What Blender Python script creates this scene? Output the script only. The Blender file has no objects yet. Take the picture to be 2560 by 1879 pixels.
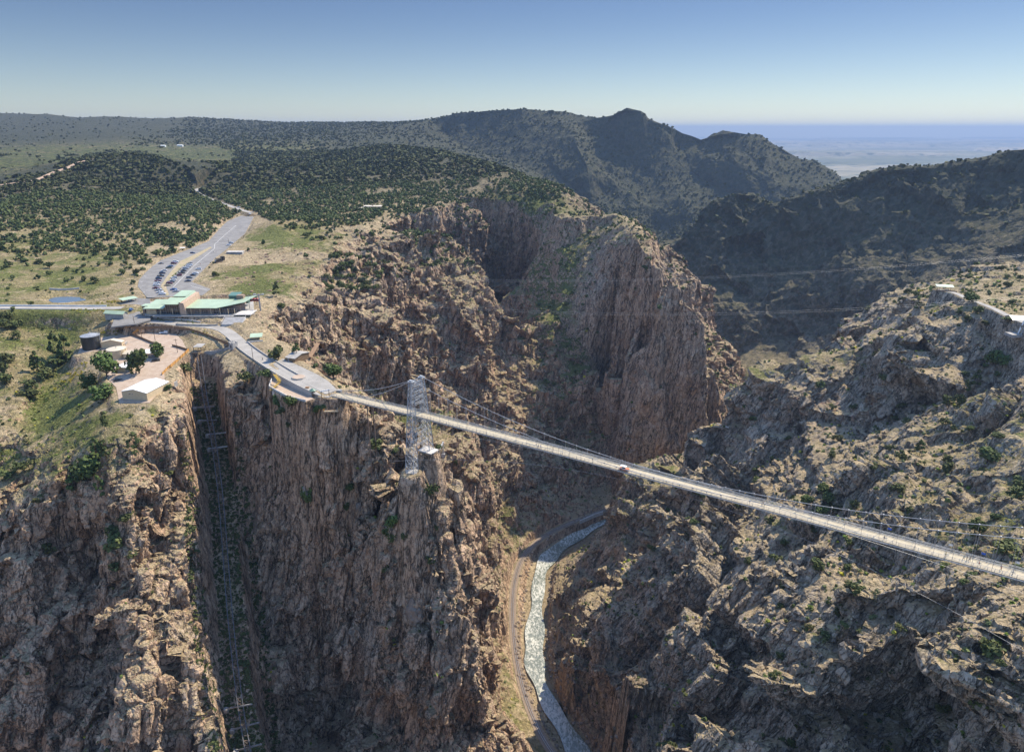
import bpy, bmesh, math, random
import numpy as np
from mathutils import Vector, Matrix
from mathutils.geometry import delaunay_2d_cdt
from mathutils.bvhtree import BVHTree

# ---------------------------------------------------------------- scene, camera
S = bpy.context.scene
COL = S.collection
PI = math.pi
R = math.radians
FPX, CX, CY = 1521.0, 1125.5, 826.0          # focal length and centre on a 2251 x 1652 picture
PITCH = R(19.6)
CZ = 137.0                                    # camera height above the bridge deck (deck is z = 0)
cp, sp = math.cos(PITCH), math.sin(PITCH)

cam_data = bpy.data.cameras.new('camera')
cam = bpy.data.objects.new('camera', cam_data)
COL.objects.link(cam)
cam_data.sensor_width = 36
cam_data.lens = 36 * FPX / 2251.0
cam_data.clip_start = 1
cam_data.clip_end = 200000
cam.location = (0, 0, CZ)
cam.rotation_euler = (PI / 2 - PITCH, 0, 0)
S.camera = cam


def ray(px, py):
    a = (py - CY) / FPX
    return (px - CX) / FPX, cp - a * sp, -(sp + a * cp)


def P(px, py, z):
    """the point at elevation z seen at picture position px, py"""
    dx, dy, dz = ray(px, py)
    t = (z - CZ) / dz
    return (dx * t, dy * t, z)


def PY(px, py, Y):
    """the point at forward distance Y seen at picture position px, py"""
    dx, dy, dz = ray(px, py)
    t = Y / dy
    return (dx * t, Y, CZ + dz * t)


def project(p):
    x, y, z = p[0], p[1], p[2] - CZ
    f = y * cp - z * sp
    return CX + FPX * x / f, CY - FPX * (y * sp + z * cp) / f


# ---------------------------------------------------------------- noise (numpy)
_rng = np.random.default_rng(7)
_perm = _rng.permutation(4096).astype(np.int32)
_grad = _rng.normal(size=(4096, 3)).astype(np.float32)
_grad /= np.linalg.norm(_grad, axis=1)[:, None]
_rand = _rng.random((4096, 8)).astype(np.float32)


def _h(ix, iy, iz):
    return _perm[(_perm[(_perm[ix & 4095] + iy) & 4095] + iz) & 4095]


def perlin(p, seed=0):
    p = p + np.float32(seed * 37.17)
    i = np.floor(p).astype(np.int32)
    f = (p - i).astype(np.float32)
    u = f * f * f * (f * (f * 6 - 15) + 10)
    out = np.zeros(len(p), np.float32)
    for dx in (0, 1):
        wx = u[:, 0] if dx else 1 - u[:, 0]
        for dy in (0, 1):
            wy = u[:, 1] if dy else 1 - u[:, 1]
            for dz in (0, 1):
                wz = u[:, 2] if dz else 1 - u[:, 2]
                g = _grad[_h(i[:, 0] + dx, i[:, 1] + dy, i[:, 2] + dz)]
                out += wx * wy * wz * (g[:, 0] * (f[:, 0] - dx) + g[:, 1] * (f[:, 1] - dy) + g[:, 2] * (f[:, 2] - dz))
    return out * 1.5


def fbm(p, octv=4, seed=0, gain=.5):
    o = np.zeros(len(p), np.float32); a = 1.0; q = p.astype(np.float32)
    for k in range(octv):
        o += a * perlin(q, seed + k * 3)
        q = q * np.float32(2.03); a *= gain
    return o


def ridged(p, octv=4, seed=0, gain=.5):
    o = np.zeros(len(p), np.float32); a = 1.0; q = p.astype(np.float32); w = 1.0
    for k in range(octv):
        n = 1 - np.abs(perlin(q, seed + k * 5)) * 1.6
        o += a * n
        q = q * np.float32(2.1); a *= gain
    return o / (2 - 2 * gain ** octv) * 1.0


def blocks(p, seed=0, jit=.9):
    """jointed rock: every cell has its own height and its own tilt; returns (height, crack distance)"""
    p = p + np.float32(seed * 11.3)
    b = np.floor(p - .5).astype(np.int32)
    n = len(p)
    f1 = np.full(n, 1e9, np.float32); f2 = np.full(n, 1e9, np.float32); hh = np.zeros(n, np.float32)
    for dx in (0, 1):
        for dy in (0, 1):
            for dz in (0, 1):
                ix, iy, iz = b[:, 0] + dx, b[:, 1] + dy, b[:, 2] + dz
                k = _h(ix, iy, iz)
                r = _rand[k]
                ox = p[:, 0] - (ix + .5 + (r[:, 0] - .5) * jit)
                oy = p[:, 1] - (iy + .5 + (r[:, 1] - .5) * jit)
                oz = p[:, 2] - (iz + .5 + (r[:, 2] - .5) * jit)
                d = ox * ox + oy * oy + oz * oz
                h = (r[:, 3] - .5) + (ox * (r[:, 4] - .5) + oy * (r[:, 5] - .5) + oz * (r[:, 6] - .5)) * 2.0
                m = d < f1
                f2 = np.where(m, f1, np.minimum(f2, d))
                hh = np.where(m, h, hh)
                f1 = np.where(m, d, f1)
    return hh, np.sqrt(f2) - np.sqrt(f1)


def par(fn, p, *a):
    """run a per-point function on slices of the points in several threads"""
    from concurrent.futures import ThreadPoolExecutor
    ch = np.array_split(p, max(1, len(p) // 60000))
    with ThreadPoolExecutor(4) as ex:
        r = list(ex.map(lambda c: fn(c, *a), ch))
    if isinstance(r[0], tuple):
        return tuple(np.concatenate([x[i] for x in r]) for i in range(len(r[0])))
    return np.concatenate(r)


def sstep(a, b, x):
    t = np.clip((x - a) / (b - a), 0, 1)
    return t * t * (3 - 2 * t)
# ---------------------------------------------------------------- terrain control lines
# each line: list of (px, py, z) picture position and elevation; attributes: rough (0..1 crag size), grass (0..1), red (0..1)
CTRL = []


def line(pts, rough=1.0, grass=.2, red=.5, step=14.0):
    """pts: world points; resampled so the triangulation follows the line"""
    for i, p in enumerate(pts):
        CTRL.append((*p, rough, grass, red))
        if i + 1 < len(pts):
            q = pts[i + 1]
            L = math.dist(p[:2], q[:2])
            st = max(step, .03 * math.hypot(p[0], p[1]))
            n = int(L / st)
            for k in range(1, n):
                t = k / n
                CTRL.append((*[p[j] + (q[j] - p[j]) * t for j in range(3)], rough, grass, red))


def L(pts, **kw):
    line([P(*p) for p in pts], **kw)


def LY(pts, **kw):
    line([PY(*p) for p in pts], **kw)


RIVER_Z = -291.0
RIVER = [P(x, y, RIVER_Z) for x, y in ((1268, 1650), (1206, 1545), (1176, 1470), (1174, 1400), (1180, 1320), (1190, 1250), (1225, 1205), (1290, 1165), (1335, 1140))]
RIVER = [(-420, 190, RIVER_Z), (-260, 195, RIVER_Z), (-150, 205, RIVER_Z), (-60, 220, RIVER_Z), (10, 248, RIVER_Z), (52, 295, RIVER_Z), (58, 340, RIVER_Z)] + RIVER + \
        [(135, 701, RIVER_Z), (165, 691, RIVER_Z), (210, 690, RIVER_Z), (262, 704, RIVER_Z), (312, 742, RIVER_Z), (352, 797, RIVER_Z), (383, 880, RIVER_Z), (390, 960, RIVER_Z), (370, 1070, RIVER_Z), (335, 1200, RIVER_Z), (285, 1340, RIVER_Z), (270, 1480, RIVER_Z), (300, 1700, RIVER_Z), (400, 1880, RIVER_Z), (620, 1960, RIVER_Z), (900, 1960, RIVER_Z), (1300, 2020, RIVER_Z), (1900, 2250, RIVER_Z), (2500, 2900, -318)]
TRACK_Z = -283.5
TRACK = [P(x, y, TRACK_Z) for x, y in ((1236, 1680), (1205, 1640), (1178, 1590), (1152, 1520), (1136, 1450), (1128, 1380), (1127, 1320), (1133, 1270), (1150, 1224), (1185, 1186), (1240, 1155), (1300, 1132), (1345, 1114))]


def offset(poly, d):
    out = []
    for i, p in enumerate(poly):
        a = poly[max(0, i - 1)]; b = poly[min(len(poly) - 1, i + 1)]
        tx, ty = b[0] - a[0], b[1] - a[1]
        l = math.hypot(tx, ty) or 1
        out.append((p[0] + ty / l * d, p[1] - tx / l * d, p[2]))
    return out


line([(x, y, z - 2.5) for x, y, z in RIVER], rough=.0, grass=0, red=.4, step=8)
line([(x, y, z - 1.5) for x, y, z in offset(RIVER, 9)], rough=.05, grass=.1, red=.4, step=8)
line([(x, y, z - 1.5) for x, y, z in offset(RIVER, -9)], rough=.05, grass=.1, red=.4, step=8)
line([(x, y, z + 3) for x, y, z in offset(RIVER[6:18], 16)], rough=.35, grass=.3, red=.5, step=8)   # far bank (towards +x)
line([(x, y, z) for x, y, z in offset(TRACK, 5)], rough=.03, grass=.2, red=.3, step=8)
line([(x, y, z) for x, y, z in TRACK], rough=.0, grass=.1, red=.3, step=8)
line([(x, y, z + .5) for x, y, z in offset(TRACK, -6)], rough=.05, grass=.6, red=.3, step=8)

# --- left promontory under the bridge head
L([(1075, 1690, -276), (1092, 1600, -274), (1098, 1500, -272), (1100, 1400, -270), (1098, 1330, -268), (1104, 1270, -266), (1120, 1215, -266)], rough=.3, grass=.5)
L([(1062, 1650, -255), (1080, 1500, -250), (1080, 1400, -238), (1065, 1300, -215), (1068, 1240, -200)], rough=.6, grass=.15, red=.4)
L([(930, 1040, -31), (985, 1085, -52), (1010, 1135, -78), (1035, 1200, -122), (1048, 1270, -152), (1058, 1350, -182), (1068, 1450, -215), (1055, 1650, -250)], rough=1, grass=.15)   # nose
L([(700, 893, -9), (760, 920, -16), (800, 985, -32), (850, 1080, -47), (905, 1180, -72), (932, 1300, -115), (942, 1400, -149), (952, 1500, -186), (965, 1650, -240)], rough=1, grass=.1)   # front edge
L([(860, 960, -28), (900, 1035, -30), (930, 1110, -47), (960, 1180, -74), (985, 1280, -116), (1000, 1400, -158), (1010, 1550, -210)], rough=1.1, grass=.25)   # hollow between
L([(560, 845, -8), (600, 880, -12), (650, 897, -13), (700, 903, -13)], rough=.5, grass=.2)
L([(560, 900, -28), (620, 920, -26), (680, 930, -24), (740, 950, -30)], rough=.8, grass=.05)
L([(600, 1060, -62), (690, 1060, -62), (780, 1080, -63), (845, 1140, -66)], rough=.6, grass=.0, red=.45)
L([(570, 1250, -115), (680, 1250, -112), (790, 1260, -114), (880, 1270, -117)], rough=.7, grass=.0)
L([(560, 1450, -162), (680, 1450, -166), (800, 1450, -168), (900, 1450, -172)], rough=.8, grass=.0)
L([(575, 1650, -196), (700, 1650, -220), (800, 1650, -228), (900, 1650, -236)], rough=.8, grass=.0)
line([(-68, 332, -28), (-60, 317, -31), (-50, 315, -33), (-39, 321, -33), (-30, 334, -30), (-36, 346, -26), (-50, 346, -24)], rough=.25, grass=.25)
line([(-86, 341, -60), (-74, 326, -88), (-65, 311, -100), (-52, 307, -105), (-36, 313, -105), (-24, 330, -92)], rough=.7, grass=.05, step=7)
line([(-100, 338, -120), (-84, 322, -160), (-71, 307, -192), (-54, 301, -200), (-33, 307, -200), (-17, 326, -190)], rough=.8, grass=.05, step=8)
# --- the slot with the incline railway
INCL = [(436, 772, -5), (443, 820, -17), (452, 880, -31), (468, 960, -46), (484, 1080, -69), (494, 1200, -91), (504, 1330, -112), (516, 1450, -132), (530, 1560, -149), (545, 1650, -158)]
line([(x, y, z - min(17, 4 + i * 2.6)) for i, (x, y, z) in enumerate([P(*p) for p in INCL])] + [(-171, 235, -200), (-165, 212, -235)], rough=.25, grass=.25, red=.5, step=10)
L([(496, 800, -3), (500, 850, -10), (508, 950, -36), (525, 1100, -78), (528, 1300, -124), (532, 1450, -152), (560, 1600, -176), (572, 1680, -184)], rough=.6, grass=.1)
L([(432, 800, -6), (437, 860, -12), (452, 950, -33), (470, 1040, -50), (468, 1130, -62), (440, 1200, -72), (430, 1300, -88), (430, 1400, -103), (438, 1500, -118), (460, 1640, -128)], rough=.7, grass=.15)
# --- left cliffs at the bottom left
L([(418, 850, -7), (410, 890, -11), (400, 930, -17), (420, 1000, -36), (420, 1090, -56), (390, 1170, -66)], rough=.7, grass=.1)
L([(330, 925, -13), (318, 980, -22), (330, 1030, -32), (300, 1090, -40), (285, 1200, -58), (288, 1320, -78), (300, 1450, -98), (312, 1640, -120)], rough=.9, grass=.25)
L([(380, 1180, -72), (385, 1300, -88), (375, 1450, -108), (390, 1640, -128)], rough=.9, grass=.3)
L([(-80, 1130, -52), (0, 1120, -49), (60, 1098, -45), (130, 1085, -43), (185, 1078, -41), (240, 1100, -44)], rough=.5, grass=.25)
L([(-80, 1280, -92), (40, 1250, -84), (130, 1230, -80), (210, 1230, -76), (255, 1230, -68)], rough=1, grass=.05, red=.35)
L([(-80, 1450, -126), (40, 1450, -124), (130, 1450, -122), (210, 1450, -116), (270, 1450, -106)], rough=1.1, grass=.05, red=.3)
L([(-80, 1680, -170), (40, 1680, -168), (130, 1680, -162), (210, 1680, -154), (280, 1680, -134)], rough=1.1, grass=.05, red=.3)
line([(-480, 235, -180), (-330, 225, -215), (-230, 222, -230), (-170, 222, -232)], rough=1, grass=.1)
line([(-420, 206, -284), (-260, 211, -284), (-172, 220, -280), (-60, 236, -284), (0, 262, -284), (36, 300, -284)], rough=.4, grass=.1)
# --- hill with the warehouse and the drainage
L([(240, 905, -12), (290, 905, -11), (345, 900, -11)], rough=.1, grass=.7)
L([(150, 1000, -27), (220, 980, -21), (290, 985, -22)], rough=.22, grass=.75)
L([(110, 1055, -37), (190, 1040, -33), (255, 1050, -35)], rough=.35, grass=.55)
L([(160, 770, -17), (125, 830, -24), (100, 890, -31), (82, 950, -37), (50, 1010, -44), (-10, 1060, -52)], rough=.15, grass=.9)
L([(200, 840, -14), (185, 900, -19), (140, 960, -28), (90, 1020, -38)], rough=.2, grass=.8)
L([(-60, 960, -30), (0, 930, -26), (40, 930, -27), (70, 985, -36), (30, 1020, -42)], rough=.45, grass=.3)
L([(-60, 800, -12), (0, 790, -12), (50, 800, -15), (70, 860, -22)], rough=.25, grass=.6)
L([(-60, 720, 0), (0, 712, -1), (80, 715, -5), (150, 730, -8), (200, 728, -5)], rough=.12, grass=.7)
# --- yard and terraces
L([(180, 770, -9), (230, 745, -6), (290, 740, -5), (350, 735, -4), (400, 735, -3)], rough=.03, grass=.1)
L([(190, 800, -10), (250, 800, -8), (330, 790, -7), (400, 775, -5)], rough=.03, grass=.1)
L([(240, 850, -10), (280, 850, -9), (350, 830, -8), (400, 800, -7)], rough=.03, grass=.2)
L([(262, 880, -10), (310, 885, -9.5), (355, 880, -9.5), (365, 850, -8.5)], rough=.03, grass=.2)
L([(410, 745, -3.5), (460, 745, -2), (500, 760, -1.5), (520, 785, -1.5)], rough=.08, grass=.5)
L([(405, 790, -6), (470, 790, -3), (515, 800, -3)], rough=.15, grass=.4)
ROAD_W = [(-80, 676, 7), (0, 676, 7), (120, 678, 6), (220, 678, 6), (300, 676, 6)]
L(ROAD_W, rough=0, grass=.8)
L([(-80, 694, 3), (60, 694, 2.5), (180, 697, 1)], rough=.03, grass=.85)
L([(-80, 665, 7), (60, 664, 6.5), (200, 664, 6), (290, 655, 6)], rough=.03, grass=.5)
L([(300, 660, 6.5), (380, 660, 7), (460, 660, 8), (545, 655, 9)], rough=0, grass=.2)
L([(310, 690, 5), (400, 690, 5), (480, 690, 5), (545, 688, 5)], rough=0, grass=.2)
L([(240, 715, 0), (330, 708, 1.5), (400, 710, 1.5), (470, 706, 3), (540, 702, 4)], rough=0, grass=.3)
L([(400, 718, .8), (470, 724, 1), (520, 735, 1), (560, 740, 1)], rough=0, grass=.2)
L([(500, 748, .3), (540, 772, 0), (600, 806, 0), (640, 828, 0), (690, 862, 0), (712, 870, 0)], rough=0, grass=.1)
L([(560, 742, 1), (600, 770, 1), (640, 795, 1), (690, 815, 1), (735, 835, .5), (742, 850, 0)], rough=0, grass=.1)
L([(556, 800, -1.5), (600, 845, -3), (640, 868, -4), (700, 885, -4)], rough=.1, grass=.2)
L([(565, 712, 3.5), (590, 735, 2.5), (650, 768, 2), (700, 790, 2), (745, 820, 1)], rough=.2, grass=.3)
# --- pond, meadow and parking lot
L([(112, 655, 2.2), (145, 652, 2), (182, 655, 2.2), (170, 664, 2.2), (130, 665, 2.2)], rough=0, grass=.4)
L([(-80, 640, 8), (0, 640, 7), (80, 640, 5), (105, 635, 5), (190, 635, 5), (240, 645, 6)], rough=.05, grass=.7)
L([(0, 600, 12), (120, 600, 9), (200, 590, 9), (290, 610, 9)], rough=.08, grass=.7)
L([(-80, 540, 24), (60, 540, 18), (180, 540, 13), (300, 570, 11)], rough=.1, grass=.6)
L([(302, 640, 8), (305, 605, 9), (340, 575, 10), (420, 540, 12), (480, 500, 13), (530, 480, 14), (545, 466, 15)], rough=0, grass=.2)
L([(440, 640, 8.5), (430, 620, 9), (470, 570, 11), (510, 530, 12), (545, 495, 14), (560, 466, 15)], rough=0, grass=.2)
L([(560, 640, 8), (620, 640, 6), (660, 640, 4)], rough=.15, grass=.95)
L([(520, 590, 12), (580, 590, 13), (640, 590, 11), (690, 590, 9)], rough=.2, grass=1.)
L([(560, 520, 15), (620, 520, 17), (680, 530, 16), (720, 540, 13)], rough=.15, grass=.95)
# --- forest plateau behind
LY([(558, 466, 1075), (500, 440, 1205), (440, 425, 1335), (432, 412, 1430)], rough=0, grass=.3)
LY([(600, 480, 900), (680, 478, 920), (760, 476, 960), (830, 470, 1010)], rough=.1, grass=.5)
LY([(560, 420, 1250), (680, 420, 1260), (800, 430, 1200), (880, 440, 1130)], rough=.15, grass=.4)
LY([(520, 370, 1750), (640, 365, 1750), (760, 365, 1600), (880, 380, 1450), (980, 400, 1330)], rough=.15, grass=.3)
LY([(740, 330, 2000), (860, 316, 1950), (940, 324, 1800), (1000, 335, 1650), (1060, 350, 1500), (1110, 366, 1400), (1160, 378, 1320), (1205, 385, 1260)], rough=.2, grass=.3)
LY([(-120, 470, 1000), (0, 450, 1000), (100, 440, 1050), (250, 440, 1080), (360, 450, 1080), (430, 470, 960)], rough=.1, grass=.4)
LY([(-150, 420, 1250), (0, 402, 1250), (80, 395, 1250), (130, 375, 1400), (200, 347, 1520), (300, 336, 1560), (380, 350, 1520), (430, 380, 1430)], rough=.1, grass=.4)
LY([(-150, 400, 1500), (0, 372, 1600), (150, 355, 1800), (280, 335, 2100), (420, 340, 2300), (500, 345, 2200)], rough=.1, grass=.9)
LY([(-250, 330, 2300), (0, 320, 2400), (150, 315, 2500), (300, 308, 2700), (420, 318, 2700), (550, 312, 2700), (700, 315, 2600)], rough=.3, grass=.6)
LY([(-300, 280, 3300), (0, 280, 3300), (140, 270, 3500), (260, 285, 3200), (340, 280, 3400), (460, 285, 3500), (640, 288, 3400), (800, 290, 3000)], rough=.4, grass=.4)
LY([(-500, 240, 4200), (-100, 246, 4200), (0, 247, 4200), (100, 251, 4100), (180, 258, 4000), (240, 256, 4000), (330, 262, 3900), (410, 258, 3900), (450, 266, 4100), (540, 271, 4300), (700, 269, 4200), (800, 268, 3900), (880, 268, 3500), (950, 263, 3200)], rough=.4, grass=.4)
# --- rim of the left wall
L([(566, 704, 3), (600, 692, 3), (650, 662, 4), (690, 622, 6), (715, 577, 9), (760, 532, 12), (820, 502, 16), (870, 482, 18), (905, 467, 20), (960, 452, 26), (1000, 427, 32), (1050, 413, 40), (1110, 406, 45), (1160, 402, 49), (1200, 392, 55), (1220, 392, 58)], rough=.7, grass=.2)
# ribs and gullies of the left wall, from the rim down to the railway
L([(610, 716, -6), (660, 760, -18), (720, 800, -40), (790, 850, -70), (860, 910, -95), (930, 960, -120), (1020, 1030, -150)], rough=1, grass=.35, red=.7)
L([(735, 570, 2), (760, 640, -14), (800, 720, -40), (860, 790, -70), (930, 850, -100), (990, 910, -130), (1080, 990, -200), (1130, 1080, -241)], rough=1, grass=.3, red=.8)
L([(700, 640, 0), (720, 700, -22), (760, 780, -55), (830, 850, -88), (930, 920, -125), (1040, 1030, -195), (1078, 1105, -232)], rough=.8, grass=.6, red=.5)
L([(790, 530, 4), (840, 600, -22), (890, 660, -52), (960, 700, -82), (1010, 740, -102), (1070, 810, -138), (1120, 890, -172), (1180, 960, -205), (1220, 1040, -240), (1230, 1090, -265)], rough=1, grass=.4, red=.7)
L([(880, 520, -6), (930, 590, -55), (960, 640, -100), (1000, 690, -140), (1060, 760, -165), (1130, 840, -185)], rough=1.1, grass=.1, red=.9)
L([(900, 482, 14), (985, 540, -8), (1055, 554, -14), (1090, 610, -40), (1127, 658, -66), (1159, 690, -88), (1172, 742, -118), (1190, 790, -140), (1240, 860, -172), (1290, 930, -205), (1320, 980, -235), (1300, 1050, -262)], rough=1, grass=.5, red=.6)
L([(1060, 480, 2), (1100, 560, -60), (1110, 620, -100), (1150, 680, -125)], rough=1.1, grass=.05, red=.9)
L([(1130, 440, 26), (1170, 500, -8), (1200, 570, -42), (1215, 640, -76), (1235, 720, -112), (1262, 800, -152), (1290, 870, -190), (1335, 945, -240), (1365, 1010, -275)], rough=.25, grass=.95, red=.4)
L([(1238, 520, -6), (1232, 600, -52), (1240, 700, -100), (1262, 780, -142), (1296, 855, -186), (1320, 920, -226)], rough=.2, grass=.95, red=.3)
L([(1222, 440, 28), (1246, 500, 0), (1258, 600, -50), (1264, 700, -96), (1284, 770, -138), (1316, 850, -190)], rough=.3, grass=.7, red=.5)
L([(1345, 960, -262), (1330, 1060, -278), (1280, 1120, -279), (1200, 1160, -278)], rough=.3, grass=.3)
L([(1190, 1060, -246), (1240, 1100, -268), (1180, 1140, -268)], rough=.7, grass=.4)
# --- the rounded fin beyond the bridge
L([(1220, 410, 52), (1236, 440, 40), (1262, 462, 28), (1300, 456, 32), (1340, 450, 36), (1380, 458, 34), (1405, 482, 29), (1425, 520, 22), (1450, 555, 8), (1490, 600, -12), (1525, 648, -34), (1550, 700, -60), (1575, 780, -108), (1592, 850, -152), (1598, 890, -182)], rough=.3, grass=.4)
L([(1440, 560, 2), (1470, 600, -12), (1498, 645, -34), (1492, 716, -72), (1433, 768, -103), (1361, 820, -140), (1329, 853, -167)], rough=.25, grass=.3, red=.4)
L([(1290, 500, 0), (1350, 520, 4), (1410, 560, 0)], rough=.25, grass=.5, red=.4)
L([(1300, 580, -36), (1345, 600, -38), (1400, 630, -40), (1450, 660, -40)], rough=.25, grass=.3, red=.4)
L([(1290, 690, -92), (1330, 700, -88), (1400, 715, -80), (1445, 730, -78)], rough=.25, grass=.3, red=.4)
L([(1290, 785, -138), (1320, 780, -130), (1370, 780, -112)], rough=.25, grass=.4, red=.4)
L([(1370, 860, -166), (1450, 850, -148), (1540, 800, -118)], rough=.5, grass=.1, red=.5)
L([(1330, 880, -190), (1400, 925, -206), (1450, 970, -228), (1500, 980, -232), (1560, 940, -208)], rough=.5, grass=.1, red=.8)
line([(125, 742, -284), (160, 732, -284), (205, 730, -284), (255, 740, -284), (300, 778, -284), (332, 838, -284), (345, 900, -284), (350, 970, -284), (330, 1070, -284), (298, 1190, -284), (252, 1320, -284), (235, 1480, -284), (260, 1700, -284)], rough=.4, grass=.1)
line([(290, 860, -190), (300, 950, -150), (272, 1010, -90), (240, 1090, -40), (205, 1200, -30), (180, 1400, -60), (160, 1700, -90)], rough=.8, grass=.2)
L([(1620, 800, -222), (1655, 785, -226), (1690, 790, -232), (1650, 815, -240)], rough=.1, grass=.8)
# --- distant mountains
LY([(950, 263, 3200), (1000, 248, 3100), (1060, 241, 3050), (1150, 238, 3000), (1250, 246, 2950), (1310, 257, 2850), (1338, 254, 2800), (1352, 240, 2780), (1378, 232, 2760), (1408, 242, 2750), (1424, 260, 2740), (1450, 280, 2720), (1500, 290, 2700), (1540, 304, 2680), (1562, 290, 2660), (1590, 281, 2650), (1640, 293, 2640), (1672, 294, 2630), (1692, 312, 2620), (1720, 335, 2600), (1760, 350, 2580), (1792, 352, 2560), (1842, 384, 2500), (1870, 420, 2400)], rough=.6, grass=.35, red=.4)
LY([(980, 300, 3000), (1040, 330, 2900), (1100, 345, 2800), (1160, 370, 2680), (1220, 400, 2580)], rough=1, grass=.3, red=.4)
LY([(1180, 275, 2900), (1200, 330, 2760), (1230, 390, 2600), (1300, 450, 2480)], rough=1, grass=.3)
LY([(1255, 270, 2850), (1265, 310, 2700), (1290, 360, 2560)], rough=1, grass=.3)
LY([(1290, 290, 2800), (1310, 330, 2700), (1350, 400, 2560), (1400, 470, 2420)], rough=1, grass=.3)
LY([(1350, 300, 2740), (1370, 340, 2680), (1390, 400, 2570), (1430, 440, 2480), (1440, 500, 2400)], rough=.9, grass=.4)
LY([(1424, 320, 2680), (1450, 400, 2540), (1500, 440, 2440), (1530, 480, 2360)], rough=.9, grass=.3)
LY([(1500, 320, 2680), (1520, 380, 2580), (1590, 420, 2500), (1650, 440, 2440)], rough=.9, grass=.4)
LY([(1590, 320, 2600), (1620, 360, 2530), (1700, 400, 2460), (1780, 420, 2400)], rough=.8, grass=.4)
line([(300, 2250, -220), (520, 2250, -240), (700, 2280, -230), (900, 2300, -220), (1250, 2380, -230)], rough=.8, grass=.3)
line([(150, 1900, -120), (250, 1800, -150), (350, 1900, -190)], rough=.8, grass=.3)
line([(60, 1600, 20), (100, 1800, 0), (-60, 2100, 30), (-300, 2400, 50)], rough=.4, grass=.3)
# --- the big dark slope to the right
LY([(1454, 530, 1480), (1490, 500, 1500), (1560, 443, 1500), (1580, 418, 1500), (1600, 408, 1500), (1640, 401, 1500), (1658, 412, 1495), (1668, 440, 1490), (1710, 436, 1480), (1745, 428, 1470), (1800, 402, 1460), (1850, 390, 1450), (1900, 375, 1440), (1940, 354, 1430), (2000, 350, 1420), (2100, 347, 1400), (2150, 336, 1380), (2200, 326, 1360), (2251, 317, 1340), (2400, 300, 1250), (2700, 300, 1150)], rough=.75, grass=.4, red=.5)
LY([(1470, 600, 1440), (1560, 540, 1460), (1660, 480, 1480), (1800, 450, 1430), (1950, 410, 1410), (2100, 390, 1370), (2251, 370, 1320), (2500, 350, 1200)], rough=.6, grass=.2, red=.7)
LY([(1540, 650, 1380), (1640, 590, 1420), (1740, 560, 1385), (1850, 520, 1365), (1950, 480, 1365), (2080, 460, 1325), (2251, 440, 1270), (2500, 420, 1150)], rough=.6, grass=.5, red=.4)
LY([(1570, 720, 1330), (1680, 680, 1330), (1800, 640, 1300), (1900, 600, 1285), (2000, 570, 1270), (2120, 540, 1225), (2251, 520, 1180), (2500, 500, 1080)], rough=.6, grass=.25, red=.7)
LY([(1600, 780, 1290), (1720, 745, 1280), (1850, 700, 1240), (1960, 660, 1200), (2050, 610, 1180), (2251, 580, 1120), (2500, 560, 1030)], rough=.6, grass=.15, red=.8)
line([(520, 1180, -262), (640, 1100, -240), (760, 1020, -200), (900, 980, -140), (1000, 900, -60)], rough=.5, grass=.2)
line([(430, 1100, -284), (385, 1200, -284), (335, 1330, -284), (308, 1480, -284), (345, 1680, -284)], rough=.4, grass=.2)
line([(430, 1050, -284), (445, 980, -284), (415, 870, -284), (345, 800, -284)], rough=.4, grass=.2)
line([(400, 760, -240), (500, 800, -200), (600, 780, -120)], rough=.7, grass=.2)
line([(600, 1600, -60), (680, 1640, -20), (900, 1700, 10), (1200, 1650, 20)], rough=.5, grass=.3)
line([(560, 1780, -200), (800, 1820, -160), (1100, 1800, -120)], rough=.5, grass=.3)
# --- right wall near the bridge
L([(2040, 604, -6), (2100, 590, -3), (2160, 583, -2), (2210, 577, 0), (2251, 572, 2), (2330, 565, 6)], rough=.7, grass=.35, red=.4)
L([(2040, 640, 4), (2075, 632, 8), (2110, 645, 8), (2160, 665, 7), (2220, 690, 7), (2270, 700, 7)], rough=.15, grass=.4, red=.4)
L([(2120, 635, 5), (2180, 640, 2), (2251, 650, 3)], rough=.5, grass=.4, red=.4)
L([(1850, 662, -36), (1890, 652, -30), (1940, 650, -26), (1985, 672, -22), (2020, 660, -8)], rough=.7, grass=.3, red=.6)
L([(1820, 745, -80), (1870, 740, -66), (1920, 765, -56)], rough=.8, grass=.15, red=.8)
L([(1912, 748, -34), (1940, 722, -20), (2000, 702, -7), (2060, 694, -3), (2120, 695, 0), (2180, 705, 1), (2235, 730, 2)], rough=.5, grass=.3, red=.3)
L([(1918, 850, -72), (1970, 855, -60), (2050, 860, -48), (2130, 850, -38), (2230, 840, -26)], rough=.7, grass=.3, red=.4)
L([(1640, 850, -82), (1690, 796, -55), (1735, 778, -50), (1785, 770, -48), (1830, 778, -48), (1880, 790, -50)], rough=.5, grass=.6, red=.5)
L([(1590, 925, -128), (1640, 900, -108), (1700, 940, -102), (1760, 920, -90), (1820, 900, -84), (1900, 900, -78)], rough=.9, grass=.1, red=.8)
L([(1508, 916, -112), (1540, 914, -112), (1575, 922, -112)], rough=.5, grass=.3, red=.6)
L([(1490, 990, -150), (1550, 1000, -142), (1620, 1020, -126), (1700, 1020, -112), (1790, 1020, -98), (1880, 1000, -82), (1960, 980, -66)], rough=.8, grass=.3, red=.4)
L([(1395, 1060, -192), (1450, 1040, -170), (1500, 1040, -160)], rough=.6, grass=.6, red=.4)
L([(1348, 1122, -262), (1368, 1098, -226), (1395, 1062, -194)], rough=.15, grass=.3, red=.5)
L([(1335, 1185, -258), (1362, 1175, -236)], rough=.15, grass=.3)
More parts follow.
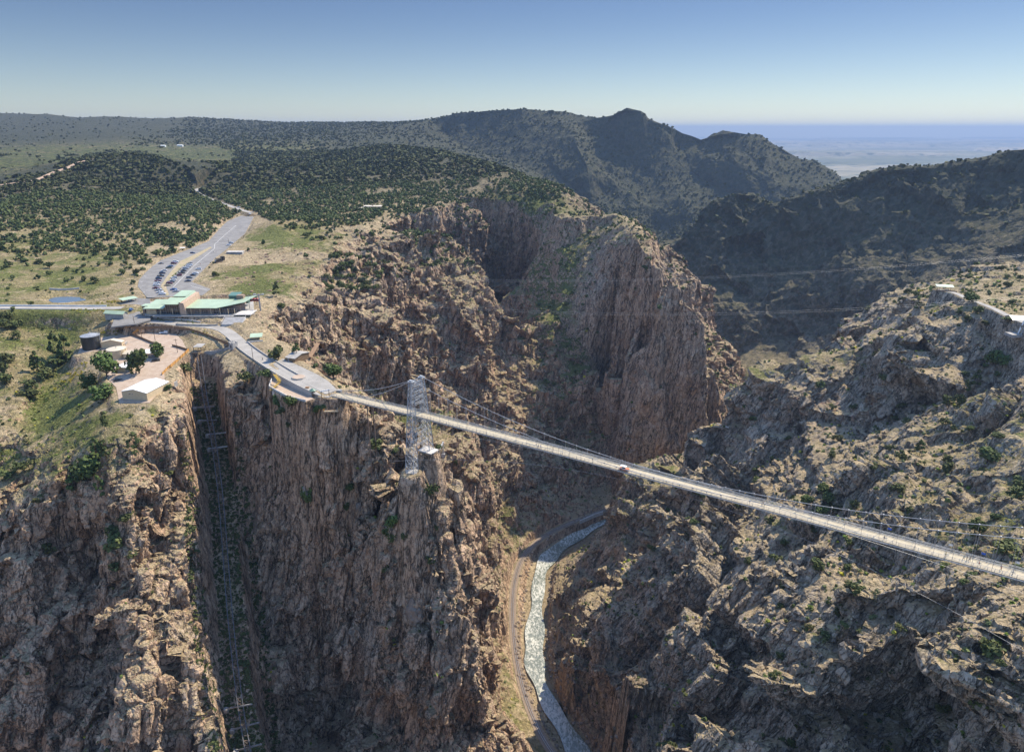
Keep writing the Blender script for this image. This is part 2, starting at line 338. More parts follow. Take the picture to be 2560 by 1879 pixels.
L([(1385, 1168, -222), (1420, 1155, -206), (1460, 1140, -186), (1530, 1120, -162), (1600, 1110, -140), (1700, 1100, -116), (1800, 1090, -98), (1900, 1090, -80), (2000, 1060, -62), (2100, 1050, -48), (2251, 1040, -30)], rough=.9, grass=.4, red=.4)
L([(1240, 1330, -252), (1290, 1290, -246), (1370, 1260, -224), (1450, 1220, -192), (1530, 1210, -166), (1600, 1210, -146), (1700, 1200, -122), (1800, 1190, -102), (1900, 1190, -82)], rough=.9, grass=.35, red=.4)
L([(1218, 1420, -275), (1260, 1380, -250), (1330, 1350, -228), (1410, 1320, -196), (1500, 1310, -170), (1600, 1310, -142), (1700, 1300, -120), (1790, 1300, -104), (1850, 1310, -98)], rough=.8, grass=.15, red=.4)
L([(1216, 1480, -282), (1270, 1480, -258), (1340, 1470, -222), (1420, 1450, -192), (1500, 1440, -164), (1600, 1430, -138), (1700, 1420, -118), (1760, 1420, -112)], rough=.8, grass=.1, red=.5)
L([(1262, 1590, -284), (1310, 1570, -256), (1370, 1560, -228), (1440, 1560, -202), (1520, 1560, -174), (1600, 1540, -150), (1670, 1520, -136), (1710, 1500, -130)], rough=.9, grass=.1, red=.5)
L([(1305, 1670, -286), (1360, 1670, -258), (1420, 1670, -232), (1500, 1660, -196), (1570, 1650, -168), (1630, 1620, -146)], rough=.9, grass=.1, red=.5)
L([(2251, 830, -10), (2251, 900, -20), (2251, 1000, -28), (2251, 1150, -30), (2251, 1230, -28)], rough=.6, grass=.5, red=.4)
L([(2100, 920, -46), (2160, 960, -40), (2180, 1050, -40), (2160, 1130, -42), (2060, 1160, -52)], rough=.6, grass=.55, red=.4)
L([(1640, 1650, -130), (1700, 1560, -114), (1765, 1480, -95), (1820, 1420, -80), (1870, 1350, -62), (1900, 1280, -48), (1960, 1262, -42), (2040, 1265, -38), (2130, 1268, -30), (2251, 1285, -22)], rough=.8, grass=.4, red=.4)
L([(1760, 1650, -118), (1830, 1560, -102), (1880, 1460, -84), (1960, 1400, -66), (2060, 1360, -50), (2160, 1340, -38), (2270, 1340, -28)], rough=1, grass=.2, red=.4)
L([(1850, 1690, -106), (1930, 1590, -90), (2000, 1520, -76), (2080, 1460, -62), (2170, 1440, -48), (2270, 1430, -36)], rough=1, grass=.3, red=.4)
L([(2000, 1690, -80), (2090, 1600, -70), (2160, 1560, -60), (2270, 1540, -46)], rough=1, grass=.3, red=.4)
line([(230, 140, -14), (260, 180, -6), (300, 240, -2), (340, 330, 0), (380, 430, 4), (420, 500, 8), (470, 600, 8)], rough=.4, grass=.5)
line([(150, 120, -60), (110, 200, -140), (95, 240, -190), (80, 270, -260), (72, 300, -284)], rough=.8, grass=.2)
line([(60, 120, -100), (40, 190, -190), (10, 225, -270)], rough=.8, grass=.2)
# --- outside the frame
line([(600, -200, 30), (700, 200, 30), (750, 500, 60), (800, 800, 90), (1100, 1000, 110), (1500, 900, 120)], rough=.4, grass=.4)
line([(-900, -300, -20), (-600, 0, -20), (-400, 60, -60), (-200, 80, -120), (0, 60, -120), (150, 0, -60), (300, -200, 0)], rough=.4, grass=.4)
line([(-900, 300, -10), (-700, 380, -5), (-560, 400, -20), (-480, 420, -24)], rough=.3, grass=.5)
line([(-1500, -300, 0), (-1500, 500, 20), (-1700, 1200, 60), (-2600, 2200, 120), (-4200, 3800, 200)], rough=.3, grass=.5)
line([(2600, 900, 60), (2400, 1600, 0), (2200, 2400, -120), (2600, 3600, -320)], rough=.3, grass=.4)
line([(2600, -300, 60), (1500, -300, 60), (0, -300, -40), (-1500, -300, 0)], rough=.3, grass=.4)
line([(-4200, 4700, 150), (-2500, 4900, 130), (-800, 4700, 100), (200, 4000, -50), (900, 3600, -250), (1700, 3400, -325), (2600, 4200, -330), (300, 5200, -330), (-1500, 6000, -100), (-4000, 6000, 0)], rough=.3, grass=.4)


# ---------------------------------------------------------------- triangulate, refine, smooth, displace
def refine(V, F, tol):
    """split every edge longer than tol(mid points) once, without cracks"""
    E = np.concatenate([F[:, [0, 1]], F[:, [1, 2]], F[:, [2, 0]]])
    E.sort(axis=1)
    key = E[:, 0].astype(np.int64) * (len(V) + 1) + E[:, 1]
    u, inv = np.unique(key, return_inverse=True)
    ea = (u // (len(V) + 1)).astype(np.int64); eb = (u % (len(V) + 1)).astype(np.int64)
    mid = (V[ea] + V[eb]) * .5
    ln = np.linalg.norm(V[ea, :3] - V[eb, :3], axis=1)
    sp_ = ln > tol(mid)
    idx = np.full(len(u), -1, np.int64)
    idx[sp_] = len(V) + np.arange(sp_.sum())
    V2 = np.concatenate([V, mid[sp_]])
    n = len(F)
    m = idx[inv].reshape(3, n).T             # mid vertex on edges 01, 12, 20
    cnt = (m >= 0).sum(1)
    out = [F[cnt == 0]]
    k = cnt == 3
    f, mm = F[k], m[k]
    out += [np.stack([f[:, 0], mm[:, 0], mm[:, 2]], 1), np.stack([mm[:, 0], f[:, 1], mm[:, 1]], 1), np.stack([mm[:, 2], mm[:, 1], f[:, 2]], 1), mm.copy()]
    for r in range(3):                         # one edge: edge r
        k = (cnt == 1) & (m[:, r] >= 0)
        f, x = F[k], m[k][:, r]
        a, b, c = f[:, r], f[:, (r + 1) % 3], f[:, (r + 2) % 3]
        out += [np.stack([a, x, c], 1), np.stack([x, b, c], 1)]
    for r in range(3):                         # two edges: all but edge r
        k = (cnt == 2) & (m[:, r] < 0)
        f, mm = F[k], m[k]
        a, b, c = f[:, r], f[:, (r + 1) % 3], f[:, (r + 2) % 3]
        x, y = mm[:, (r + 1) % 3], mm[:, (r + 2) % 3]        # on bc, on ca
        out += [np.stack([x, c, y], 1)]
        d1 = np.linalg.norm(V2[a, :3] - V2[x, :3], axis=1) < np.linalg.norm(V2[b, :3] - V2[y, :3], axis=1)
        out += [np.stack([a[d1], b[d1], x[d1]], 1), np.stack([a[d1], x[d1], y[d1]], 1), np.stack([a[~d1], b[~d1], y[~d1]], 1), np.stack([b[~d1], x[~d1], y[~d1]], 1)]
    return V2, np.concatenate(out), int(sp_.sum())


def vnormals(V, F):
    n = np.cross(V[F[:, 1], :3] - V[F[:, 0], :3], V[F[:, 2], :3] - V[F[:, 0], :3])
    N = np.zeros((len(V), 3))
    for k in range(3):
        for j in range(3):
            N[:, j] += np.bincount(F[:, k], n[:, j], len(V))
    return (N / (np.linalg.norm(N, axis=1)[:, None] + 1e-9)).astype(np.float32)


def laplace(V, F, cols, it, lam):
    wt = 1 - .93 * sstep(1700, 2100, V[:, 1])
    E = np.concatenate([F[:, [0, 1]], F[:, [1, 2]], F[:, [2, 0]]])
    E.sort(axis=1); E = np.unique(E, axis=0)
    deg = np.bincount(E.ravel(), minlength=len(V)).astype(float)
    for _ in range(it):
        for c in cols:
            s = np.bincount(E[:, 0], V[E[:, 1], c], len(V)) + np.bincount(E[:, 1], V[E[:, 0], c], len(V))
            V[:, c] += lam * wt * (s / np.maximum(deg, 1) - V[:, c])
    return V


def inframe(p, m=60):
    """0 inside the picture, growing outside it: only a level of detail"""
    x, y, z = p[:, 0], p[:, 1], p[:, 2] - CZ
    f = np.maximum(y * cp - z * sp, 1)
    u = FPX * x / f; v = -FPX * (y * sp + z * cp) / f
    o = np.maximum(np.maximum(np.abs(u) - CX - m, np.abs(v) - CY - m), 0)
    return np.where(y * cp - z * sp < 1, 9, o / 400)


def build_terrain(px_edge=2.4):
    c = np.array(CTRL, float)
    q = np.round(c[:, :2] / 3.0).astype(np.int64)
    _, keep = np.unique(q, axis=0, return_index=True)
    c = c[np.sort(keep)]
    vs, es, fs, ov, oe, of = delaunay_2d_cdt([Vector(p) for p in c[:, :2]], [], [], 0, 1e-5)
    ids = np.array([o[0] for o in ov])
    V = c[ids]
    F = np.array([f for f in fs], np.int64)
    fpx = FPX * 1024 / 2251.

    def tol(minlen, px):
        def t(m):
            d = np.linalg.norm(m[:, :3] - np.array([0, 0, CZ]), axis=1)
            k = 1.
            if m.shape[1] > 6: k = np.where(m[:, 6] < -.25, 3., np.clip(.45 / np.maximum(m[:, 6], .02), 1, 2.2))
            return np.maximum(minlen, px * d / fpx) * (1 + inframe(m) * 4) * k
        return t
    for _ in range(8):
        V, F, n = refine(V, F, tol(11, 14))
        if n == 0: break
    V = laplace(V, F, (2, 3, 4, 5), 5, .5)
    for _ in range(4):
        V, F, n = refine(V, F, tol(4, 5.5))
        if n == 0: break
    V = laplace(V, F, (2, 3, 4, 5), 3, .5)
    V = flatten(V)
    # big forms
    N = vnormals(V, F)
    steep = sstep(.95, .55, N[:, 2])
    p = V[:, :3].astype(np.float32)
    rough = V[:, 3].astype(np.float32)
    dist = np.linalg.norm(p - np.array([0, 0, CZ], np.float32), axis=1)
    farm = sstep(1300, 2200, dist)
    side = side_of(p)
    amp = rough * (1 - .7 * farm)
    w = np.stack([par(fbm, p / 90, 2, 40), par(fbm, p / 90, 2, 50), par(fbm, p / 90, 2, 60)], 1) * 8
    q = bedding(p + w, side)
    r1 = par(ridged, q * np.array([1 / 60, 1 / 60, 1 / 320], np.float32), 3, 3) - .62
    b1, c1 = par(blocks, q * np.array([1 / 26, 1 / 26, 1 / 130], np.float32), 1)
    b0, c0 = par(blocks, (p + w) * np.float32(1 / 44), 8)
    b9, c9 = par(blocks, (p + w * 2) * np.float32(1 / 95), 9)
    ang = par(ridged, (p + w) * np.float32(1 / 70), 3, 17) - .62
    big = (r1 * 22 + b1 * 14) * (1 - .5 * side) + b0 * (9 + 10 * side) + side * (b9 * 38 + ang * 26) - np.clip(.14 - c1, 0, 1) * 30 * (1 - .5 * side)
    wallf = sstep(-270, -190, p[:, 2]) * sstep(470, 620, p[:, 1]) * (1 - farm) * (1 - side)
    rw = par(ridged, (q + w) * np.array([1 / 150, 1 / 150, 1 / 500], np.float32), 3, 27) - .62
    rf = par(ridged, (p + w * 5) * np.array([1 / 380, 1 / 380, 1 / 1300], np.float32), 5, 21) - .62
    big = big * (1 - .4 * farm) * (1 - .35 * wallf) + farm * (rf * 240) + wallf * (rw * 105) + farm * sstep(1700, 2100, p[:, 1]) * (par(ridged, (p + w) * np.array([1 / 130, 1 / 130, 1 / 420], np.float32), 4, 33) - .62) * 70
    hill = par(fbm, p / 60, 3, 9) * 2.5
    disp = amp * (big * (.25 + .75 * steep)) + rough * hill
    V[:, :3] += N * disp[:, None]
    N = vnormals(V, F)
    vw = np.array([0, 0, CZ]) - V[:, :3]; vw /= np.linalg.norm(vw, axis=1)[:, None]
    V = np.concatenate([V, (N * vw).sum(1)[:, None]], 1)
    for _ in range(6):
        V, F, n = refine(V, F, tol(.7, px_edge))
        if n == 0: break
    N = vnormals(V, F)
    steep = sstep(.95, .6, N[:, 2])
    p = V[:, :3].astype(np.float32)
    rough = V[:, 3].astype(np.float32)
    side = side_of(p)
    w = np.stack([par(perlin, p / 22, 71), par(perlin, p / 22, 72), par(perlin, p / 22, 73)], 1) * 2.0
    q = bedding(p + w, side)
    b2, c2 = par(blocks, q * np.array([1 / 9, 1 / 9, 1 / 34], np.float32), 2)
    b5, c5 = par(blocks, p * np.array([1 / 9, 1 / 9, 1 / 10], np.float32), 5)
    b3, c3 = par(blocks, q * np.array([1 / 3.6, 1 / 3.6, 1 / 12], np.float32), 3)
    f3 = par(fbm, q * np.array([1 / 5, 1 / 5, 1 / 26], np.float32), 3, 31, .5)
    s1, s2 = 1 - .35 * side, .55 - .1 * side
    d2 = (b2 * 5.2 - np.clip(.15 - c2, 0, 1) * 22) * s1 + (b5 * 1.5 - np.clip(.06 - c5, 0, 1) * 9) * s2 + (b3 * .9 - np.clip(.13 - c3, 0, 1) * 6) * (1 - .4 * side) + f3 * .6
    d2 = d2 * (1 - .8 * sstep(1300, 2200, np.linalg.norm(p, axis=1))) * rough * (.3 + .7 * steep) + f3 * .25 * np.clip(rough * 6, 0, 1) * (1 - steep)
    V[:, :3] += N * d2[:, None]
    V = flatten(V)
    return V, F, bedding(V[:, :3].astype(np.float32), side), side


RIV = np.array([(p[0], p[1]) for p in RIVER])


def side_of(p):
    """1 on the far (right hand) side of the river, 0 on the near side"""
    k = RIV[:, 1] > 240
    o = np.argsort(RIV[k][:, 1])
    rx = np.interp(p[:, 1], RIV[k][o, 1], RIV[k][o, 0])
    return sstep(-5, 45, p[:, 0] - rx).astype(np.float32)


def bedding(p, side):
    """coordinates across and along the foliation: nearly vertical on the left walls, dipping to the river on the right"""
    def frame(a):
        a = np.array(a, float); a /= np.linalg.norm(a)
        u = np.cross(a, (0, 1, 0)); u /= np.linalg.norm(u)
        v = np.cross(a, u)
        return np.stack([u, v, a]).astype(np.float32)
    ql = p @ frame((.16, .08, 1)).T
    qr = p @ frame((.62, .25, .75)).T
    return ql + (qr - ql) * side[:, None]


FLATS = []          # (polygon [(x, y)], height function, border)


def in_poly(x, y, poly):
    ins = np.zeros(len(x), bool)
    n = len(poly)
    for i in range(n):
        x1, y1 = poly[i][:2]; x2, y2 = poly[(i + 1) % n][:2]
        c = (y1 > y) != (y2 > y)
        with np.errstate(divide='ignore', invalid='ignore'):
            xx = (x2 - x1) * (y - y1) / (y2 - y1) + x1
        ins ^= c & (x < xx)
    return ins


def seg_dist(x, y, poly, closed=True):
    """distance to a polyline and the height interpolated along it"""
    d = np.full(len(x), 1e9); zz = np.zeros(len(x))
    n = len(poly)
    for i in range(n if closed else n - 1):
        a = poly[i]; b = poly[(i + 1) % n]
        vx, vy = b[0] - a[0], b[1] - a[1]
        l2 = vx * vx + vy * vy + 1e-9
        t = np.clip(((x - a[0]) * vx + (y - a[1]) * vy) / l2, 0, 1)
        dd = np.hypot(x - a[0] - t * vx, y - a[1] - t * vy)
        m = dd < d
        d = np.where(m, dd, d)
        if len(a) > 2: zz = np.where(m, a[2] + (b[2] - a[2]) * t, zz)
    return d, zz


def flatten(V, drop=.3):
    """level the ground under roads, yards and buildings"""
    for poly, kind, zf, border in FLATS:
        a = np.array([p[:2] for p in poly])
        lo, hi = a.min(0) - border - 12, a.max(0) + border + 12
        k = np.where((V[:, 0] > lo[0]) & (V[:, 0] < hi[0]) & (V[:, 1] > lo[1]) & (V[:, 1] < hi[1]))[0]
        if not len(k): continue
        x, y = V[k, 0], V[k, 1]
        if kind == 'area':
            ins = in_poly(x, y, poly)
            d, _ = seg_dist(x, y, poly)
            d = np.where(ins, -d, d); z = zf[0] + zf[1] * x + zf[2] * y
        else:
            d, z = seg_dist(x, y, poly, False)
            d = d - zf
        f = 1 - sstep(.5, border, d)
        V[k, 2] = V[k, 2] * (1 - f) + (z - np.where(d < .4, drop, 0)) * f
        V[k, 3] *= 1 - (1 - sstep(0, border * 1.6, d))
    return V


def fit_plane(pts):
    a = np.array(pts, float)
    M = np.stack([np.ones(len(a)), a[:, 0], a[:, 1]], 1)
    return np.linalg.lstsq(M, a[:, 2], rcond=None)[0]


def catmull(pts, n=6):
    out = []
    P_ = [np.array(p, float) for p in pts]
    for i in range(len(P_) - 1):
        p0, p1, p2, p3 = P_[max(0, i - 1)], P_[i], P_[i + 1], P_[min(len(P_) - 1, i + 2)]
        for k in range(n):
            t = k / n
            out.append(tuple(.5 * ((2 * p1) + (p2 - p0) * t + (2 * p0 - 5 * p1 + 4 * p2 - p3) * t * t + (3 * p1 - p0 - 3 * p2 + p3) * t ** 3)))
    out.append(tuple(P_[-1]))
    return out


def area(pts, border=6):
    w = [P(*p) for p in pts]
    pl = fit_plane(w)
    w = [(x, y, pl[0] + pl[1] * x + pl[2] * y) for x, y, z in w]
    FLATS.append((w, 'area', pl, border))
    return w


def strip(pts, half, border=5, n=6):
    c = catmull(pts, n)
    FLATS.append((c, 'strip', half, border))
    return c


LOT = area([(302.7, 629.6, 8), (306, 615, 8.3), (318, 600.7, 9), (336, 584, 9.6), (354, 571.7, 10), (414, 546.4, 11.7), (459, 528, 12.6), (480, 505, 13.2), (499, 486.7, 14), (531.6, 474, 14.5), (553, 466, 15), (561, 470, 15),
            (549.7, 492, 14), (539, 512, 13), (495.4, 548, 11.5), (472, 566, 10.8), (421, 618.8, 8.6), (463, 635, 8), (444.8, 649.5, 7.5), (400, 652, 7), (340, 655, 7), (323.5, 655, 7)])
DRIVE = area([(262, 668, 5.8), (290, 655, 6.3), (330, 658, 6.2), (330, 700, 4.2), (300, 714, 1.8), (245, 722, .8), (250, 700, 3.8), (262, 690, 5)], 5)
PAD = area([(318, 663, 5.2), (556, 655, 5.2), (560, 690, 5.2), (540, 693, 5.2), (318, 692, 5.2)], 4)
YARD = area([(262, 735, -6), (300, 722, -5), (345, 722, -4.5), (378, 726, -4), (400, 745, -4), (412, 770, -5), (388, 795, -7), (362, 822, -8.5), (362, 852, -9.5), (328, 884, -9.5), (262, 882, -9.5), (255, 850, -9.5), (235, 830, -9.5), (240, 800, -9), (220, 770, -8), (170, 778, -9), (180, 756, -8), (222, 742, -7)], 7)
ROAD1 = strip([P(*p) for p in ((-200, 680, 7), (-80, 677, 7), (0, 676, 7), (120, 676.5, 6.4), (200, 677, 6.2), (270, 676, 6))], 4.2, 16)
WALK = strip([P(*p) for p in ((292, 709, 1.8), (340, 706, 1.6), (400, 712, 1.2), (450, 716, 1), (485, 722, .8), (508, 735, .5), (545, 768, 0), (600, 805, 0), (650, 834, -.5), (700, 858, -1.1), (734, 868, -1.5))], 4.6, 4)
PLAZA = area([(600, 800, .2), (622, 788, .2), (668, 808, .2), (700, 822, .2), (722, 838, -.7), (742, 858, -1.2), (716, 866, -1.2), (660, 836, -.4), (618, 812, .2)], 5)
TERRACE = area([(598, 834, -3.2), (612, 826, -3.2), (636, 838, -3.2), (668, 856, -3.2), (690, 876, -3.2), (672, 882, -3.2), (632, 873, -3.2), (592, 851, -3.2)], 3)
ROAD2 = strip([PY(*p) for p in ((554, 467.5, 1060), (530, 461, 1095), (490, 447, 1170), (462, 437, 1240), (436, 424, 1340), (434, 415, 1400), (470, 407, 1480))], 4, 8)
DIRT = strip([PY(*p) for p in ((-60, 415, 1180), (30, 402, 1230), (80, 395, 1260), (120, 378, 1350), (150, 368, 1420), (180, 355, 1500), (240, 345, 1600), (275, 338, 1700))], 5, 10)
TRAIL = strip([P(*p) for p in ((2062, 636, 8), (2100, 644, 8), (2130, 657, 8), (2180, 676, 7.5), (2230, 700, 7), (2290, 722, 6.5))], 2.6, 4)
RIVERBED = strip([(x, y, z - 1.2) for x, y, z in RIVER], 10, 5, 6)
RAILBED = strip(TRACK, 3.6, 3, 4)
POND = area([(106, 660, 2), (111, 655, 2), (130, 652, 2), (150, 651.5, 2), (174, 653, 2), (189, 658, 2), (187, 664, 2), (160, 667.5, 2), (122, 667.5, 2)], 6)
SLOT = strip([(x, y, z - min(12, 4 + i * 1.6)) for i, (x, y, z) in enumerate([P(*p) for p in INCL] + [tuple(2 * a - b for a, b in zip(P(*INCL[-1]), P(*INCL[-2])))])][1:], 5.2, 6, 4)
_T, _E = P(918.7, 909, 0), P(2251, 1265.8, 0)
_l = math.dist(_T, _E); _u = ((_E[0] - _T[0]) / _l, (_E[1] - _T[1]) / _l); _n = (-_u[1], _u[0])
for _o, _z in ((-7.1, -29.8), (7.0, -23.2)):                         # ground under the two tower legs
    _c = (_T[0] + _n[0] * _o, _T[1] + _n[1] * _o)
    FLATS.append(([(_c[0] - 3, _c[1] - 3, _z), (_c[0] + 3, _c[1] - 3, _z), (_c[0] + 3, _c[1] + 3, _z), (_c[0] - 3, _c[1] + 3, _z)], 'area', (_z, 0, 0), 7))
# ---------------------------------------------------------------- materials
class NT:
    def __init__(s, tree):
        s.t = tree; s.n = tree.nodes; s.l = tree.links

    def __call__(s, kind, **kw):
        n = s.n.new(kind)
        for k, v in kw.items(): setattr(n, k, v)
        return n

    def put(s, sock, v):
        if isinstance(v, bpy.types.NodeSocket): s.l.new(v, sock)
        elif v is not None:
            if hasattr(sock.default_value, '__len__'):
                if not hasattr(v, '__len__'): v = (v,) * len(sock.default_value)
                if len(v) == 3 and len(sock.default_value) == 4: v = (*v, 1)
            sock.default_value = v

    def math(s, op, a, b=None, c=None, clamp=False):
        n = s('ShaderNodeMath', operation=op); n.use_clamp = clamp
        s.put(n.inputs[0], a); s.put(n.inputs[1], b); s.put(n.inputs[2], c)
        return n.outputs[0]

    def mix(s, f, a, b, blend='MIX'):
        n = s('ShaderNodeMix', data_type='RGBA', blend_type=blend)
        s.put(n.inputs[0], f); s.put(n.inputs[6], a); s.put(n.inputs[7], b)
        return n.outputs[2]

    def ramp(s, v, lo, hi, a=0., b=1., smooth=True):
        n = s('ShaderNodeMapRange'); n.interpolation_type = 'SMOOTHSTEP' if smooth else 'LINEAR'
        s.put(n.inputs[0], v); s.put(n.inputs[1], lo); s.put(n.inputs[2], hi); s.put(n.inputs[3], a); s.put(n.inputs[4], b)
        return n.outputs[0]

    def noise(s, vec, scale, detail=4, rough=.55, dist=0., out=0):
        n = s('ShaderNodeTexNoise'); s.put(n.inputs['Vector'], vec)
        n.inputs['Scale'].default_value = scale; n.inputs['Detail'].default_value = detail
        n.inputs['Roughness'].default_value = rough; n.inputs['Distortion'].default_value = dist
        return n.outputs[out]

    def voro(s, vec, scale, feature='F1', out=0, rand=1.):
        n = s('ShaderNodeTexVoronoi', feature=feature); s.put(n.inputs['Vector'], vec)
        n.inputs['Scale'].default_value = scale; n.inputs['Randomness'].default_value = rand
        return n.outputs[out]

    def mapping(s, vec, scale=(1, 1, 1), rot=(0, 0, 0), loc=(0, 0, 0)):
        n = s('ShaderNodeMapping'); s.put(n.inputs[0], vec)
        n.inputs[1].default_value = loc; n.inputs[2].default_value = rot; n.inputs[3].default_value = scale
        return n.outputs[0]


def new_mat(name, rough=.9, spec=.2):
    m = bpy.data.materials.new(name); m.use_nodes = True
    t = NT(m.node_tree); b = m.node_tree.nodes['Principled BSDF']
    b.inputs['Roughness'].default_value = rough
    b.inputs['Specular IOR Level'].default_value = spec
    return m, t, b


MATS = {}


def plain(name, col, rough=.8, spec=.3, var=.18, scale=.6, metal=0., dirt=None, obj=True):
    """a paint, stone or metal with a little wear"""
    if name in MATS: return MATS[name]
    m, t, b = new_mat(name, rough, spec)
    tc = t('ShaderNodeTexCoord').outputs['Object'] if obj else t('ShaderNodeNewGeometry').outputs['Position']
    n = t.noise(tc, scale, 5, .6)
    f = t.ramp(n, .3, .7, 1 - var, 1 + var * .6)
    c = t.mix(1., (*col, 1), (1, 1, 1, 1), 'MULTIPLY')
    mm = t('ShaderNodeVectorMath', operation='SCALE'); t.put(mm.inputs[0], (*col,)); t.put(mm.inputs['Scale'], f)
    t.l.new(mm.outputs[0], b.inputs['Base Color'])
    b.inputs['Metallic'].default_value = metal
    MATS[name] = m
    return m


def terrain_material():
    m, t, b = new_mat('canyon_rock_and_dry_ground', .95, .1)
    g = t('ShaderNodeNewGeometry')
    pos = g.outputs['Position']
    sx = t('ShaderNodeSeparateXYZ'); t.put(sx.inputs[0], g.outputs['Normal'])
    nz = sx.outputs[2]

    def attr(n):
        a = t('ShaderNodeAttribute', attribute_name=n); return a.outputs['Fac']
    grass, red, side, rocky, axx, axy, axz = attr('grass'), attr('red'), attr('side'), attr('rough'), None, None, None
    st = t('ShaderNodeAttribute', attribute_name='bed').outputs['Vector']      # position along the foliation
    n_big = t.noise(pos, .012, 4, .55)
    n_mid = t.noise(pos, .06, 6, .65)
    n_fine = t.noise(pos, .45, 6, .7)
    streak = t.noise(st, .16, 6, .65, .4)
    streak2 = t.noise(st, .55, 5, .65)
    sv = t.mapping(st, (1, 1, .2))
    j1 = t.math('ABSOLUTE', t.math('SUBTRACT', t.noise(sv, .11, 5, .6, .3), .5))
    j2 = t.math('ABSOLUTE', t.math('SUBTRACT', t.noise(t.mapping(st, (1, 1, .3), (0, 0, 0), (31, 7, 3)), .33, 5, .62, .3), .5))
    j3 = t.math('ABSOLUTE', t.math('SUBTRACT', t.noise(pos, .09, 6, .6, .5), .5))
    cell = t('ShaderNodeSeparateColor'); t.l.new(t.noise(sv, .09, 5, .7, .2, 1), cell.inputs[0])
    pink = t.mix(t.ramp(n_mid, .35, .65), (.45, .30, .19), (.56, .40, .27))
    grey = t.mix(t.ramp(n_mid, .35, .65), (.375, .305, .225), (.485, .41, .315))
    rustc = (.32, .17, .10)
    mixf = t.math('ADD', t.math('MULTIPLY', side, .8), t.math('MULTIPLY', t.math('SUBTRACT', n_big, .5), 1.8))
    mixf = t.math('ADD', mixf, t.math('MULTIPLY', t.math('SUBTRACT', cell.outputs[0], .5), 1.6))
    rock = t.mix(t.ramp(mixf, -.1, .7), pink, grey)
    rust = t.math('MULTIPLY', t.ramp(t.math('ADD', streak, t.math('MULTIPLY', t.math('SUBTRACT', red, .55), .3)), .54, .74), .7)
    rock = t.mix(rust, rock, rustc)
    val = t.math('MULTIPLY', t.ramp(cell.outputs[1], .3, .7, .78, 1.18, False), t.ramp(n_fine, .3, .7, .72, 1.22, False))
    vs = t('ShaderNodeVectorMath', operation='SCALE'); t.put(vs.inputs[0], rock); t.put(vs.inputs['Scale'], val); rock = vs.outputs[0]
    rock = t.mix(t.math('MULTIPLY', t.ramp(streak2, .54, .72), .6), rock, (.10, .085, .075))      # dark varnish
    rock = t.mix(t.math('MULTIPLY', t.ramp(j1, .022, .004), .8), rock, (.045, .042, .03))         # soil and roots in the joints
    rock = t.mix(t.math('MULTIPLY', t.ramp(j2, .03, .004), .6), rock, (.06, .05, .04))
    rock = t.mix(t.math('MULTIPLY', t.ramp(j3, .012, .002), .6), rock, (.06, .05, .04))
    rock = t.mix(t.math('MULTIPLY', t.ramp(t.noise(st, .9, 4, .6), .6, .75), .4), rock, (.50, .44, .36))
    rock = t.mix(t.math('MULTIPLY', t.ramp(t.noise(pos, .2, 4, .65), .56, .68), t.math('MULTIPLY', side, .4)), rock, (.18, .18, .11))   # lichen
    # loose soil, dry grass and green patches on the gentler ground
    soil = t.mix(t.ramp(n_mid, .35, .65), (.36, .28, .175), (.43, .34, .21))
    dry = t.mix(t.ramp(n_fine, .35, .65), (.235, .19, .095), (.31, .255, .135))
    green = t.mix(t.ramp(n_fine, .4, .6), (.10, .115, .035), (.175, .18, .06))
    gq = t.math('ADD', t.noise(pos, .03, 5, .65), t.math('MULTIPLY', t.math('SUBTRACT', n_fine, .5), .3))
    gr = t.mix(t.ramp(t.math('ADD', gq, t.math('MULTIPLY', t.math('SUBTRACT', grass, .55), .35)), .46, .58), dry, green)
    veg = t.ramp(t.math('ADD', grass, t.math('MULTIPLY', t.math('SUBTRACT', t.noise(pos, .09, 6, .7), .5), 1.7)), .3, .62)
    ground = t.mix(veg, soil, gr)
    st_ = t.math('MULTIPLY', t.ramp(t.voro(pos, .9), .25, .1), t.ramp(t.noise(pos, .05, 3, .6), .45, .6))
    ground = t.mix(t.math('MULTIPLY', st_, .6), ground, (.20, .165, .135))
    # small shrubs read as dark specks
    vd = t.voro(pos, .30)
    spk = t.math('MULTIPLY', t.ramp(vd, .34, .18), t.ramp(t.noise(pos, .02, 4, .6), .42, .6))
    ground = t.mix(t.math('MULTIPLY', spk, .85), ground, (.045, .052, .018))
    far = t('ShaderNodeAttribute', attribute_name='far').outputs['Fac']
    vd2 = t.voro(pos, .085)
    spk2 = t.math('MULTIPLY', t.ramp(t.math('ADD', vd2, t.math('MULTIPLY', t.math('SUBTRACT', n_mid, .5), .8)), .62, .40), far)
    lvl = t.math('ADD', nz, t.math('MULTIPLY', t.math('SUBTRACT', n_mid, .5), .5))
    lvl = t.math('ADD', lvl, t.math('MULTIPLY', t.math('SUBTRACT', n_fine, .5), .35))
    lvl = t.math('ADD', lvl, t.math('MULTIPLY', t.math('SUBTRACT', grass, .3), .5))
    flat = t.ramp(lvl, t.math('ADD', .64, t.math('MULTIPLY', side, .10)), t.math('ADD', .82, t.math('MULTIPLY', side, .08)))
    col = t.mix(flat, rock, ground)
    col = t.mix(t.math('MULTIPLY', spk2, .75), col, (.030, .040, .020))
    col = t.mix(t.math('MULTIPLY', t.math('MULTIPLY', far, .92), t.ramp(grass, .5, .75, 1, .25)), col, (.050, .056, .034))
    t.l.new(col, b.inputs['Base Color'])
    # relief finer than the mesh
    h = t.math('ADD', t.math('MULTIPLY', n_fine, .8), t.math('MULTIPLY', streak2, 1.6))
    h = t.math('ADD', h, t.math('MULTIPLY', t.ramp(j1, 0, .03), 1.0))
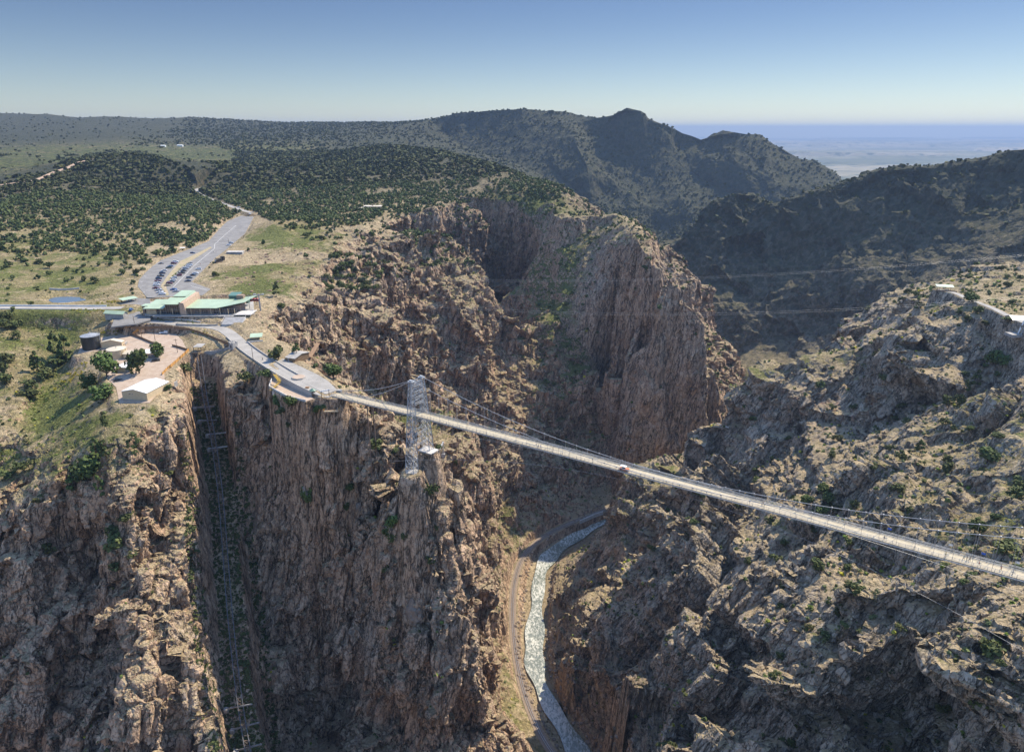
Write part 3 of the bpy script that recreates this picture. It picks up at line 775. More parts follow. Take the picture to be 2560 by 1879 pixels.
    h = t.math('ADD', h, t.math('MULTIPLY', t.ramp(j2, 0, .04), .6))
    bp = t('ShaderNodeBump'); bp.inputs['Strength'].default_value = .8; bp.inputs['Distance'].default_value = 1.3
    t.l.new(h, bp.inputs['Height']); t.l.new(bp.outputs[0], b.inputs['Normal'])
    return m


# ---------------------------------------------------------------- sky, sun, air
SUN_AZ, SUN_EL = 51.0, 50.0


def lighting():
    w = bpy.data.worlds.new('World'); S.world = w; w.use_nodes = True
    t = NT(w.node_tree)
    bg = w.node_tree.nodes['Background']
    sky = t('ShaderNodeTexSky', sky_type='NISHITA')
    sky.sun_disc = False
    sky.sun_elevation = R(SUN_EL); sky.sun_rotation = R(SUN_AZ)
    sky.altitude = 2000; sky.air_density = 1.0; sky.dust_density = .2; sky.ozone_density = 2.5
    # low band of sky dimmed to deeper blue; higher sky left bright as fill
    tc = t('ShaderNodeTexCoord')
    sz = t('ShaderNodeSeparateXYZ'); t.put(sz.inputs[0], tc.outputs['Generated'])
    k = t.ramp(sz.outputs[2], .0, .17)
    tint = t.mix(k, SKY_LOW, SKY_HIGH)
    tint = t.mix(t.ramp(sz.outputs[2], .17, .32), tint, (1, 1, 1, 1))
    t.l.new(t.mix(1., sky.outputs[0], tint, 'MULTIPLY'), bg.inputs[0])
    bg.inputs[1].default_value = .15
    su = bpy.data.lights.new('sun', 'SUN'); so = bpy.data.objects.new('sun', su); COL.objects.link(so)
    su.energy = 2.8; su.angle = R(.5); su.color = (1, .88, .69)
    az, el = R(SUN_AZ), R(SUN_EL)
    d = Vector((math.sin(az) * math.cos(el), math.cos(az) * math.cos(el), math.sin(el)))
    so.rotation_euler = d.to_track_quat('Z', 'Y').to_euler()
    S.view_settings.view_transform = 'Standard'; S.view_settings.look = 'None'
    S.view_settings.exposure = EXPOSURE
    S.cycles.max_bounces = 6; S.cycles.diffuse_bounces = 4; S.cycles.volume_bounces = 0
    S.cycles.caustics_reflective = False; S.cycles.caustics_refractive = False


SKY_LOW, SKY_HIGH = (.25, .232, .212, 1), (.158, .163, .182, 1)
EXPOSURE = 1.55


def haze(density):
    bm = bmesh.new()
    bmesh.ops.create_cube(bm, size=1)
    x0, x1, y0, y1, z0, z1 = -32000, 32000, -3000, 43000, -420, 300
    for v in bm.verts:
        v.co = ((x0 + x1) / 2 + v.co.x * (x1 - x0), (y0 + y1) / 2 + v.co.y * (y1 - y0), (z0 + z1) / 2 + v.co.z * (z1 - z0))
    me = bpy.data.meshes.new('haze'); bm.to_mesh(me); bm.free()
    o = bpy.data.objects.new('haze', me); COL.objects.link(o); o['kind'] = 'stuff'
    o['label'] = 'thin blue haze filling the air over the canyon and plains'
    m = bpy.data.materials.new('blue_haze'); m.use_nodes = True
    t = NT(m.node_tree); m.node_tree.nodes.remove(m.node_tree.nodes['Principled BSDF'])
    v = t('ShaderNodeVolumePrincipled')
    v.inputs['Color'].default_value = (.29, .40, .60, 1)
    v.inputs['Density'].default_value = density
    v.inputs['Anisotropy'].default_value = .25
    t.l.new(v.outputs[0], m.node_tree.nodes['Material Output'].inputs['Volume'])
    me.materials.append(m)
    return o


def mesh_np(name, V, F):
    me = bpy.data.meshes.new(name)
    me.vertices.add(len(V)); me.vertices.foreach_set('co', np.ascontiguousarray(V[:, :3], np.float32).ravel())
    me.loops.add(F.size); me.loops.foreach_set('vertex_index', F.astype(np.int32).ravel())
    me.polygons.add(len(F)); me.polygons.foreach_set('loop_start', np.arange(0, F.size, F.shape[1], dtype=np.int32))
    me.polygons.foreach_set('use_smooth', np.zeros(len(F), bool))
    me.update()
    return me


def fattr(me, name, arr):
    if arr.ndim == 2:
        a = me.attributes.new(name, 'FLOAT_VECTOR', 'POINT'); a.data.foreach_set('vector', np.ascontiguousarray(arr, np.float32).ravel())
    else:
        a = me.attributes.new(name, 'FLOAT', 'POINT'); a.data.foreach_set('value', np.ascontiguousarray(arr, np.float32))


def plains():
    """the flat country beyond the mountains, with low mesas"""
    ys = 3400 * np.power(42000 / 3400., np.linspace(0, 1, 260))
    u = np.linspace(-.7, 1.0, 320)
    Y, U = np.meshgrid(ys, u, indexing='ij')
    X = U * Y
    p = np.stack([X.ravel(), Y.ravel(), np.zeros(X.size)], 1).astype(np.float32)
    n = fbm(p * np.array([1 / 5200, 1 / 2600, 1], np.float32), 4, 5)
    mesa = sstep(.12, .2, n) * 75 * sstep(9000, 14000, p[:, 1]) + fbm(p / 900, 3, 15) * 7
    p[:, 2] = -345 + mesa
    i = np.arange(X.size).reshape(X.shape)
    F = np.stack([i[:-1, :-1].ravel(), i[:-1, 1:].ravel(), i[1:, 1:].ravel(), i[1:, :-1].ravel()], 1)
    me = mesh_np('plains', p, F)
    o = bpy.data.objects.new('plains', me); COL.objects.link(o); o['kind'] = 'structure'
    m, t, b = new_mat('dry_plains', .95, .1)
    pos = t('ShaderNodeNewGeometry').outputs['Position']
    a = t.noise(t.mapping(pos, (1 / 9000, 1 / 3000, 1 / 900)), 1, 6, .6)
    c = t.mix(t.ramp(a, .4, .6), (.10, .11, .06), (.33, .28, .19))
    c = t.mix(t.ramp(t.noise(pos, .004, 5, .6), .5, .62), c, (.06, .075, .04))
    t.l.new(c, b.inputs['Base Color'])
    me.materials.append(m)
# ---------------------------------------------------------------- building helpers
class MB:
    """collects shapes and links them as one mesh object"""
    def __init__(s): s.v = []; s.f = []; s.m = []; s.mi = 0

    def add(s, vs, fs):
        o = len(s.v); s.v += [tuple(v) for v in vs]; s.f += [tuple(i + o for i in f) for f in fs]; s.m += [s.mi] * len(fs)

    def box(s, x0, x1, y0, y1, z0, z1, M=None):
        vs = [(x, y, z) for z in (z0, z1) for y in (y0, y1) for x in (x0, x1)]
        if M is not None: vs = [M @ Vector(v) for v in vs]
        s.add(vs, [(0, 2, 3, 1), (4, 5, 7, 6), (0, 1, 5, 4), (1, 3, 7, 5), (3, 2, 6, 7), (2, 0, 4, 6)])
        return s

    def bar(s, a, b, w, h=None, n=4):
        """a bar between two points, n-sided"""
        a, b = Vector(a), Vector(b); d = (b - a)
        if d.length < 1e-6: return s
        d.normalize()
        u = d.cross(Vector((0, 0, 1)))
        if u.length < 1e-3: u = Vector((1, 0, 0))
        u.normalize(); v = u.cross(d)
        h = w if h is None else h
        ring = [(math.cos(2 * PI * (k + .5) / n), math.sin(2 * PI * (k + .5) / n)) for k in range(n)]
        k2 = 1 / math.cos(PI / n) if n == 4 else 1
        vs = [p + u * c * w / 2 * k2 + v * q * h / 2 * k2 for p in (a, b) for c, q in ring]
        fs = [(k, (k + 1) % n, n + (k + 1) % n, n + k) for k in range(n)] + [tuple(range(n))[::-1], tuple(range(n, 2 * n))]
        s.add(vs, fs); return s

    def tube(s, pts, w, n=5):
        for a, b in zip(pts, pts[1:]): s.bar(a, b, w, n=n)
        return s

    def cyl(s, c, r0, r1, z0, z1, n=20, cap=True):
        vs = [(c[0] + r * math.cos(2 * PI * k / n), c[1] + r * math.sin(2 * PI * k / n), z) for r, z in ((r0, z0), (r1, z1)) for k in range(n)]
        fs = [(k, (k + 1) % n, n + (k + 1) % n, n + k) for k in range(n)]
        if cap: fs += [tuple(range(n))[::-1], tuple(range(n, 2 * n))]
        s.add(vs, fs); return s

    def prism(s, poly, z0, z1):
        """poly: [(x, y)] or [(x, y, z)]; z0, z1 are offsets when the polygon has heights"""
        n = len(poly)
        b = [(p[0], p[1], (p[2] if len(p) > 2 else 0) + z0) for p in poly]
        t = [(p[0], p[1], (p[2] if len(p) > 2 else 0) + z1) for p in poly]
        ar = sum(poly[i][0] * poly[(i + 1) % n][1] - poly[(i + 1) % n][0] * poly[i][1] for i in range(n))
        if ar < 0: b.reverse(); t.reverse()
        s.add(b + t, [tuple(range(n))[::-1], tuple(range(n, 2 * n))] + [(k, (k + 1) % n, n + (k + 1) % n, n + k) for k in range(n)])
        return s

    def slab(s, quad, th):
        """a sloped slab: four world points, thickness downward"""
        q = [Vector(p) for p in quad]
        n = (q[1] - q[0]).cross(q[2] - q[0])
        if n.z < 0: q.reverse()
        b = [p - Vector((0, 0, th)) for p in q]
        s.add(q + b, [(0, 1, 2, 3), (7, 6, 5, 4)] + [(4 + k, 4 + (k + 1) % 4, (k + 1) % 4, k) for k in range(4)])
        return s

    def build(s, name, mat, parent=None, smooth=False):
        me = bpy.data.meshes.new(name)
        me.from_pydata([tuple(v) for v in s.v], [], s.f)
        for m in (mat if isinstance(mat, (list, tuple)) else [mat]): me.materials.append(m)
        if s.m and max(s.m) > 0: me.polygons.foreach_set('material_index', s.m)
        if smooth: me.polygons.foreach_set('use_smooth', [True] * len(me.polygons))
        me.update()
        o = bpy.data.objects.new(name, me); COL.objects.link(o)
        if parent is not None: o.parent = parent
        return o


def tag(o, label, cat, group=None):
    o['label'] = label; o['category'] = cat
    if group: o['group'] = group
    return o


def thing(name, label, cat, loc=(0, 0, 0), rot=0., group=None):
    o = bpy.data.objects.new(name, None); COL.objects.link(o)
    o.location = loc; o.rotation_euler = (0, 0, rot); o.empty_display_size = .5
    return tag(o, label, cat, group)


def kids(o): return [c for c in o.children]


def copy_tree(o, loc, rot=0., scale=1., label=None, group=None, mats=None):
    r = o.copy(); COL.objects.link(r); r.location = loc; r.rotation_euler = (0, 0, rot)
    r.scale = (scale,) * 3 if not hasattr(scale, '__len__') else scale
    if label: r['label'] = label
    if group: r['group'] = group
    for c in o.children:
        d = c.copy(); COL.objects.link(d); d.parent = r
        for g in c.children:
            e = g.copy(); COL.objects.link(e); e.parent = d
    return r


def sheet(name, poly, mat, lift=0., skirt=1.0, kind='structure'):
    o = MB().prism([(p[0], p[1], p[2]) for p in poly], -skirt, lift).build(name, mat)
    o['kind'] = kind
    return o


def ribbon(name, c, half, mat, lift=0., skirt=.6, off=0., kind='structure', parent=None):
    a = offset(c, off - half); b = offset(c, off + half)
    vs = []; fs = []
    n = len(c)
    for i in range(n):
        z = c[i][2] + lift
        vs += [(a[i][0], a[i][1], z - skirt), (a[i][0], a[i][1], z), (b[i][0], b[i][1], z), (b[i][0], b[i][1], z - skirt)]
    for i in range(n - 1):
        k = 4 * i
        for j in range(3): fs.append((k + j, k + j + 1, k + 5 + j, k + 4 + j)[::-1])
    m = MB(); m.add(vs, fs)
    o = m.build(name, mat, parent)
    if kind: o['kind'] = kind
    return o


TERR = None


def hit(px, py):
    """the ground point seen at a picture position"""
    d = Vector(ray(px, py)).normalized()
    ok, p, n, i = TERR.ray_cast(Vector((0, 0, CZ)), d)
    return p if ok else None


def ground(x, y):
    ok, p, n, i = TERR.ray_cast(Vector((x, y, 900)), Vector((0, 0, -1)))
    return p.z if ok else 0.


# ---------------------------------------------------------------- surface materials
def mat_asphalt(name='worn_asphalt', a=(.10, .098, .095), b_=(.165, .158, .15), obj=False):
    m, t, b = new_mat(name, .92, .2)
    pos = t('ShaderNodeNewGeometry').outputs['Position']
    n = t.noise(pos, .12, 6, .65); n2 = t.noise(pos, 1.4, 4, .6)
    c = t.mix(t.ramp(n, .35, .65), a, b_)
    c = t.mix(t.math('MULTIPLY', t.ramp(n2, .5, .75), .35), c, (.07, .068, .066))
    t.l.new(c, b.inputs['Base Color'])
    return m


def mat_ground(name, c1, c2, c3=None, sc=.3):
    m, t, b = new_mat(name, .95, .1)
    pos = t('ShaderNodeNewGeometry').outputs['Position']
    c = t.mix(t.ramp(t.noise(pos, sc, 6, .65), .35, .65), c1, c2)
    if c3: c = t.mix(t.math('MULTIPLY', t.ramp(t.noise(pos, sc * 3, 5, .6), .55, .7), .7), c, c3)
    t.l.new(c, b.inputs['Base Color'])
    bp = t('ShaderNodeBump'); bp.inputs['Strength'].default_value = .5; bp.inputs['Distance'].default_value = .3
    t.l.new(t.noise(pos, sc * 6, 5, .65), bp.inputs['Height']); t.l.new(bp.outputs[0], b.inputs['Normal'])
    return m


def mat_river():
    m, t, b = new_mat('river_rapids', .25, .5)
    g = t('ShaderNodeNewGeometry'); pos = g.outputs['Position']
    w = t.noise(pos, .05, 2, .5, 0, 1)
    q = t('ShaderNodeVectorMath', operation='ADD'); t.put(q.inputs[0], pos)
    sc = t('ShaderNodeVectorMath', operation='SCALE'); t.put(sc.inputs[0], w); sc.inputs['Scale'].default_value = 6; t.l.new(sc.outputs[0], q.inputs[1])
    n1 = t.noise(t.mapping(q.outputs[0], (.5, .25, .4)), 1, 8, .75, .6)
    n2 = t.noise(pos, .03, 3, .5)
    foam = t.ramp(t.math('ADD', n1, t.math('MULTIPLY', t.math('SUBTRACT', n2, .5), .35)), .42, .64)
    c = t.mix(foam, (.15, .165, .13), (.54, .54, .485))
    t.l.new(c, b.inputs['Base Color'])
    t.l.new(t.ramp(foam, 0, 1, .12, .7), b.inputs['Roughness'])
    bp = t('ShaderNodeBump'); bp.inputs['Strength'].default_value = .4; bp.inputs['Distance'].default_value = .5
    t.l.new(n1, bp.inputs['Height']); t.l.new(bp.outputs[0], b.inputs['Normal'])
    return m


def mat_leaf(name, c1, c2, c3, sc=1.2):
    m, t, b = new_mat(name, .8, .15)
    oi = t('ShaderNodeObjectInfo').outputs['Random']
    g = t('ShaderNodeNewGeometry')
    isl = g.outputs['Random Per Island']
    c = t.mix(isl, c1, c2)
    c = t.mix(t.ramp(t.noise(g.outputs['Position'], .08, 3, .6), .45, .65), c, c3)
    hs = t('ShaderNodeHueSaturation'); t.put(hs.inputs['Value'], t.ramp(oi, 0, 1, .75, 1.25, False)); t.put(hs.inputs['Hue'], t.ramp(oi, 0, 1, .485, .515, False)); t.l.new(c, hs.inputs['Color'])
    t.l.new(hs.outputs[0], b.inputs['Base Color'])
    return m


def mat_metal_roof(name, col):
    m, t, b = new_mat(name, .45, .4)
    tc = t('ShaderNodeTexCoord').outputs['Object']
    wv = t('ShaderNodeTexWave', wave_type='BANDS', bands_direction='X'); t.put(wv.inputs[0], tc); wv.inputs['Scale'].default_value = .55
    s_ = t.ramp(wv.outputs[1], .9, .98, 1, .86)
    n = t.ramp(t.noise(tc, .15, 4, .6), .3, .7, .9, 1.06)
    mm = t('ShaderNodeVectorMath', operation='SCALE'); t.put(mm.inputs[0], col); t.put(mm.inputs['Scale'], t.math('MULTIPLY', s_, n))
    t.l.new(mm.outputs[0], b.inputs['Base Color'])
    return m


def mat_glass_wall(name='dark_window_glass'):
    m, t, b = new_mat(name, .08, .6)
    tc = t('ShaderNodeTexCoord').outputs['Object']
    c = t.mix(t.ramp(t.noise(tc, .3, 3, .6), .4, .6), (.015, .018, .02), (.05, .06, .065))
    t.l.new(c, b.inputs['Base Color'])
    return m


def mat_planks(name, c1, c2, scale=.5, axis='X'):
    m, t, b = new_mat(name, .85, .2)
    tc = t('ShaderNodeTexCoord').outputs['Object']
    wv = t('ShaderNodeTexWave', wave_type='BANDS', bands_direction=axis); t.put(wv.inputs[0], tc); wv.inputs['Scale'].default_value = scale
    c = t.mix(t.ramp(t.noise(tc, .7, 5, .65), .3, .7), c1, c2)
    dk = t.ramp(wv.outputs[1], .02, .14, .45, 1)
    mm = t('ShaderNodeVectorMath', operation='SCALE'); t.put(mm.inputs[0], c); t.put(mm.inputs['Scale'], dk)
    t.l.new(mm.outputs[0], b.inputs['Base Color'])
    return m


def mat_stone(name, c1, c2, sc=1.4):
    m, t, b = new_mat(name, .9, .2)
    tc = t('ShaderNodeTexCoord').outputs['Object']
    v = t.voro(tc, sc, out=1)
    hs = t('ShaderNodeSeparateColor'); t.l.new(v, hs.inputs[0])
    c = t.mix(hs.outputs[0], c1, c2)
    e = t.ramp(t.voro(tc, sc, 'DISTANCE_TO_EDGE'), .01, .06, .5, 1)
    mm = t('ShaderNodeVectorMath', operation='SCALE'); t.put(mm.inputs[0], c); t.put(mm.inputs['Scale'], e)
    t.l.new(mm.outputs[0], b.inputs['Base Color'])
    return m


M_ASPH = mat_asphalt('worn_asphalt', (.165, .158, .15), (.225, .215, .20))
M_ROAD_OLD = mat_asphalt('pale_old_asphalt', (.26, .245, .22), (.33, .31, .28))
M_GRAVEL = mat_ground('pinkish_gravel', (.35, .265, .20), (.42, .335, .26), (.28, .23, .165))
M_DIRT = mat_ground('bare_dirt', (.42, .31, .22), (.36, .25, .17))
M_BALLAST = mat_ground('brown_track_ballast', (.20, .155, .115), (.265, .21, .16), (.14, .11, .085), .6)
M_CONC = plain('pale_concrete', (.50, .475, .44), .9, .2, .2, .4)
M_CONC2 = plain('grey_concrete', (.33, .315, .29), .9, .2, .25, .4)
M_RAILING = plain('weathered_railing_steel', (.34, .345, .34), .5, .4, .2, .5)
M_DKSTEEL = plain('dark_track_steel', (.10, .10, .105), .5, .4, .2, .5)
M_WHITE = plain('white_paint', (.72, .71, .68), .6, .3, .12)
M_SILVER = plain('silver_painted_steel', (.38, .395, .40), .45, .5, .12, .5)
M_STEEL = plain('galvanised_steel', (.33, .335, .34), .45, .5, .2, .8, .3)
M_RUST = plain('rusty_rail_steel', (.20, .15, .12), .6, .4, .3, .9, .3)
M_RAIL = plain('worn_rail_head', (.45, .43, .41), .35, .5, .2, .9, .4)
M_DARK = plain('black_rubber', (.02, .02, .02), .8, .3)
M_WOOD = mat_planks('weathered_timber', (.20, .13, .075), (.29, .20, .12))
M_ORANGE = mat_planks('orange_stained_boards', (.42, .21, .06), (.52, .28, .09), .9)
M_BROWN = mat_planks('brown_fence_boards', (.19, .115, .065), (.26, .17, .10), .9)
M_DECKW = mat_planks('bleached_bridge_planks', (.41, .35, .245), (.50, .435, .315), .55)
M_POLE = plain('tarred_pole_timber', (.10, .07, .05), .9, .2, .3)
M_GREEN = mat_metal_roof('pale_green_metal_roof', (.345, .43, .29))
M_GREEN_D = mat_metal_roof('dark_green_metal', (.09, .17, .13))
M_CREAM = plain('cream_siding', (.52, .41, .26), .7, .3, .1)
M_CREAM_R = mat_metal_roof('white_metal_roof', (.66, .66, .63))
M_TAN_R = mat_metal_roof('tan_metal_roof', (.55, .47, .34))
M_STONE = mat_stone('brown_stone_masonry', (.24, .17, .13), (.34, .25, .19))
M_STONE_P = mat_stone('pinkish_stone_facing', (.42, .30, .22), (.50, .37, .27))
M_STONE_G = mat_stone('grey_stone_blocks', (.34, .32, .29), (.46, .43, .39))
M_GLASS = mat_glass_wall()
M_BARK = plain('brown_bark', (.10, .07, .05), .95, .1, .3, 2.)
M_LEAF_J = mat_leaf('juniper_foliage', (.046, .062, .022), (.086, .102, .034), (.105, .108, .038))
M_LEAF_P = mat_leaf('pine_needles', (.045, .070, .022), (.080, .110, .034), (.064, .085, .030))
M_LEAF_B = mat_leaf('broadleaf_green', (.060, .092, .026), (.10, .135, .038), (.075, .10, .035))
M_LEAF_S = mat_leaf('grey_green_shrub', (.085, .105, .045), (.13, .145, .065), (.11, .13, .04))
M_LEAF_Y = mat_leaf('yellow_flowering_shrub', (.30, .26, .035), (.42, .33, .03), (.16, .17, .04))
M_LEAF_G = mat_leaf('bright_green_shrub', (.10, .15, .025), (.16, .20, .035), (.12, .15, .04))
# ---------------------------------------------------------------- the suspension bridge
def build_bridge():
    B0 = Vector(P(735, 866.5, -1.5)); T = Vector(P(918.7, 909, 0)); E = Vector(P(2251, 1265.8, 0))
    u = Vector((E.x - T.x, E.y - T.y, 0)).normalized(); n = Vector((-u.y, u.x, 0))
    if n.y < 0: n = -n
    T2 = T + u * 268; B1 = T + u * 330
    root = thing('suspension_bridge', 'long silver suspension bridge with pale plank deck across the gorge', 'bridge', T)
    W = lambda p: p - T                                                     # parts are in the root's space

    def zdeck(s):
        """camber along the bridge, s metres from the tower"""
        if s < 0: return -1.5 * (-s / (B0 - T).length)
        return 0.35 * math.sin(PI * min(s / 268, 1))
    s0, s1 = -(Vector((B0.x, B0.y, 0)) - Vector((T.x, T.y, 0))).length, 330.
    st = list(np.arange(s0, s1, 4.0)) + [s1]

    def at(s, off, dz): return u * s + n * off + Vector((0, 0, zdeck(s) + dz))
    # deck planks
    m = MB()
    for a, b in zip(st, st[1:]):
        m.add([at(a, -2.6, 0), at(a, 2.6, 0), at(b, 2.6, 0), at(b, -2.6, 0), at(a, -2.6, -.2), at(a, 2.6, -.2), at(b, 2.6, -.2), at(b, -2.6, -.2)],
              [(3, 2, 1, 0), (4, 5, 6, 7), (0, 1, 5, 4), (2, 3, 7, 6), (1, 2, 6, 5), (3, 0, 4, 7)])
    m.build('plank_deck', M_DECKW, root)
    # steel below: stringers, floor beams
    m = MB()
    for a, b in zip(st, st[1:]):
        for o in (-2.5, -.9, .9, 2.5): m.bar(at(a, o, -.5), at(b, o, -.5), .16, .55)
        m.bar(at(a, -3.3, -.55), at(a, 3.3, -.55), .2, .4)
    m.build('floor_beams', M_STEEL, root)
    for sd in (-1, 1):
        m = MB()
        for a, b in zip(st, st[1:]):
            for h, w in ((.45, .07), (.85, .07), (1.3, .10)): m.bar(at(a, sd * 2.75, h), at(b, sd * 2.75, h), w)
            m.bar(at(a, sd * 3.25, -.25), at(b, sd * 3.25, -.25), .2, .35)
            m.bar(at(a, sd * 3.25, .7), at(b, sd * 3.25, .7), .09)
            for k in (0, 2.0): m.bar(at(a + k, sd * 2.75, -.3), at(a + k, sd * 2.75, 1.3), .08)
            m.bar(at(a, sd * 3.3, -.4), at(a, sd * 2.75, 1.3), .09)
        m.build('railing', M_RAILING, root)
    # towers
    bases = {}
    for Tn, ss in ((T, 0.), (T2, 268.)):
        tw = bpy.data.objects.new('tower', None); COL.objects.link(tw); tw.parent = root
        ztop = 18.4
        for sd in (-1, 1):
            if ss == 0:
                zb = -30 if sd < 0 else -23.3
            else:
                q = T2 + n * sd * 6; zb = min(-8, ground(q.x, q.y) - .5)
            m = MB()
            H = ztop - zb
            nl = max(6, int(H / 3.3))

            def corner(t, i, j):
                """t from 0 at the top to 1 at a depth of 54 m"""
                hw = 1.0 + 2.0 * t; hd = .9 + 1.0 * t
                c = 4.0 + 3.4 * t
                return u * (ss + i * hw) + n * (sd * c + j * hd) + Vector((0, 0, ztop - 54 * t))
            lv = [k / nl * H / 54 for k in range(nl + 1)]
            cs = [(-1, -1), (1, -1), (1, 1), (-1, 1)]
            for c in cs: m.bar(corner(0, *c), corner(lv[-1], *c), .30)
            for k, t in enumerate(lv):
                for a in range(4):
                    p, q = cs[a], cs[(a + 1) % 4]
                    m.bar(corner(t, *p), corner(t, *q), .14)
                    if k < nl:
                        m.bar(corner(t, *p), corner(lv[k + 1], *q), .11)
                        m.bar(corner(t, *q), corner(lv[k + 1], *p), .11)
            m.build('tower_leg', M_SILVER, tw)
            q = u * ss + n * (sd * (4.0 + 3.4 * H / 54))
            f = MB().box(q.x - 2.9, q.x + 2.9, q.y - 2.2, q.y + 2.2, zb - 3.5, zb + .25); f.build('footing', M_CONC2, tw)
            s_ = MB(); c0 = u * ss + n * sd * 4.0
            M = Matrix.Translation(c0 + Vector((0, 0, ztop))) @ Matrix.Rotation(math.atan2(u.y, u.x), 4, 'Z')
            s_.box(-1.5, 1.5, -1.1, 1.1, 0, .5, M); s_.box(-.9, .9, -.5, .5, .5, 1.1, M)
            s_.build('cable_saddle', M_SILVER, tw)
        m = MB()

        def inner(z, sd, i):
            t = (ztop - z) / 54
            return u * (ss + i * (1.0 + 2.0 * t)) + n * (sd * (4.0 + 3.4 * t - .9 - t)) + Vector((0, 0, z))
        for z in (18.0, 16, 13, 10, 7, -3, -9, -15):
            for i in (-1, 1):
                m.bar(inner(z, -1, i), inner(z, 1, i), .24)
                m.bar(inner(z - .9, -1, i), inner(z - .9, 1, i), .15)
                for k in range(6):
                    p0 = inner(z, -1, i).lerp(inner(z, 1, i), k / 6); p1 = inner(z - .9, -1, i).lerp(inner(z - .9, 1, i), (k + 1) / 6)
                    m.bar(p0, p1, .1)
        for za, zb_ in ((-3, -9), (-9, -15)):
            for i in (-1, 1):
                m.bar(inner(za, -1, i), inner(zb_, 1, i), .18); m.bar(inner(za, 1, i), inner(zb_, -1, i), .18)
        m.build('cross_bracing', M_SILVER, tw)
    # cables and hangers
    anchor = Vector(P(756, 838, 3.5)) - T
    hm = 0
    hang = []
    for sd in (-1, 1):
        o = sd * 4.0
        pts = []
        for k in range(49):
            s = 268 * k / 48
            z = 1.4 + (19.2 - 1.4) * (2 * s / 268 - 1) ** 2
            oo = sd * (3.25 + .75 * (2 * s / 268 - 1) ** 2)
            pts.append(u * s + n * oo + Vector((0, 0, z)))
        MB().tube(pts, .30, 6).build('main_cable', M_STEEL, root)
        top = u * 0 + n * o + Vector((0, 0, 19.2))
        a0 = anchor + n * (sd * 4); a0.z = ground(a0.x + T.x, a0.y + T.y) + .6
        bs = [top.lerp(a0, k / 10) - Vector((0, 0, 2.2 * math.sin(PI * k / 10))) for k in range(11)]
        MB().tube(bs, .34, 6).build('back_stay', M_STEEL, root)
        t2 = u * 268 + n * o + Vector((0, 0, 19.2)); a1 = u * 335 + n * (sd * 5) + Vector((0, 0, 3))
        MB().tube([t2.lerp(a1, k / 6) for k in range(7)], .34, 6).build('back_stay', M_STEEL, root)
        MB().box(a0.x - 1.2, a0.x + 1.2, a0.y - 1, a0.y + 1, a0.z - 4, a0.z + .3).build('cable_anchorage', M_CONC2, root)
        # wind cable below the deck
        wp = []
        for k in range(25):
            s = 268 * k / 24
            wp.append(u * s + n * (sd * (4 + 16 * (2 * s / 268 - 1) ** 2)) + Vector((0, 0, -2.5 - 16 * (2 * s / 268 - 1) ** 2)))
        MB().tube(wp, .09, 5).build('wind_cable', M_STEEL, root)
        for k in range(1, 48):
            s = 268 * k / 48
            if sd == 1 or k % 1 == 0: hang.append((u * s + n * (sd * 3.25) + Vector((0, 0, zdeck(s) - .3)), pts[k]))
    for a, b in hang[:98]:
        if (b - a).length > .8:
            m = MB(); m.bar(a, b, .1); m.box(b.x - .2, b.x + .2, b.y - .2, b.y + .2, b.z - .3, b.z + .25); m.build('hanger', M_STEEL, root)
    # side span posts
    q = u * (s0 + 26) + Vector((0, 0, 0)); w = T + q
    m = MB()
    for sd in (-1, 1):
        zb = ground(w.x + n.x * sd * 2.2, w.y + n.y * sd * 2.2) - 1
        a = q + n * sd * 2.2
        m.bar(a + Vector((0, 0, -1.0)), a + Vector((0, 0, min(zb, -3))), .5)
    m.build('support_post', M_RUST, root)
    # inspection platform and wind brace mast at the tower's foot
    pl = n * 6.5 + u * 1.0
    m = MB(); M = Matrix.Translation(pl + Vector((0, 0, -22.4))) @ Matrix.Rotation(math.atan2(u.y, u.x), 4, 'Z')
    m.box(-4.5, 4.5, -4, 2.5, -.5, 0, M); m.box(-1, 3.4, -2, 1.5, -5, -.5, M)
    m.build('concrete_pier', M_CONC, root)
    hp = hit(974.6, 997) or Vector(P(974.6, 997, -35))
    b = hp - T
    m = MB()
    for i, j in ((-1, -1), (1, -1), (1, 1), (-1, 1)):
        m.bar(b + Vector((i * .7, j * .7, 0)), b + Vector((i * .45, j * .45, 11)), .16)
    for k in range(7):
        z = 11 * k / 7
        for i, j, i2, j2 in ((-1, -1, 1, -1), (1, -1, 1, 1), (1, 1, -1, 1), (-1, 1, -1, -1)):
            m.bar(b + Vector((i * .6, j * .6, z)), b + Vector((i2 * .6, j2 * .6, z + 11 / 7)), .1)
            m.bar(b + Vector((i * .6, j * .6, z)), b + Vector((i2 * .6, j2 * .6, z)), .1)
    m.box(b.x - .7, b.x + .7, b.y - .7, b.y + .7, 11 + b.z, 11.6 + b.z)
    m.build('brace_mast', M_SILVER, root)
    MB().box(b.x - 1.6, b.x + 1.6, b.y - 1.6, b.y + 1.6, b.z - 4, b.z + .5).build('mast_footing', M_CONC, root)
    m = MB(); top = b + Vector((0, 0, 10.8))
    for w_ in (-3.0, 3.0):
        a = pl + u * 5 + n * w_ + Vector((0, 0, -22.2))
        m.bar(a, top, .5, .4)
        for k in range(1, 6):
            pass
    for k in range(1, 6):
        f = k / 6
        m.bar((pl + u * 5 + n * -3 + Vector((0, 0, -22.2))).lerp(top, f), (pl + u * 5 + n * 3 + Vector((0, 0, -22.2))).lerp(top, f), .2)
    m.build('wind_brace', M_SILVER, root)
    return root, T, u, n, zdeck


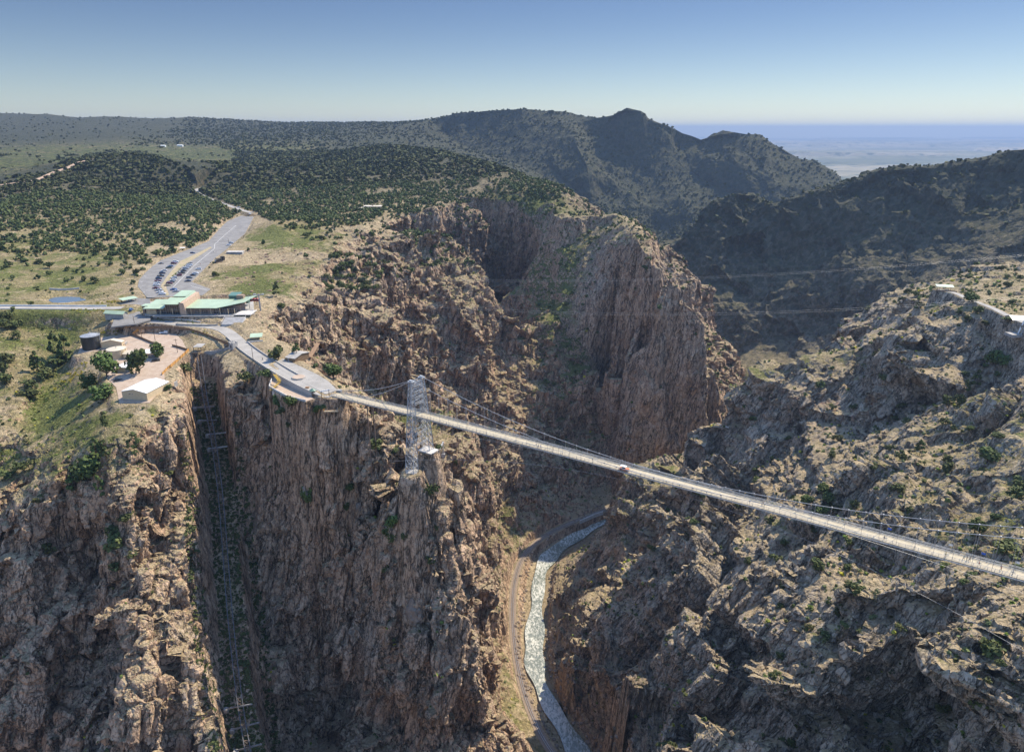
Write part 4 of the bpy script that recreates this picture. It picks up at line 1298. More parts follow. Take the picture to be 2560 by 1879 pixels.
# ---------------------------------------------------------------- people
def person_mesh(pose=0):
    """one continuous skinned body, standing or mid-stride"""
    s = .22 if pose == 1 else .04
    J = [((0, 0, .95), .135), ((0, 0, 1.15), .125), ((0, 0, 1.38), .15), ((0, 0, 1.5), .06), ((0, .01, 1.6), .085), ((0, .01, 1.72), .085),
         ((-.10, 0, .92), .10), ((-.11, s, .5), .07), ((-.11, s * .6 if pose else 0, .08), .05), ((-.11, s * .6 + .14, .04), .045),
         ((.10, 0, .92), .10), ((.11, -s, .5), .07), ((.11, -s * 1.6, .08), .05), ((.11, -s * 1.6 + .14, .04), .045),
         ((-.2, 0, 1.4), .065), ((-.26, -s * .5, 1.12), .05), ((-.26, s * .4 + .06, .86), .038), ((-.26, s * .4 + .09, .78), .04),
         ((.2, 0, 1.4), .065), ((.26, s * .5, 1.12), .05), ((.26, -s * .4 + .06, .86), .038), ((.26, -s * .4 + .09, .78), .04)]
    Ed = [(0, 1), (1, 2), (2, 3), (3, 4), (4, 5), (0, 6), (6, 7), (7, 8), (8, 9), (0, 10), (10, 11), (11, 12), (12, 13), (2, 14), (14, 15), (15, 16), (16, 17), (2, 18), (18, 19), (19, 20), (20, 21)]
    me = bpy.data.meshes.new('person'); me.from_pydata([j[0] for j in J], Ed, []); me.update()
    o = bpy.data.objects.new('person_tmp', me); COL.objects.link(o)
    sk = o.modifiers.new('skin', 'SKIN'); su = o.modifiers.new('sub', 'SUBSURF'); su.levels = su.render_levels = 1
    for i, (c, r) in enumerate(J):
        v = me.skin_vertices[0].data[i]; v.radius = (r, r); v.use_root = i == 0
    dg = bpy.context.evaluated_depsgraph_get()
    r = bpy.data.meshes.new_from_object(o.evaluated_get(dg))
    bpy.data.objects.remove(o)
    r.name = 'person'
    return r


PCOL = {}


def cloth(name, c):
    if name not in PCOL: PCOL[name] = plain(name + '_cloth', c, .9, .1, .1, 6)
    return PCOL[name]


M_SKIN = plain('skin', (.42, .25, .17), .6, .3, .05)
_body = {}
C_ = {'white': (.62, .62, .60), 'navy': (.02, .03, .08), 'teal': (.02, .22, .26), 'yellow': (.62, .40, .03), 'red': (.42, .03, .03), 'black': (.02, .02, .022), 'blue': (.05, .12, .42), 'grey': (.2, .2, .2), 'khaki': (.34, .27, .17)}


def person(loc, rot, shirt, trousers, where, pose=0, group=None):
    """body with clothes chosen by height; hair is a part"""
    if pose not in _body: _body[pose] = person_mesh(pose)
    me = _body[pose].copy(); me.name = 'person'
    me.materials.clear()
    for m in (M_SKIN, cloth(shirt, C_[shirt]), cloth(trousers, C_[trousers]), M_DARK): me.materials.append(m)
    idx = []
    for p in me.polygons:
        c = p.center
        k = 0
        if c.z < .1: k = 3
        elif c.z < .98 and abs(c.x) < .21: k = 2
        elif c.z < 1.48 and (abs(c.x) < .19 or c.z > 1.16): k = 1
        idx.append(k)
    me.polygons.foreach_set('material_index', idx)
    me.polygons.foreach_set('use_smooth', [True] * len(idx))
    o = bpy.data.objects.new('person', me); COL.objects.link(o)
    o.location = loc; o.rotation_euler = (0, 0, rot)
    tag(o, f'person in {shirt} top and {trousers} trousers {where}', 'person', group)
    h = MB()
    for a in range(3):
        r0, z0 = (.1, 1.68), None
    h.cyl((0, -.005), .098, .10, 1.64, 1.72, 10, False); h.cyl((0, -.005), .10, .05, 1.72, 1.80, 10)
    h.build('hair', M_BARK, o)
    return o
# ---------------------------------------------------------------- buildings
def frame3(A, B, C):
    """local frame: origin A, x towards B, y towards C's side"""
    A, B, C = Vector(A), Vector(B), Vector(C)
    x = Vector((B.x - A.x, B.y - A.y, 0)); w = x.length; x.normalize()
    y = Vector((-x.y, x.x, 0))
    d = (C - B).dot(y)
    if d < 0: y = -y; d = -d
    M = Matrix(((x.x, y.x, 0, A.x), (x.y, y.y, 0, A.y), (0, 0, 1, A.z), (0, 0, 0, 1)))
    return M, w, d


def placed(root, M):
    root.matrix_world = M
    return root


def gable(name, label, cat, A, B, C, h, rise, ridge, wall_m, roof_m, over=.4, windows=(), doors=(), base=None, group=None, flat=False):
    """a shed: walls, roof (ridge along 'x' or 'y'), doors and windows as (face, from, to, z0, z1)"""
    M, w, d = frame3(A, B, C)
    r = thing(name, label, cat, group=group); placed(r, M)
    m = MB()
    if flat:
        m.box(0, w, 0, d, -1.5, h)
    elif ridge == 'y':
        pr = [(0, -1.5), (w, -1.5), (w, h), (w / 2, h + rise), (0, h)]
        vs = [(x, 0, z) for x, z in pr] + [(x, d, z) for x, z in pr]
        m.add(vs, [(0, 1, 2, 3, 4), (9, 8, 7, 6, 5)] + [(k, k + 5, (k + 1) % 5 + 5, (k + 1) % 5) for k in range(5)])
    else:
        pr = [(0, -1.5), (d, -1.5), (d, h), (d / 2, h + rise), (0, h)]
        vs = [(0, y, z) for y, z in pr] + [(w, y, z) for y, z in pr]
        m.add(vs, [(0, 1, 2, 3, 4)[::-1], (9, 8, 7, 6, 5)[::-1]] + [(k, (k + 1) % 5, (k + 1) % 5 + 5, k + 5) for k in range(5)])
    m.build('wall', wall_m, r)
    o = over; rf = MB(); t = .22
    e = o * rise / (w / 2 if ridge == 'y' else d / 2)
    if flat:
        rf.box(-o, w + o, -o, d + o, h + .003, h + .25)
    elif ridge == 'y':
        rf.slab([(-o, -o, h - e + t), (w / 2, -o, h + rise + t), (w / 2, d + o, h + rise + t), (-o, d + o, h - e + t)], t)
        rf.slab([(w / 2, -o, h + rise + t), (w + o, -o, h - e + t), (w + o, d + o, h - e + t), (w / 2, d + o, h + rise + t)], t)
    else:
        rf.slab([(-o, -o, h - e + t), (w + o, -o, h - e + t), (w + o, d / 2, h + rise + t), (-o, d / 2, h + rise + t)], t)
        rf.slab([(-o, d / 2, h + rise + t), (w + o, d / 2, h + rise + t), (w + o, d + o, h - e + t), (-o, d + o, h - e + t)], t)
    rf.build('roof', roof_m, r)
    if base: MB().box(-.08, w + .08, -.08, d + .08, -1.6, .5).build('plinth', base, r)
    for nm, lst, mt in (('window', windows, M_GLASS), ('door', doors, M_CONC2)):
        for f, a, b, z0, z1 in lst:
            q = MB(); fr = MB()
            if f == 'front': q.box(a, b, -.06, .05, z0, z1); fr.box(a - .1, b + .1, -.04, .04, z1 + .0, z1 + .12)
            elif f == 'right': q.box(w - .05, w + .06, a, b, z0, z1); fr.box(w - .04, w + .04, a - .1, b + .1, z1, z1 + .12)
            else: q.box(-.06, .05, a, b, z0, z1); fr.box(-.04, .04, a - .1, b + .1, z1, z1 + .12)
            k = q.build(nm, mt, r); fr.build('frame', M_WHITE, k)
    return r


def pavilion(name, label, A, B, C, h, roof_m, tilt=.8, posts=3, cat='shelter', post_m=None, thick=.2):
    M, w, d = frame3(A, B, C)
    r = thing(name, label, cat); placed(r, M)
    for k in range(posts):
        for y, hh in ((.5, h), (d - .5, h + tilt)):
            MB().bar((w * (k + .5) / posts, y, -1), (w * (k + .5) / posts, y, hh), .22).build('post', post_m or M_WOOD, r)
    MB().slab([(-.3, -.3, h + thick), (w + .3, -.3, h + thick), (w + .3, d + .3, h + tilt + thick), (-.3, d + .3, h + tilt + thick)], thick).build('roof', roof_m, r)
    return r


def build_visitor_center():
    y0 = 509.0
    X = lambda px: (px - CX) / FPX * 525
    r = thing('visitor_center', 'long visitor centre with pale green roofs and a slanted stone fin', 'building', (X(320), y0, 5.2))
    o = X(320)
    x = lambda px: X(px) - o
    E1, D1 = 5.0, 17.0

    def roof(name, pts, th=.35): MB().slab(pts, th).build(name, M_GREEN, r)
    # left wing, tall middle bay, stone fin, long right wing with a swept tip
    roof('roof', [(x(321), -2, E1), (x(365), -2, E1), (x(367), D1, E1 + 2.6), (x(325), D1, E1 + 2.6)])
    roof('roof', [(x(364.5), -2.6, E1 + 3.4), (x(400), -2.6, E1 + 3.4), (x(402), 11, E1 + 5.6), (x(367), 11, E1 + 5.6)])
    roof('roof', [(x(372), 11.3, E1 + 6.4), (x(402), 11.3, E1 + 6.4), (x(407), 24, E1 + 8.2), (x(376), 24, E1 + 8.2)])
    roof('roof', [(x(412), -2, E1 + .4), (x(482), -2, E1 + .4), (x(506), D1, E1 + 2.8), (x(419), D1, E1 + 2.8)])
    roof('roof', [(x(482.5), -2, E1 + .42), (x(535), 6, E1 + 3.0), (x(551), 22, E1 + 5.2), (x(506.5), D1, E1 + 2.82)])
    # stone fin: thick, leaning
    m = MB()
    a, b = x(403), x(411)
    vs = [(a, -3, -1), (b + 2, -3, -1), (b + .6, -3, E1 + 4.3), (a, -3, E1 + 4.8), (a + 2, 21, -1), (b + 3.2, 21, -1), (b + 2.6, 21, E1 + 7.4), (a + 2, 21, E1 + 7.8)]
    m.add(vs, [(0, 1, 2, 3), (5, 4, 7, 6), (1, 5, 6, 2), (4, 0, 3, 7), (3, 2, 6, 7), (0, 4, 5, 1)])
    m.build('stone_fin', M_STONE_P, r)
    MB().slab([(a - .3, -3.3, E1 + 5.1), (a + .9, -3.3, E1 + 5.0), (a + 3, 21.2, E1 + 7.9), (a + 1.7, 21.2, E1 + 8.1)], .25).build('fin_coping', M_GREEN, r)
    # walls
    MB().box(x(324), x(346), .4, D1 - .5, -1, E1 - .45).build('wall', M_CREAM, r)
    MB().box(x(346), x(403), 1.2, D1 - .5, -1, E1 - .15).build('wall', M_STONE, r)
    MB().box(x(367), x(401), .2, 10.5, E1 - .1, E1 + 2.9).build('wall', M_CREAM, r)
    MB().box(x(374), x(402), 11.5, 23.5, E1 - .2, E1 + 6.2).build('wall', M_CREAM, r)
    MB().box(x(412), x(484), .6, D1 - .5, -1, E1 + .0).build('wall', M_STONE, r)
    MB().box(x(484), x(524), 6, D1 - .3, -1, E1 + .6).build('wall', M_STONE, r)
    # window walls with mullions
    for p0, p1, z0, z1, y in ((347, 366, .2, 3.4, 1.0), (368, 402, .2, E1 + 2.4, 0.0), (431, 459, .9, 3.2, .4), (472, 522, .3, 4.4, .45)):
        yy = y if p0 < 470 else .3
        w_ = MB().box(x(p0), x(p1), yy, yy + .15, z0, z1).build('window', M_GLASS, r)
        f = MB(); n = max(3, int((x(p1) - x(p0)) / 1.6))
        for k in range(n + 1):
            q = x(p0) + (x(p1) - x(p0)) * k / n; f.box(q - .05, q + .05, yy - .06, yy - .002, z0, z1)
        for zz in (z0, (z0 + z1) / 2, z1): f.box(x(p0), x(p1), yy - .05, yy - .004, zz - .05, zz + .05)
        f.build('mullion', M_STEEL, w_)
    for px in (334, 358, 384, 425, 445, 468, 488, 506, 520):
        MB().bar((x(px), -1.6, -1), (x(px), -1.6, E1 - .2), .3).build('column', M_CREAM, r)
    # entrance portal at the left end, roof plant, chimney block
    m = MB().box(x(312.5), x(317.5), 3, 8, -1, 5.2).box(x(312), x(325), 2.6, 8.4, 5.21, 5.7); m.build('entrance_portal', M_STONE, r)
    MB().slab([(x(311.5), 2.2, 6.0), (x(326), 2.2, 6.0), (x(326), 8.8, 6.2), (x(311.5), 8.8, 6.2)], .28).build('portal_roof', M_GREEN, r)
    MB().box(x(487), x(509), 19, 26, 3, 10).slab([(x(486), 18.5, 10.1), (x(510), 18.5, 10.1), (x(510), 26.5, 11.2), (x(486), 26.5, 11.2)], .2).build('roof_plant', M_GREEN_D, r)
    MB().box(x(508), x(523), 15.5, 20, 4, E1 + 6).build('chimney_block', M_STONE, r)
    MB().box(x(476), x(520), 26.6, 32, 2, 6.2).build('rear_wing', M_GREEN_D, r)
    # terrace deck at the right end, and the front walk with its low wall
    MB().box(x(522), x(558), -5, 9, .6, 1.0).build('terrace_deck', M_CONC, r)
    m = MB()
    for k in range(13):
        q = x(522) + (x(558) - x(522)) * k / 12; m.bar((q, -5, 1), (q, -5, 2.1), .08)
    for z in (1.5, 2.1): m.bar((x(522), -5, z), (x(558), -5, z), .08); m.bar((x(558), -5, z), (x(558), 9, z), .08)
    m.build('terrace_railing', M_WHITE, r)
    m = MB()
    for px in (530, 545, 556):
        for y in (-4, 6): MB().bar((x(px), y, -9), (x(px), y, .6), .3).build('terrace_support', M_STEEL, r)
    MB().box(x(345), x(520), -5.5, -3.2, -.6, .1).build('front_walk', M_CONC2, r)
    return r


def tank(name, label, cx, cy, zb, rad, h, mat, roof_m, rise, rail=False):
    r = thing(name, label, 'tank', (cx, cy, zb))
    m = MB(); n = 32; nz = 7
    for k in range(nz):
        m.cyl((0, 0), rad, rad, h * k / nz, h * (k + 1) / nz - .04, n, False); m.cyl((0, 0), rad + .04, rad + .04, h * (k + 1) / nz - .12, h * (k + 1) / nz, n)
    m.build('shell', mat, r)
    MB().cyl((0, 0), rad + .15, .5, h, h + rise, n).build('roof', roof_m, r)
    MB().cyl((0, 0), .45, .3, h + rise - .1, h + rise + .6, 12).build('vent', M_STEEL, r)
    MB().cyl((0, 0), rad + .8, rad + .8, -2, .12, n).build('foundation', M_CONC2, r)
    m = MB()
    for k in range(int(h / .5)): m.bar((rad + .3, -.3, .5 + k * .5), (rad + .3, .3, .5 + k * .5), .06)
    m.bar((rad + .3, -.3, 0), (rad + .3, -.3, h + 1), .08); m.bar((rad + .3, .3, 0), (rad + .3, .3, h + 1), .08)
    m.build('ladder', M_STEEL, r)
    if rail:
        m = MB(); pts = [((rad) * math.cos(a), rad * math.sin(a)) for a in np.linspace(-1.2, 2.2, 16)]
        for (a, b), (c, d) in zip(pts, pts[1:]):
            for z in (h + .6, h + 1.1): m.bar((a, b, z), (c, d, z), .07)
            m.bar((a, b, h), (a, b, h + 1.1), .07)
        m.build('guard_rail', M_STEEL, r)
    return r


def fence(name, label, pts, h, mat, group=None, post=3.0):
    """boarded fence along world points: panels and posts follow the ground"""
    r = thing(name, label, 'fence', pts[0], group=group)
    p0 = Vector(pts[0])
    c = []
    for a, b in zip(pts, pts[1:]):
        n = max(1, int(math.dist(a, b) / post))
        for k in range(n): c.append(Vector(a).lerp(Vector(b), k / n) - p0)
    c.append(Vector(pts[-1]) - p0)
    m = MB()
    for a, b in zip(c, c[1:]):
        d = Vector((-(b - a).y, (b - a).x, 0)).normalized() * .05
        m.add([a - d, b - d, b - d + Vector((0, 0, h)), a - d + Vector((0, 0, h)), a + d, b + d, b + d + Vector((0, 0, h)), a + d + Vector((0, 0, h))],
              [(0, 1, 2, 3), (7, 6, 5, 4), (3, 2, 6, 7), (0, 4, 5, 1), (0, 3, 7, 4), (1, 5, 6, 2)])
    m.build('boards', mat, r)
    m = MB()
    for a in c: m.bar(a + Vector((0, 0, -.6)), a + Vector((0, 0, h + .15)), .2)
    m.build('posts', M_WOOD if mat is not M_CONC else M_CONC, r)
    return r


def wall(name, label, pts, h, th, mat, down=1.5, cat='wall', group=None):
    """a masonry wall: top follows the points"""
    p0 = Vector(pts[0]); r = MB(); c = [Vector(p) - p0 for p in pts]
    for a, b in zip(c, c[1:]):
        d = Vector((-(b - a).y, (b - a).x, 0)).normalized() * th / 2
        z0, z1 = Vector((0, 0, -down)), Vector((0, 0, h))
        e = (b - a).normalized() * .03
        a_, b_ = a - e, b + e
        r.add([a_ - d + z0, b_ - d + z0, b_ - d + z1, a_ - d + z1, a_ + d + z0, b_ + d + z0, b_ + d + z1, a_ + d + z1],
              [(0, 1, 2, 3), (7, 6, 5, 4), (3, 2, 6, 7), (0, 4, 5, 1), (0, 3, 7, 4), (1, 5, 6, 2)])
    o = r.build(name, mat); o.location = p0
    tag(o, label, cat, group)
    return o


def power_pole(p, h, label, arm=True):
    r = thing('power_pole', label, 'pole', p)
    MB().cyl((0, 0), .2, .13, -1, h, 8).build('pole', M_POLE, r)
    if arm:
        m = MB().box(-1.2, 1.2, -.08, .08, h - 1.0, h - .8); m.build('crossarm', M_POLE, r)
        for k in (-1.05, -.4, .4, 1.05): MB().cyl((k, 0), .07, .05, h - .79, h - .5, 6).build('insulator', M_GLASS, r)
    else:
        MB().box(-.15, .15, .0, .5, h - 1.5, h - .7).build('lamp_box', M_STEEL, r)
    return r


# ---------------------------------------------------------------- cars
def car_mesh(kind='sedan'):
    """profile swept across the width: body, glass, four wheels and lamps, 4.6 m long along y"""
    Lh = 2.3
    if kind == 'sedan': prof = [(-2.3, .35), (-2.32, .75), (-2.1, .92), (-1.35, .98), (-.75, 1.42), (.35, 1.44), (1.05, 1.0), (2.1, .82), (2.3, .6), (2.28, .32)]
    elif kind == 'suv': prof = [(-2.3, .4), (-2.32, .9), (-2.22, 1.1), (-1.95, 1.68), (.35, 1.72), (1.05, 1.15), (2.15, 1.0), (2.32, .7), (2.3, .38)]
    else: prof = [(-2.6, .45), (-2.62, 1.05), (-.55, 1.05), (-.45, 1.75), (.75, 1.76), (1.35, 1.2), (2.5, 1.1), (2.65, .75), (2.62, .42)]
    m = MB(); n = len(prof)
    W = lambda z: .9 if z < 1.06 else .9 - (z - 1.06) * .38
    vs = [(-W(z), y, z) for y, z in prof] + [(W(z), y, z) for y, z in prof]
    fs = [tuple(range(n)), tuple(range(2 * n - 1, n - 1, -1))] + [((k + 1) % n, k, n + k, n + (k + 1) % n) for k in range(n)]
    m.add(vs, fs)
    body = m
    g = MB()
    zz = 1.06
    if kind == 'sedan':
        a, b, c, d = (-1.32, 1.02), (-.78, 1.37), (.33, 1.39), (.95, 1.05)
    elif kind == 'suv':
        a, b, c, d = (-2.18, 1.15), (-1.95, 1.6), (.33, 1.63), (.95, 1.2)
    else:
        a, b, c, d = (-.5, 1.15), (-.43, 1.66), (.72, 1.67), (1.25, 1.24)
    q = [a, d, c, b]
    for sx in (-1, 1):
        g.add([(sx * (W(z) + .012), y + (.12 if y < 0 else -.12) * .6, z) for y, z in q], [(0, 1, 2, 3) if sx > 0 else (3, 2, 1, 0)])
    for (p, r_), sgn in (((c, d), 1), ((b, a), -1)):
        y0, z0 = r_; y1, z1 = p
        oy = sgn * .05
        vs = [(-W(z0) + .08, y0 + oy * 1.6, z0 + .02), (W(z0) - .08, y0 + oy * 1.6, z0 + .02), (W(z1) - .08, y1 + oy * 1.6, z1 + .02), (-W(z1) + .08, y1 + oy * 1.6, z1 + .02)]
        g.add(vs, [(0, 1, 2, 3) if sgn < 0 else (3, 2, 1, 0)])
    wh = MB()
    M = Matrix.Rotation(PI / 2, 4, 'Y')
    tyre = MB(); tyre.cyl((0, 0), .34, .34, -.11, .11, 14)
    rim = MB(); rim.cyl((0, 0), .19, .19, -.118, .118, 10)
    for t_ in (tyre, rim): t_.v = [tuple(M @ Vector(v)) for v in t_.v]
    return body, g, tyre, rim


CAR_PARTS = {}


def car_proto(kind):
    if kind in CAR_PARTS: return CAR_PARTS[kind]
    b, g, ty, ri = car_mesh(kind)
    ms = []
    for mb, nm, mt in ((b, 'body', M_WHITE), (g, 'windows', M_GLASS), (ty, 'wheel', M_DARK), (ri, 'rim', M_STEEL)):
        o = mb.build(nm, mt); ms.append(o.data); bpy.data.objects.remove(o)
    l = MB().box(-.8, -.45, 2.24, 2.33, .58, .74); o = l.build('headlight', M_WHITE); ms.append(o.data); bpy.data.objects.remove(o)
    l = MB().box(-.82, -.5, -2.36, -2.27, .68, .86); o = l.build('tail_lamp', plain('red_lamp', (.3, .01, .01), .3)); ms.append(o.data); bpy.data.objects.remove(o)
    CAR_PARTS[kind] = ms
    return ms


CARC = {'white': (.68, .68, .68), 'silver': (.42, .43, .45), 'black': (.015, .015, .018), 'navy': (.018, .03, .075), 'blue': (.04, .11, .30), 'maroon': (.14, .015, .025), 'grey': (.12, .125, .13), 'gold': (.36, .30, .17), 'green': (.02, .06, .045)}


def car_paint(c):
    k = 'car_paint_' + c
    if k not in MATS:
        m, t, b = new_mat(k, .28, .5)
        b.inputs['Base Color'].default_value = (*CARC[c], 1); b.inputs['Coat Weight'].default_value = .5
        MATS[k] = m
    return MATS[k]


def car(loc, rot, kind, colour, label, group, scale=1.):
    b, g, ty, ri, hl, tl = car_proto(kind)
    r = thing('parked_car', label, 'car', loc, rot, group)
    r.scale = (scale,) * 3
    o = bpy.data.objects.new('body', b.copy()); COL.objects.link(o); o.parent = r; o.data.materials[0] = car_paint(colour)
    o = bpy.data.objects.new('windows', g); COL.objects.link(o); o.parent = r
    wy = 1.42 if kind != 'pickup' else 1.65
    for sx in (-1, 1):
        for y in (-wy, wy):
            o = bpy.data.objects.new('wheel', ty); COL.objects.link(o); o.parent = r; o.location = (sx * .82, y, .34)
            q = bpy.data.objects.new('rim', ri); COL.objects.link(q); q.parent = o
    for k in (0, 1.25):
        o = bpy.data.objects.new('headlight', hl); COL.objects.link(o); o.parent = r; o.location = (k, .32 if kind == 'pickup' else 0, .2 if kind == 'pickup' else 0)
        o = bpy.data.objects.new('tail_lamp', tl); COL.objects.link(o); o.parent = r; o.location = (k, -.3 if kind == 'pickup' else 0, .1)
    return r
PX_EDGE = 2.0
HAZE = 6e-5
# ---------------------------------------------------------------- build the ground
V, F, BED, SIDE = build_terrain(px_edge=PX_EDGE)
me = mesh_np('terrain', V, F)
fattr(me, 'grass', V[:, 4]); fattr(me, 'red', V[:, 5]); fattr(me, 'rough', V[:, 3]); fattr(me, 'side', SIDE); fattr(me, 'bed', BED)
fattr(me, 'far', sstep(900, 1700, np.hypot(V[:, 0], V[:, 1])))
TERR = bpy.data.objects.new('terrain', me); COL.objects.link(TERR); TERR['kind'] = 'structure'
me.materials.append(terrain_material())
plains()
lighting()
haze(HAZE)
bpy.context.view_layer.update()

Z1 = lambda x, y: (.2661 * x, 562.74 + .2661 * y)                  # details read off an enlarged picture of the left side
Z2 = lambda x, y: (527.5 + .2661 * x, 668.2 + .2661 * y)           # ... of the bridge head
Z3 = lambda x, y: (263.8 + .18097 * x, 439.6 + .18097 * y)         # ... of the parking lot
Z7 = lambda x, y: (1653 + .2661 * x, 967.2 + .2661 * y)            # ... of the bridge's right end
Z8 = lambda x, y: (738.6 + .3984 * x, 562.7 + .3984 * y)           # ... of the bridge's middle


def on(pl, px, py):
    """picture position on a levelled area"""
    p = hit(px, py)
    if p is None: p = Vector(P(px, py, 0))
    return Vector((p.x, p.y, pl[0] + pl[1] * p.x + pl[2] * p.y))


PL = {}
for k_, poly_ in (('lot', LOT), ('drive', DRIVE), ('pad', PAD), ('yard', YARD), ('plaza', PLAZA), ('terrace', TERRACE), ('pond', POND)): PL[k_] = fit_plane(poly_)

# roads, yards, water
for nm, poly, mat in (('parking_lot', LOT, M_ASPH), ('driveway', DRIVE, M_ASPH), ('pavement', PAD, M_CONC2), ('gravel_yard', YARD, M_GRAVEL), ('plaza', PLAZA, M_ROAD_OLD), ('terrace', TERRACE, M_GRAVEL)):
    sheet(nm, poly, mat, 0.0)
ribbon('road', ROAD1, 4.0, M_ROAD_OLD, .01)
ribbon('walkway', WALK, 4.4, M_ROAD_OLD, .012)
ribbon('road', ROAD2, 4, M_ROAD_OLD, .02)
ribbon('dirt_road', DIRT, 5, M_DIRT, .02)
ribbon('path', TRAIL, 2.5, M_ROAD_OLD, .02)
ribbon('railway_bed', RAILBED, 3.4, M_BALLAST, .0, 1.2)
m_, t_, b_ = new_mat('pond_water', .06, .5)
b_.inputs['Base Color'].default_value = (.10, .13, .16, 1)
sheet('pond', POND, m_, .0)
RS = catmull(RIVER, 6)
_r = np.random.default_rng(3)
wv_ = [6.6 + 1.5 * math.sin(i * .35) + 1.2 * math.sin(i * .93 + 1) for i in range(len(RS))]
m = MB(); a_, b2_ = [], []
for i, p in enumerate(RS):
    q0 = offset(RS, -wv_[i])[i]; q1 = offset(RS, wv_[i] + 1)[i]
    for k in range(5):
        f = k / 4
        m.v.append((q0[0] + (q1[0] - q0[0]) * f, q0[1] + (q1[1] - q0[1]) * f, RIVER_Z + .25 * math.sin(i * 1.7 + k)))
for i in range(len(RS) - 1):
    for k in range(4):
        m.f.append((i * 5 + k, i * 5 + k + 1, i * 5 + k + 6, i * 5 + k + 5)); m.m.append(0)
m.build('river', mat_river(), None, True)['kind'] = 'structure'

# markings
mk = MB()
def stripe(pts, w, pl=None):
    w_ = [on(PL['lot'], *p) for p in pts]
    for a, b in zip(w_, w_[1:]):
        d = Vector((-(b - a).y, (b - a).x, 0)).normalized() * w / 2
        up = Vector((0, 0, .02))
        mk.add([a - d + up, b - d + up, b + d + up, a + d + up], [(0, 1, 2, 3)])
stripe([Z3(650, 1060), Z3(900, 800), Z3(1150, 590), Z3(1150, 540), Z3(1280, 420), Z3(1410, 310)], .5)
for k in range(9): stripe([Z3(1190 + 22 * k, 510 - 20 * k), Z3(1250 + 20 * k, 505 - 18 * k)], .25)
for k in range(8): stripe([Z3(860 + 24 * k, 1042 + 6 * k), Z3(890 + 24 * k, 1060 + 6 * k)], .25)
for x_, y_ in ((300, 930), (260, 1000), (250, 1065), (290, 1120)):
    stripe([Z3(x_ - 15, y_ - 12), Z3(x_ + 45, y_ - 22)], .25); stripe([Z3(x_ - 8, y_), Z3(x_ + 14, y_ + 2)], 1.2)
mk.build('road_markings', plain('worn_road_paint', (.46, .45, .42), .8, .2, .3, .3))['kind'] = 'structure'
MED = [on(PL['lot'], *Z3(*p)) for p in ((560, 1165), (600, 1160), (560, 1060), (640, 930), (740, 820), (860, 745), (1010, 650), (1115, 580), (1095, 570), (960, 640), (800, 715), (735, 745), (640, 850), (560, 950), (500, 1040), (500, 1060), (545, 1120))]
sheet('planting_bed', [tuple(p) for p in MED], mat_ground('pink_planting_bed', (.38, .29, .21), (.26, .24, .13), (.12, .15, .05), .35), .14)

# ---------------------------------------------------------------- buildings and yard
bridge, BT, BU, BN, ZD = build_bridge()
build_visitor_center()
q1 = lambda x, y, pl='yard': on(PL[pl], *Z1(x, y))
gable('warehouse', 'large cream metal warehouse with white roof at the cliff edge', 'building', q1(1018, 1190), q1(1222, 1199), q1(1355, 1082), 5.2, 1.7, 'y', M_CREAM, M_CREAM_R, .25,
      windows=[('front', 4.5, 5.6, 3.9, 4.4), ('front', 6.6, 7.1, 3.9, 4.3)], doors=[('right', 24, 27, 0, 3.2)], base=M_CONC2)
gable('storage_shed', 'tan gabled shed standing right of the black water tank', 'building', q1(846, 766), q1(1012, 756), q1(1076, 738), 4.4, 1.6, 'y', M_CREAM, M_TAN_R, .4, windows=[('right', 2, 3, 1.5, 2.4)], doors=[('right', 5, 8, 0, 2.8)])
gable('workshop', 'low workshop with flat white roof between the two round green trees', 'building', q1(966, 960), q1(1082, 962), q1(1120, 915), 3.2, .5, 'y', M_CREAM, M_CREAM_R, .4, doors=[('front', 6.5, 8.5, 0, 2.4)], flat=True)
gable('pump_house', 'small cream house with gabled tan roof behind the cream tank', 'building', q1(1024, 852), q1(1110, 848), q1(1130, 815), 3.4, 1.2, 'x', M_CREAM, M_TAN_R, .4, windows=[('front', 2, 3, 1.2, 2.2)], doors=[('front', 5, 6, 0, 2.1)])
pavilion('carport', 'open carport with a pale flat roof over parked equipment in the yard', q1(1165, 838), q1(1285, 838), q1(1290, 806), 3.0, M_CREAM_R, .2, 4, 'carport', M_STEEL)
gable('green_roofed_garage', 'grey garage with pale green gabled roof beside the entrance road', 'building', on(PL['drive'], *Z1(878, 552)), on(PL['drive'], *Z1(1028, 548)), on(PL['drive'], *Z1(1050, 505)), 3.6, 1.5, 'x', M_CONC2, M_GREEN, .6,
      doors=[('front', 4.5, 9.5, 0, 2.6)])
pt = q1(735, 781); tank('water_tank', 'tall black cylindrical water tank with domed top and railing', pt.x, pt.y + 4.5, pt.z, 6.1, 9.6, plain('black_tank_paint', (.028, .032, .035), .3, .5, .3, .4), M_STEEL, 1.6, True)
pt = q1(942, 858); tank('water_tank', 'squat cream cylindrical tank with a low dished roof', pt.x, pt.y + 5, pt.z, 6.0, 6.2, M_CREAM, M_TAN_R, .7)


def g3(pts, f=Z1): return [tuple(hit(*f(*p)) or P(*f(*p), 0)) for p in pts]


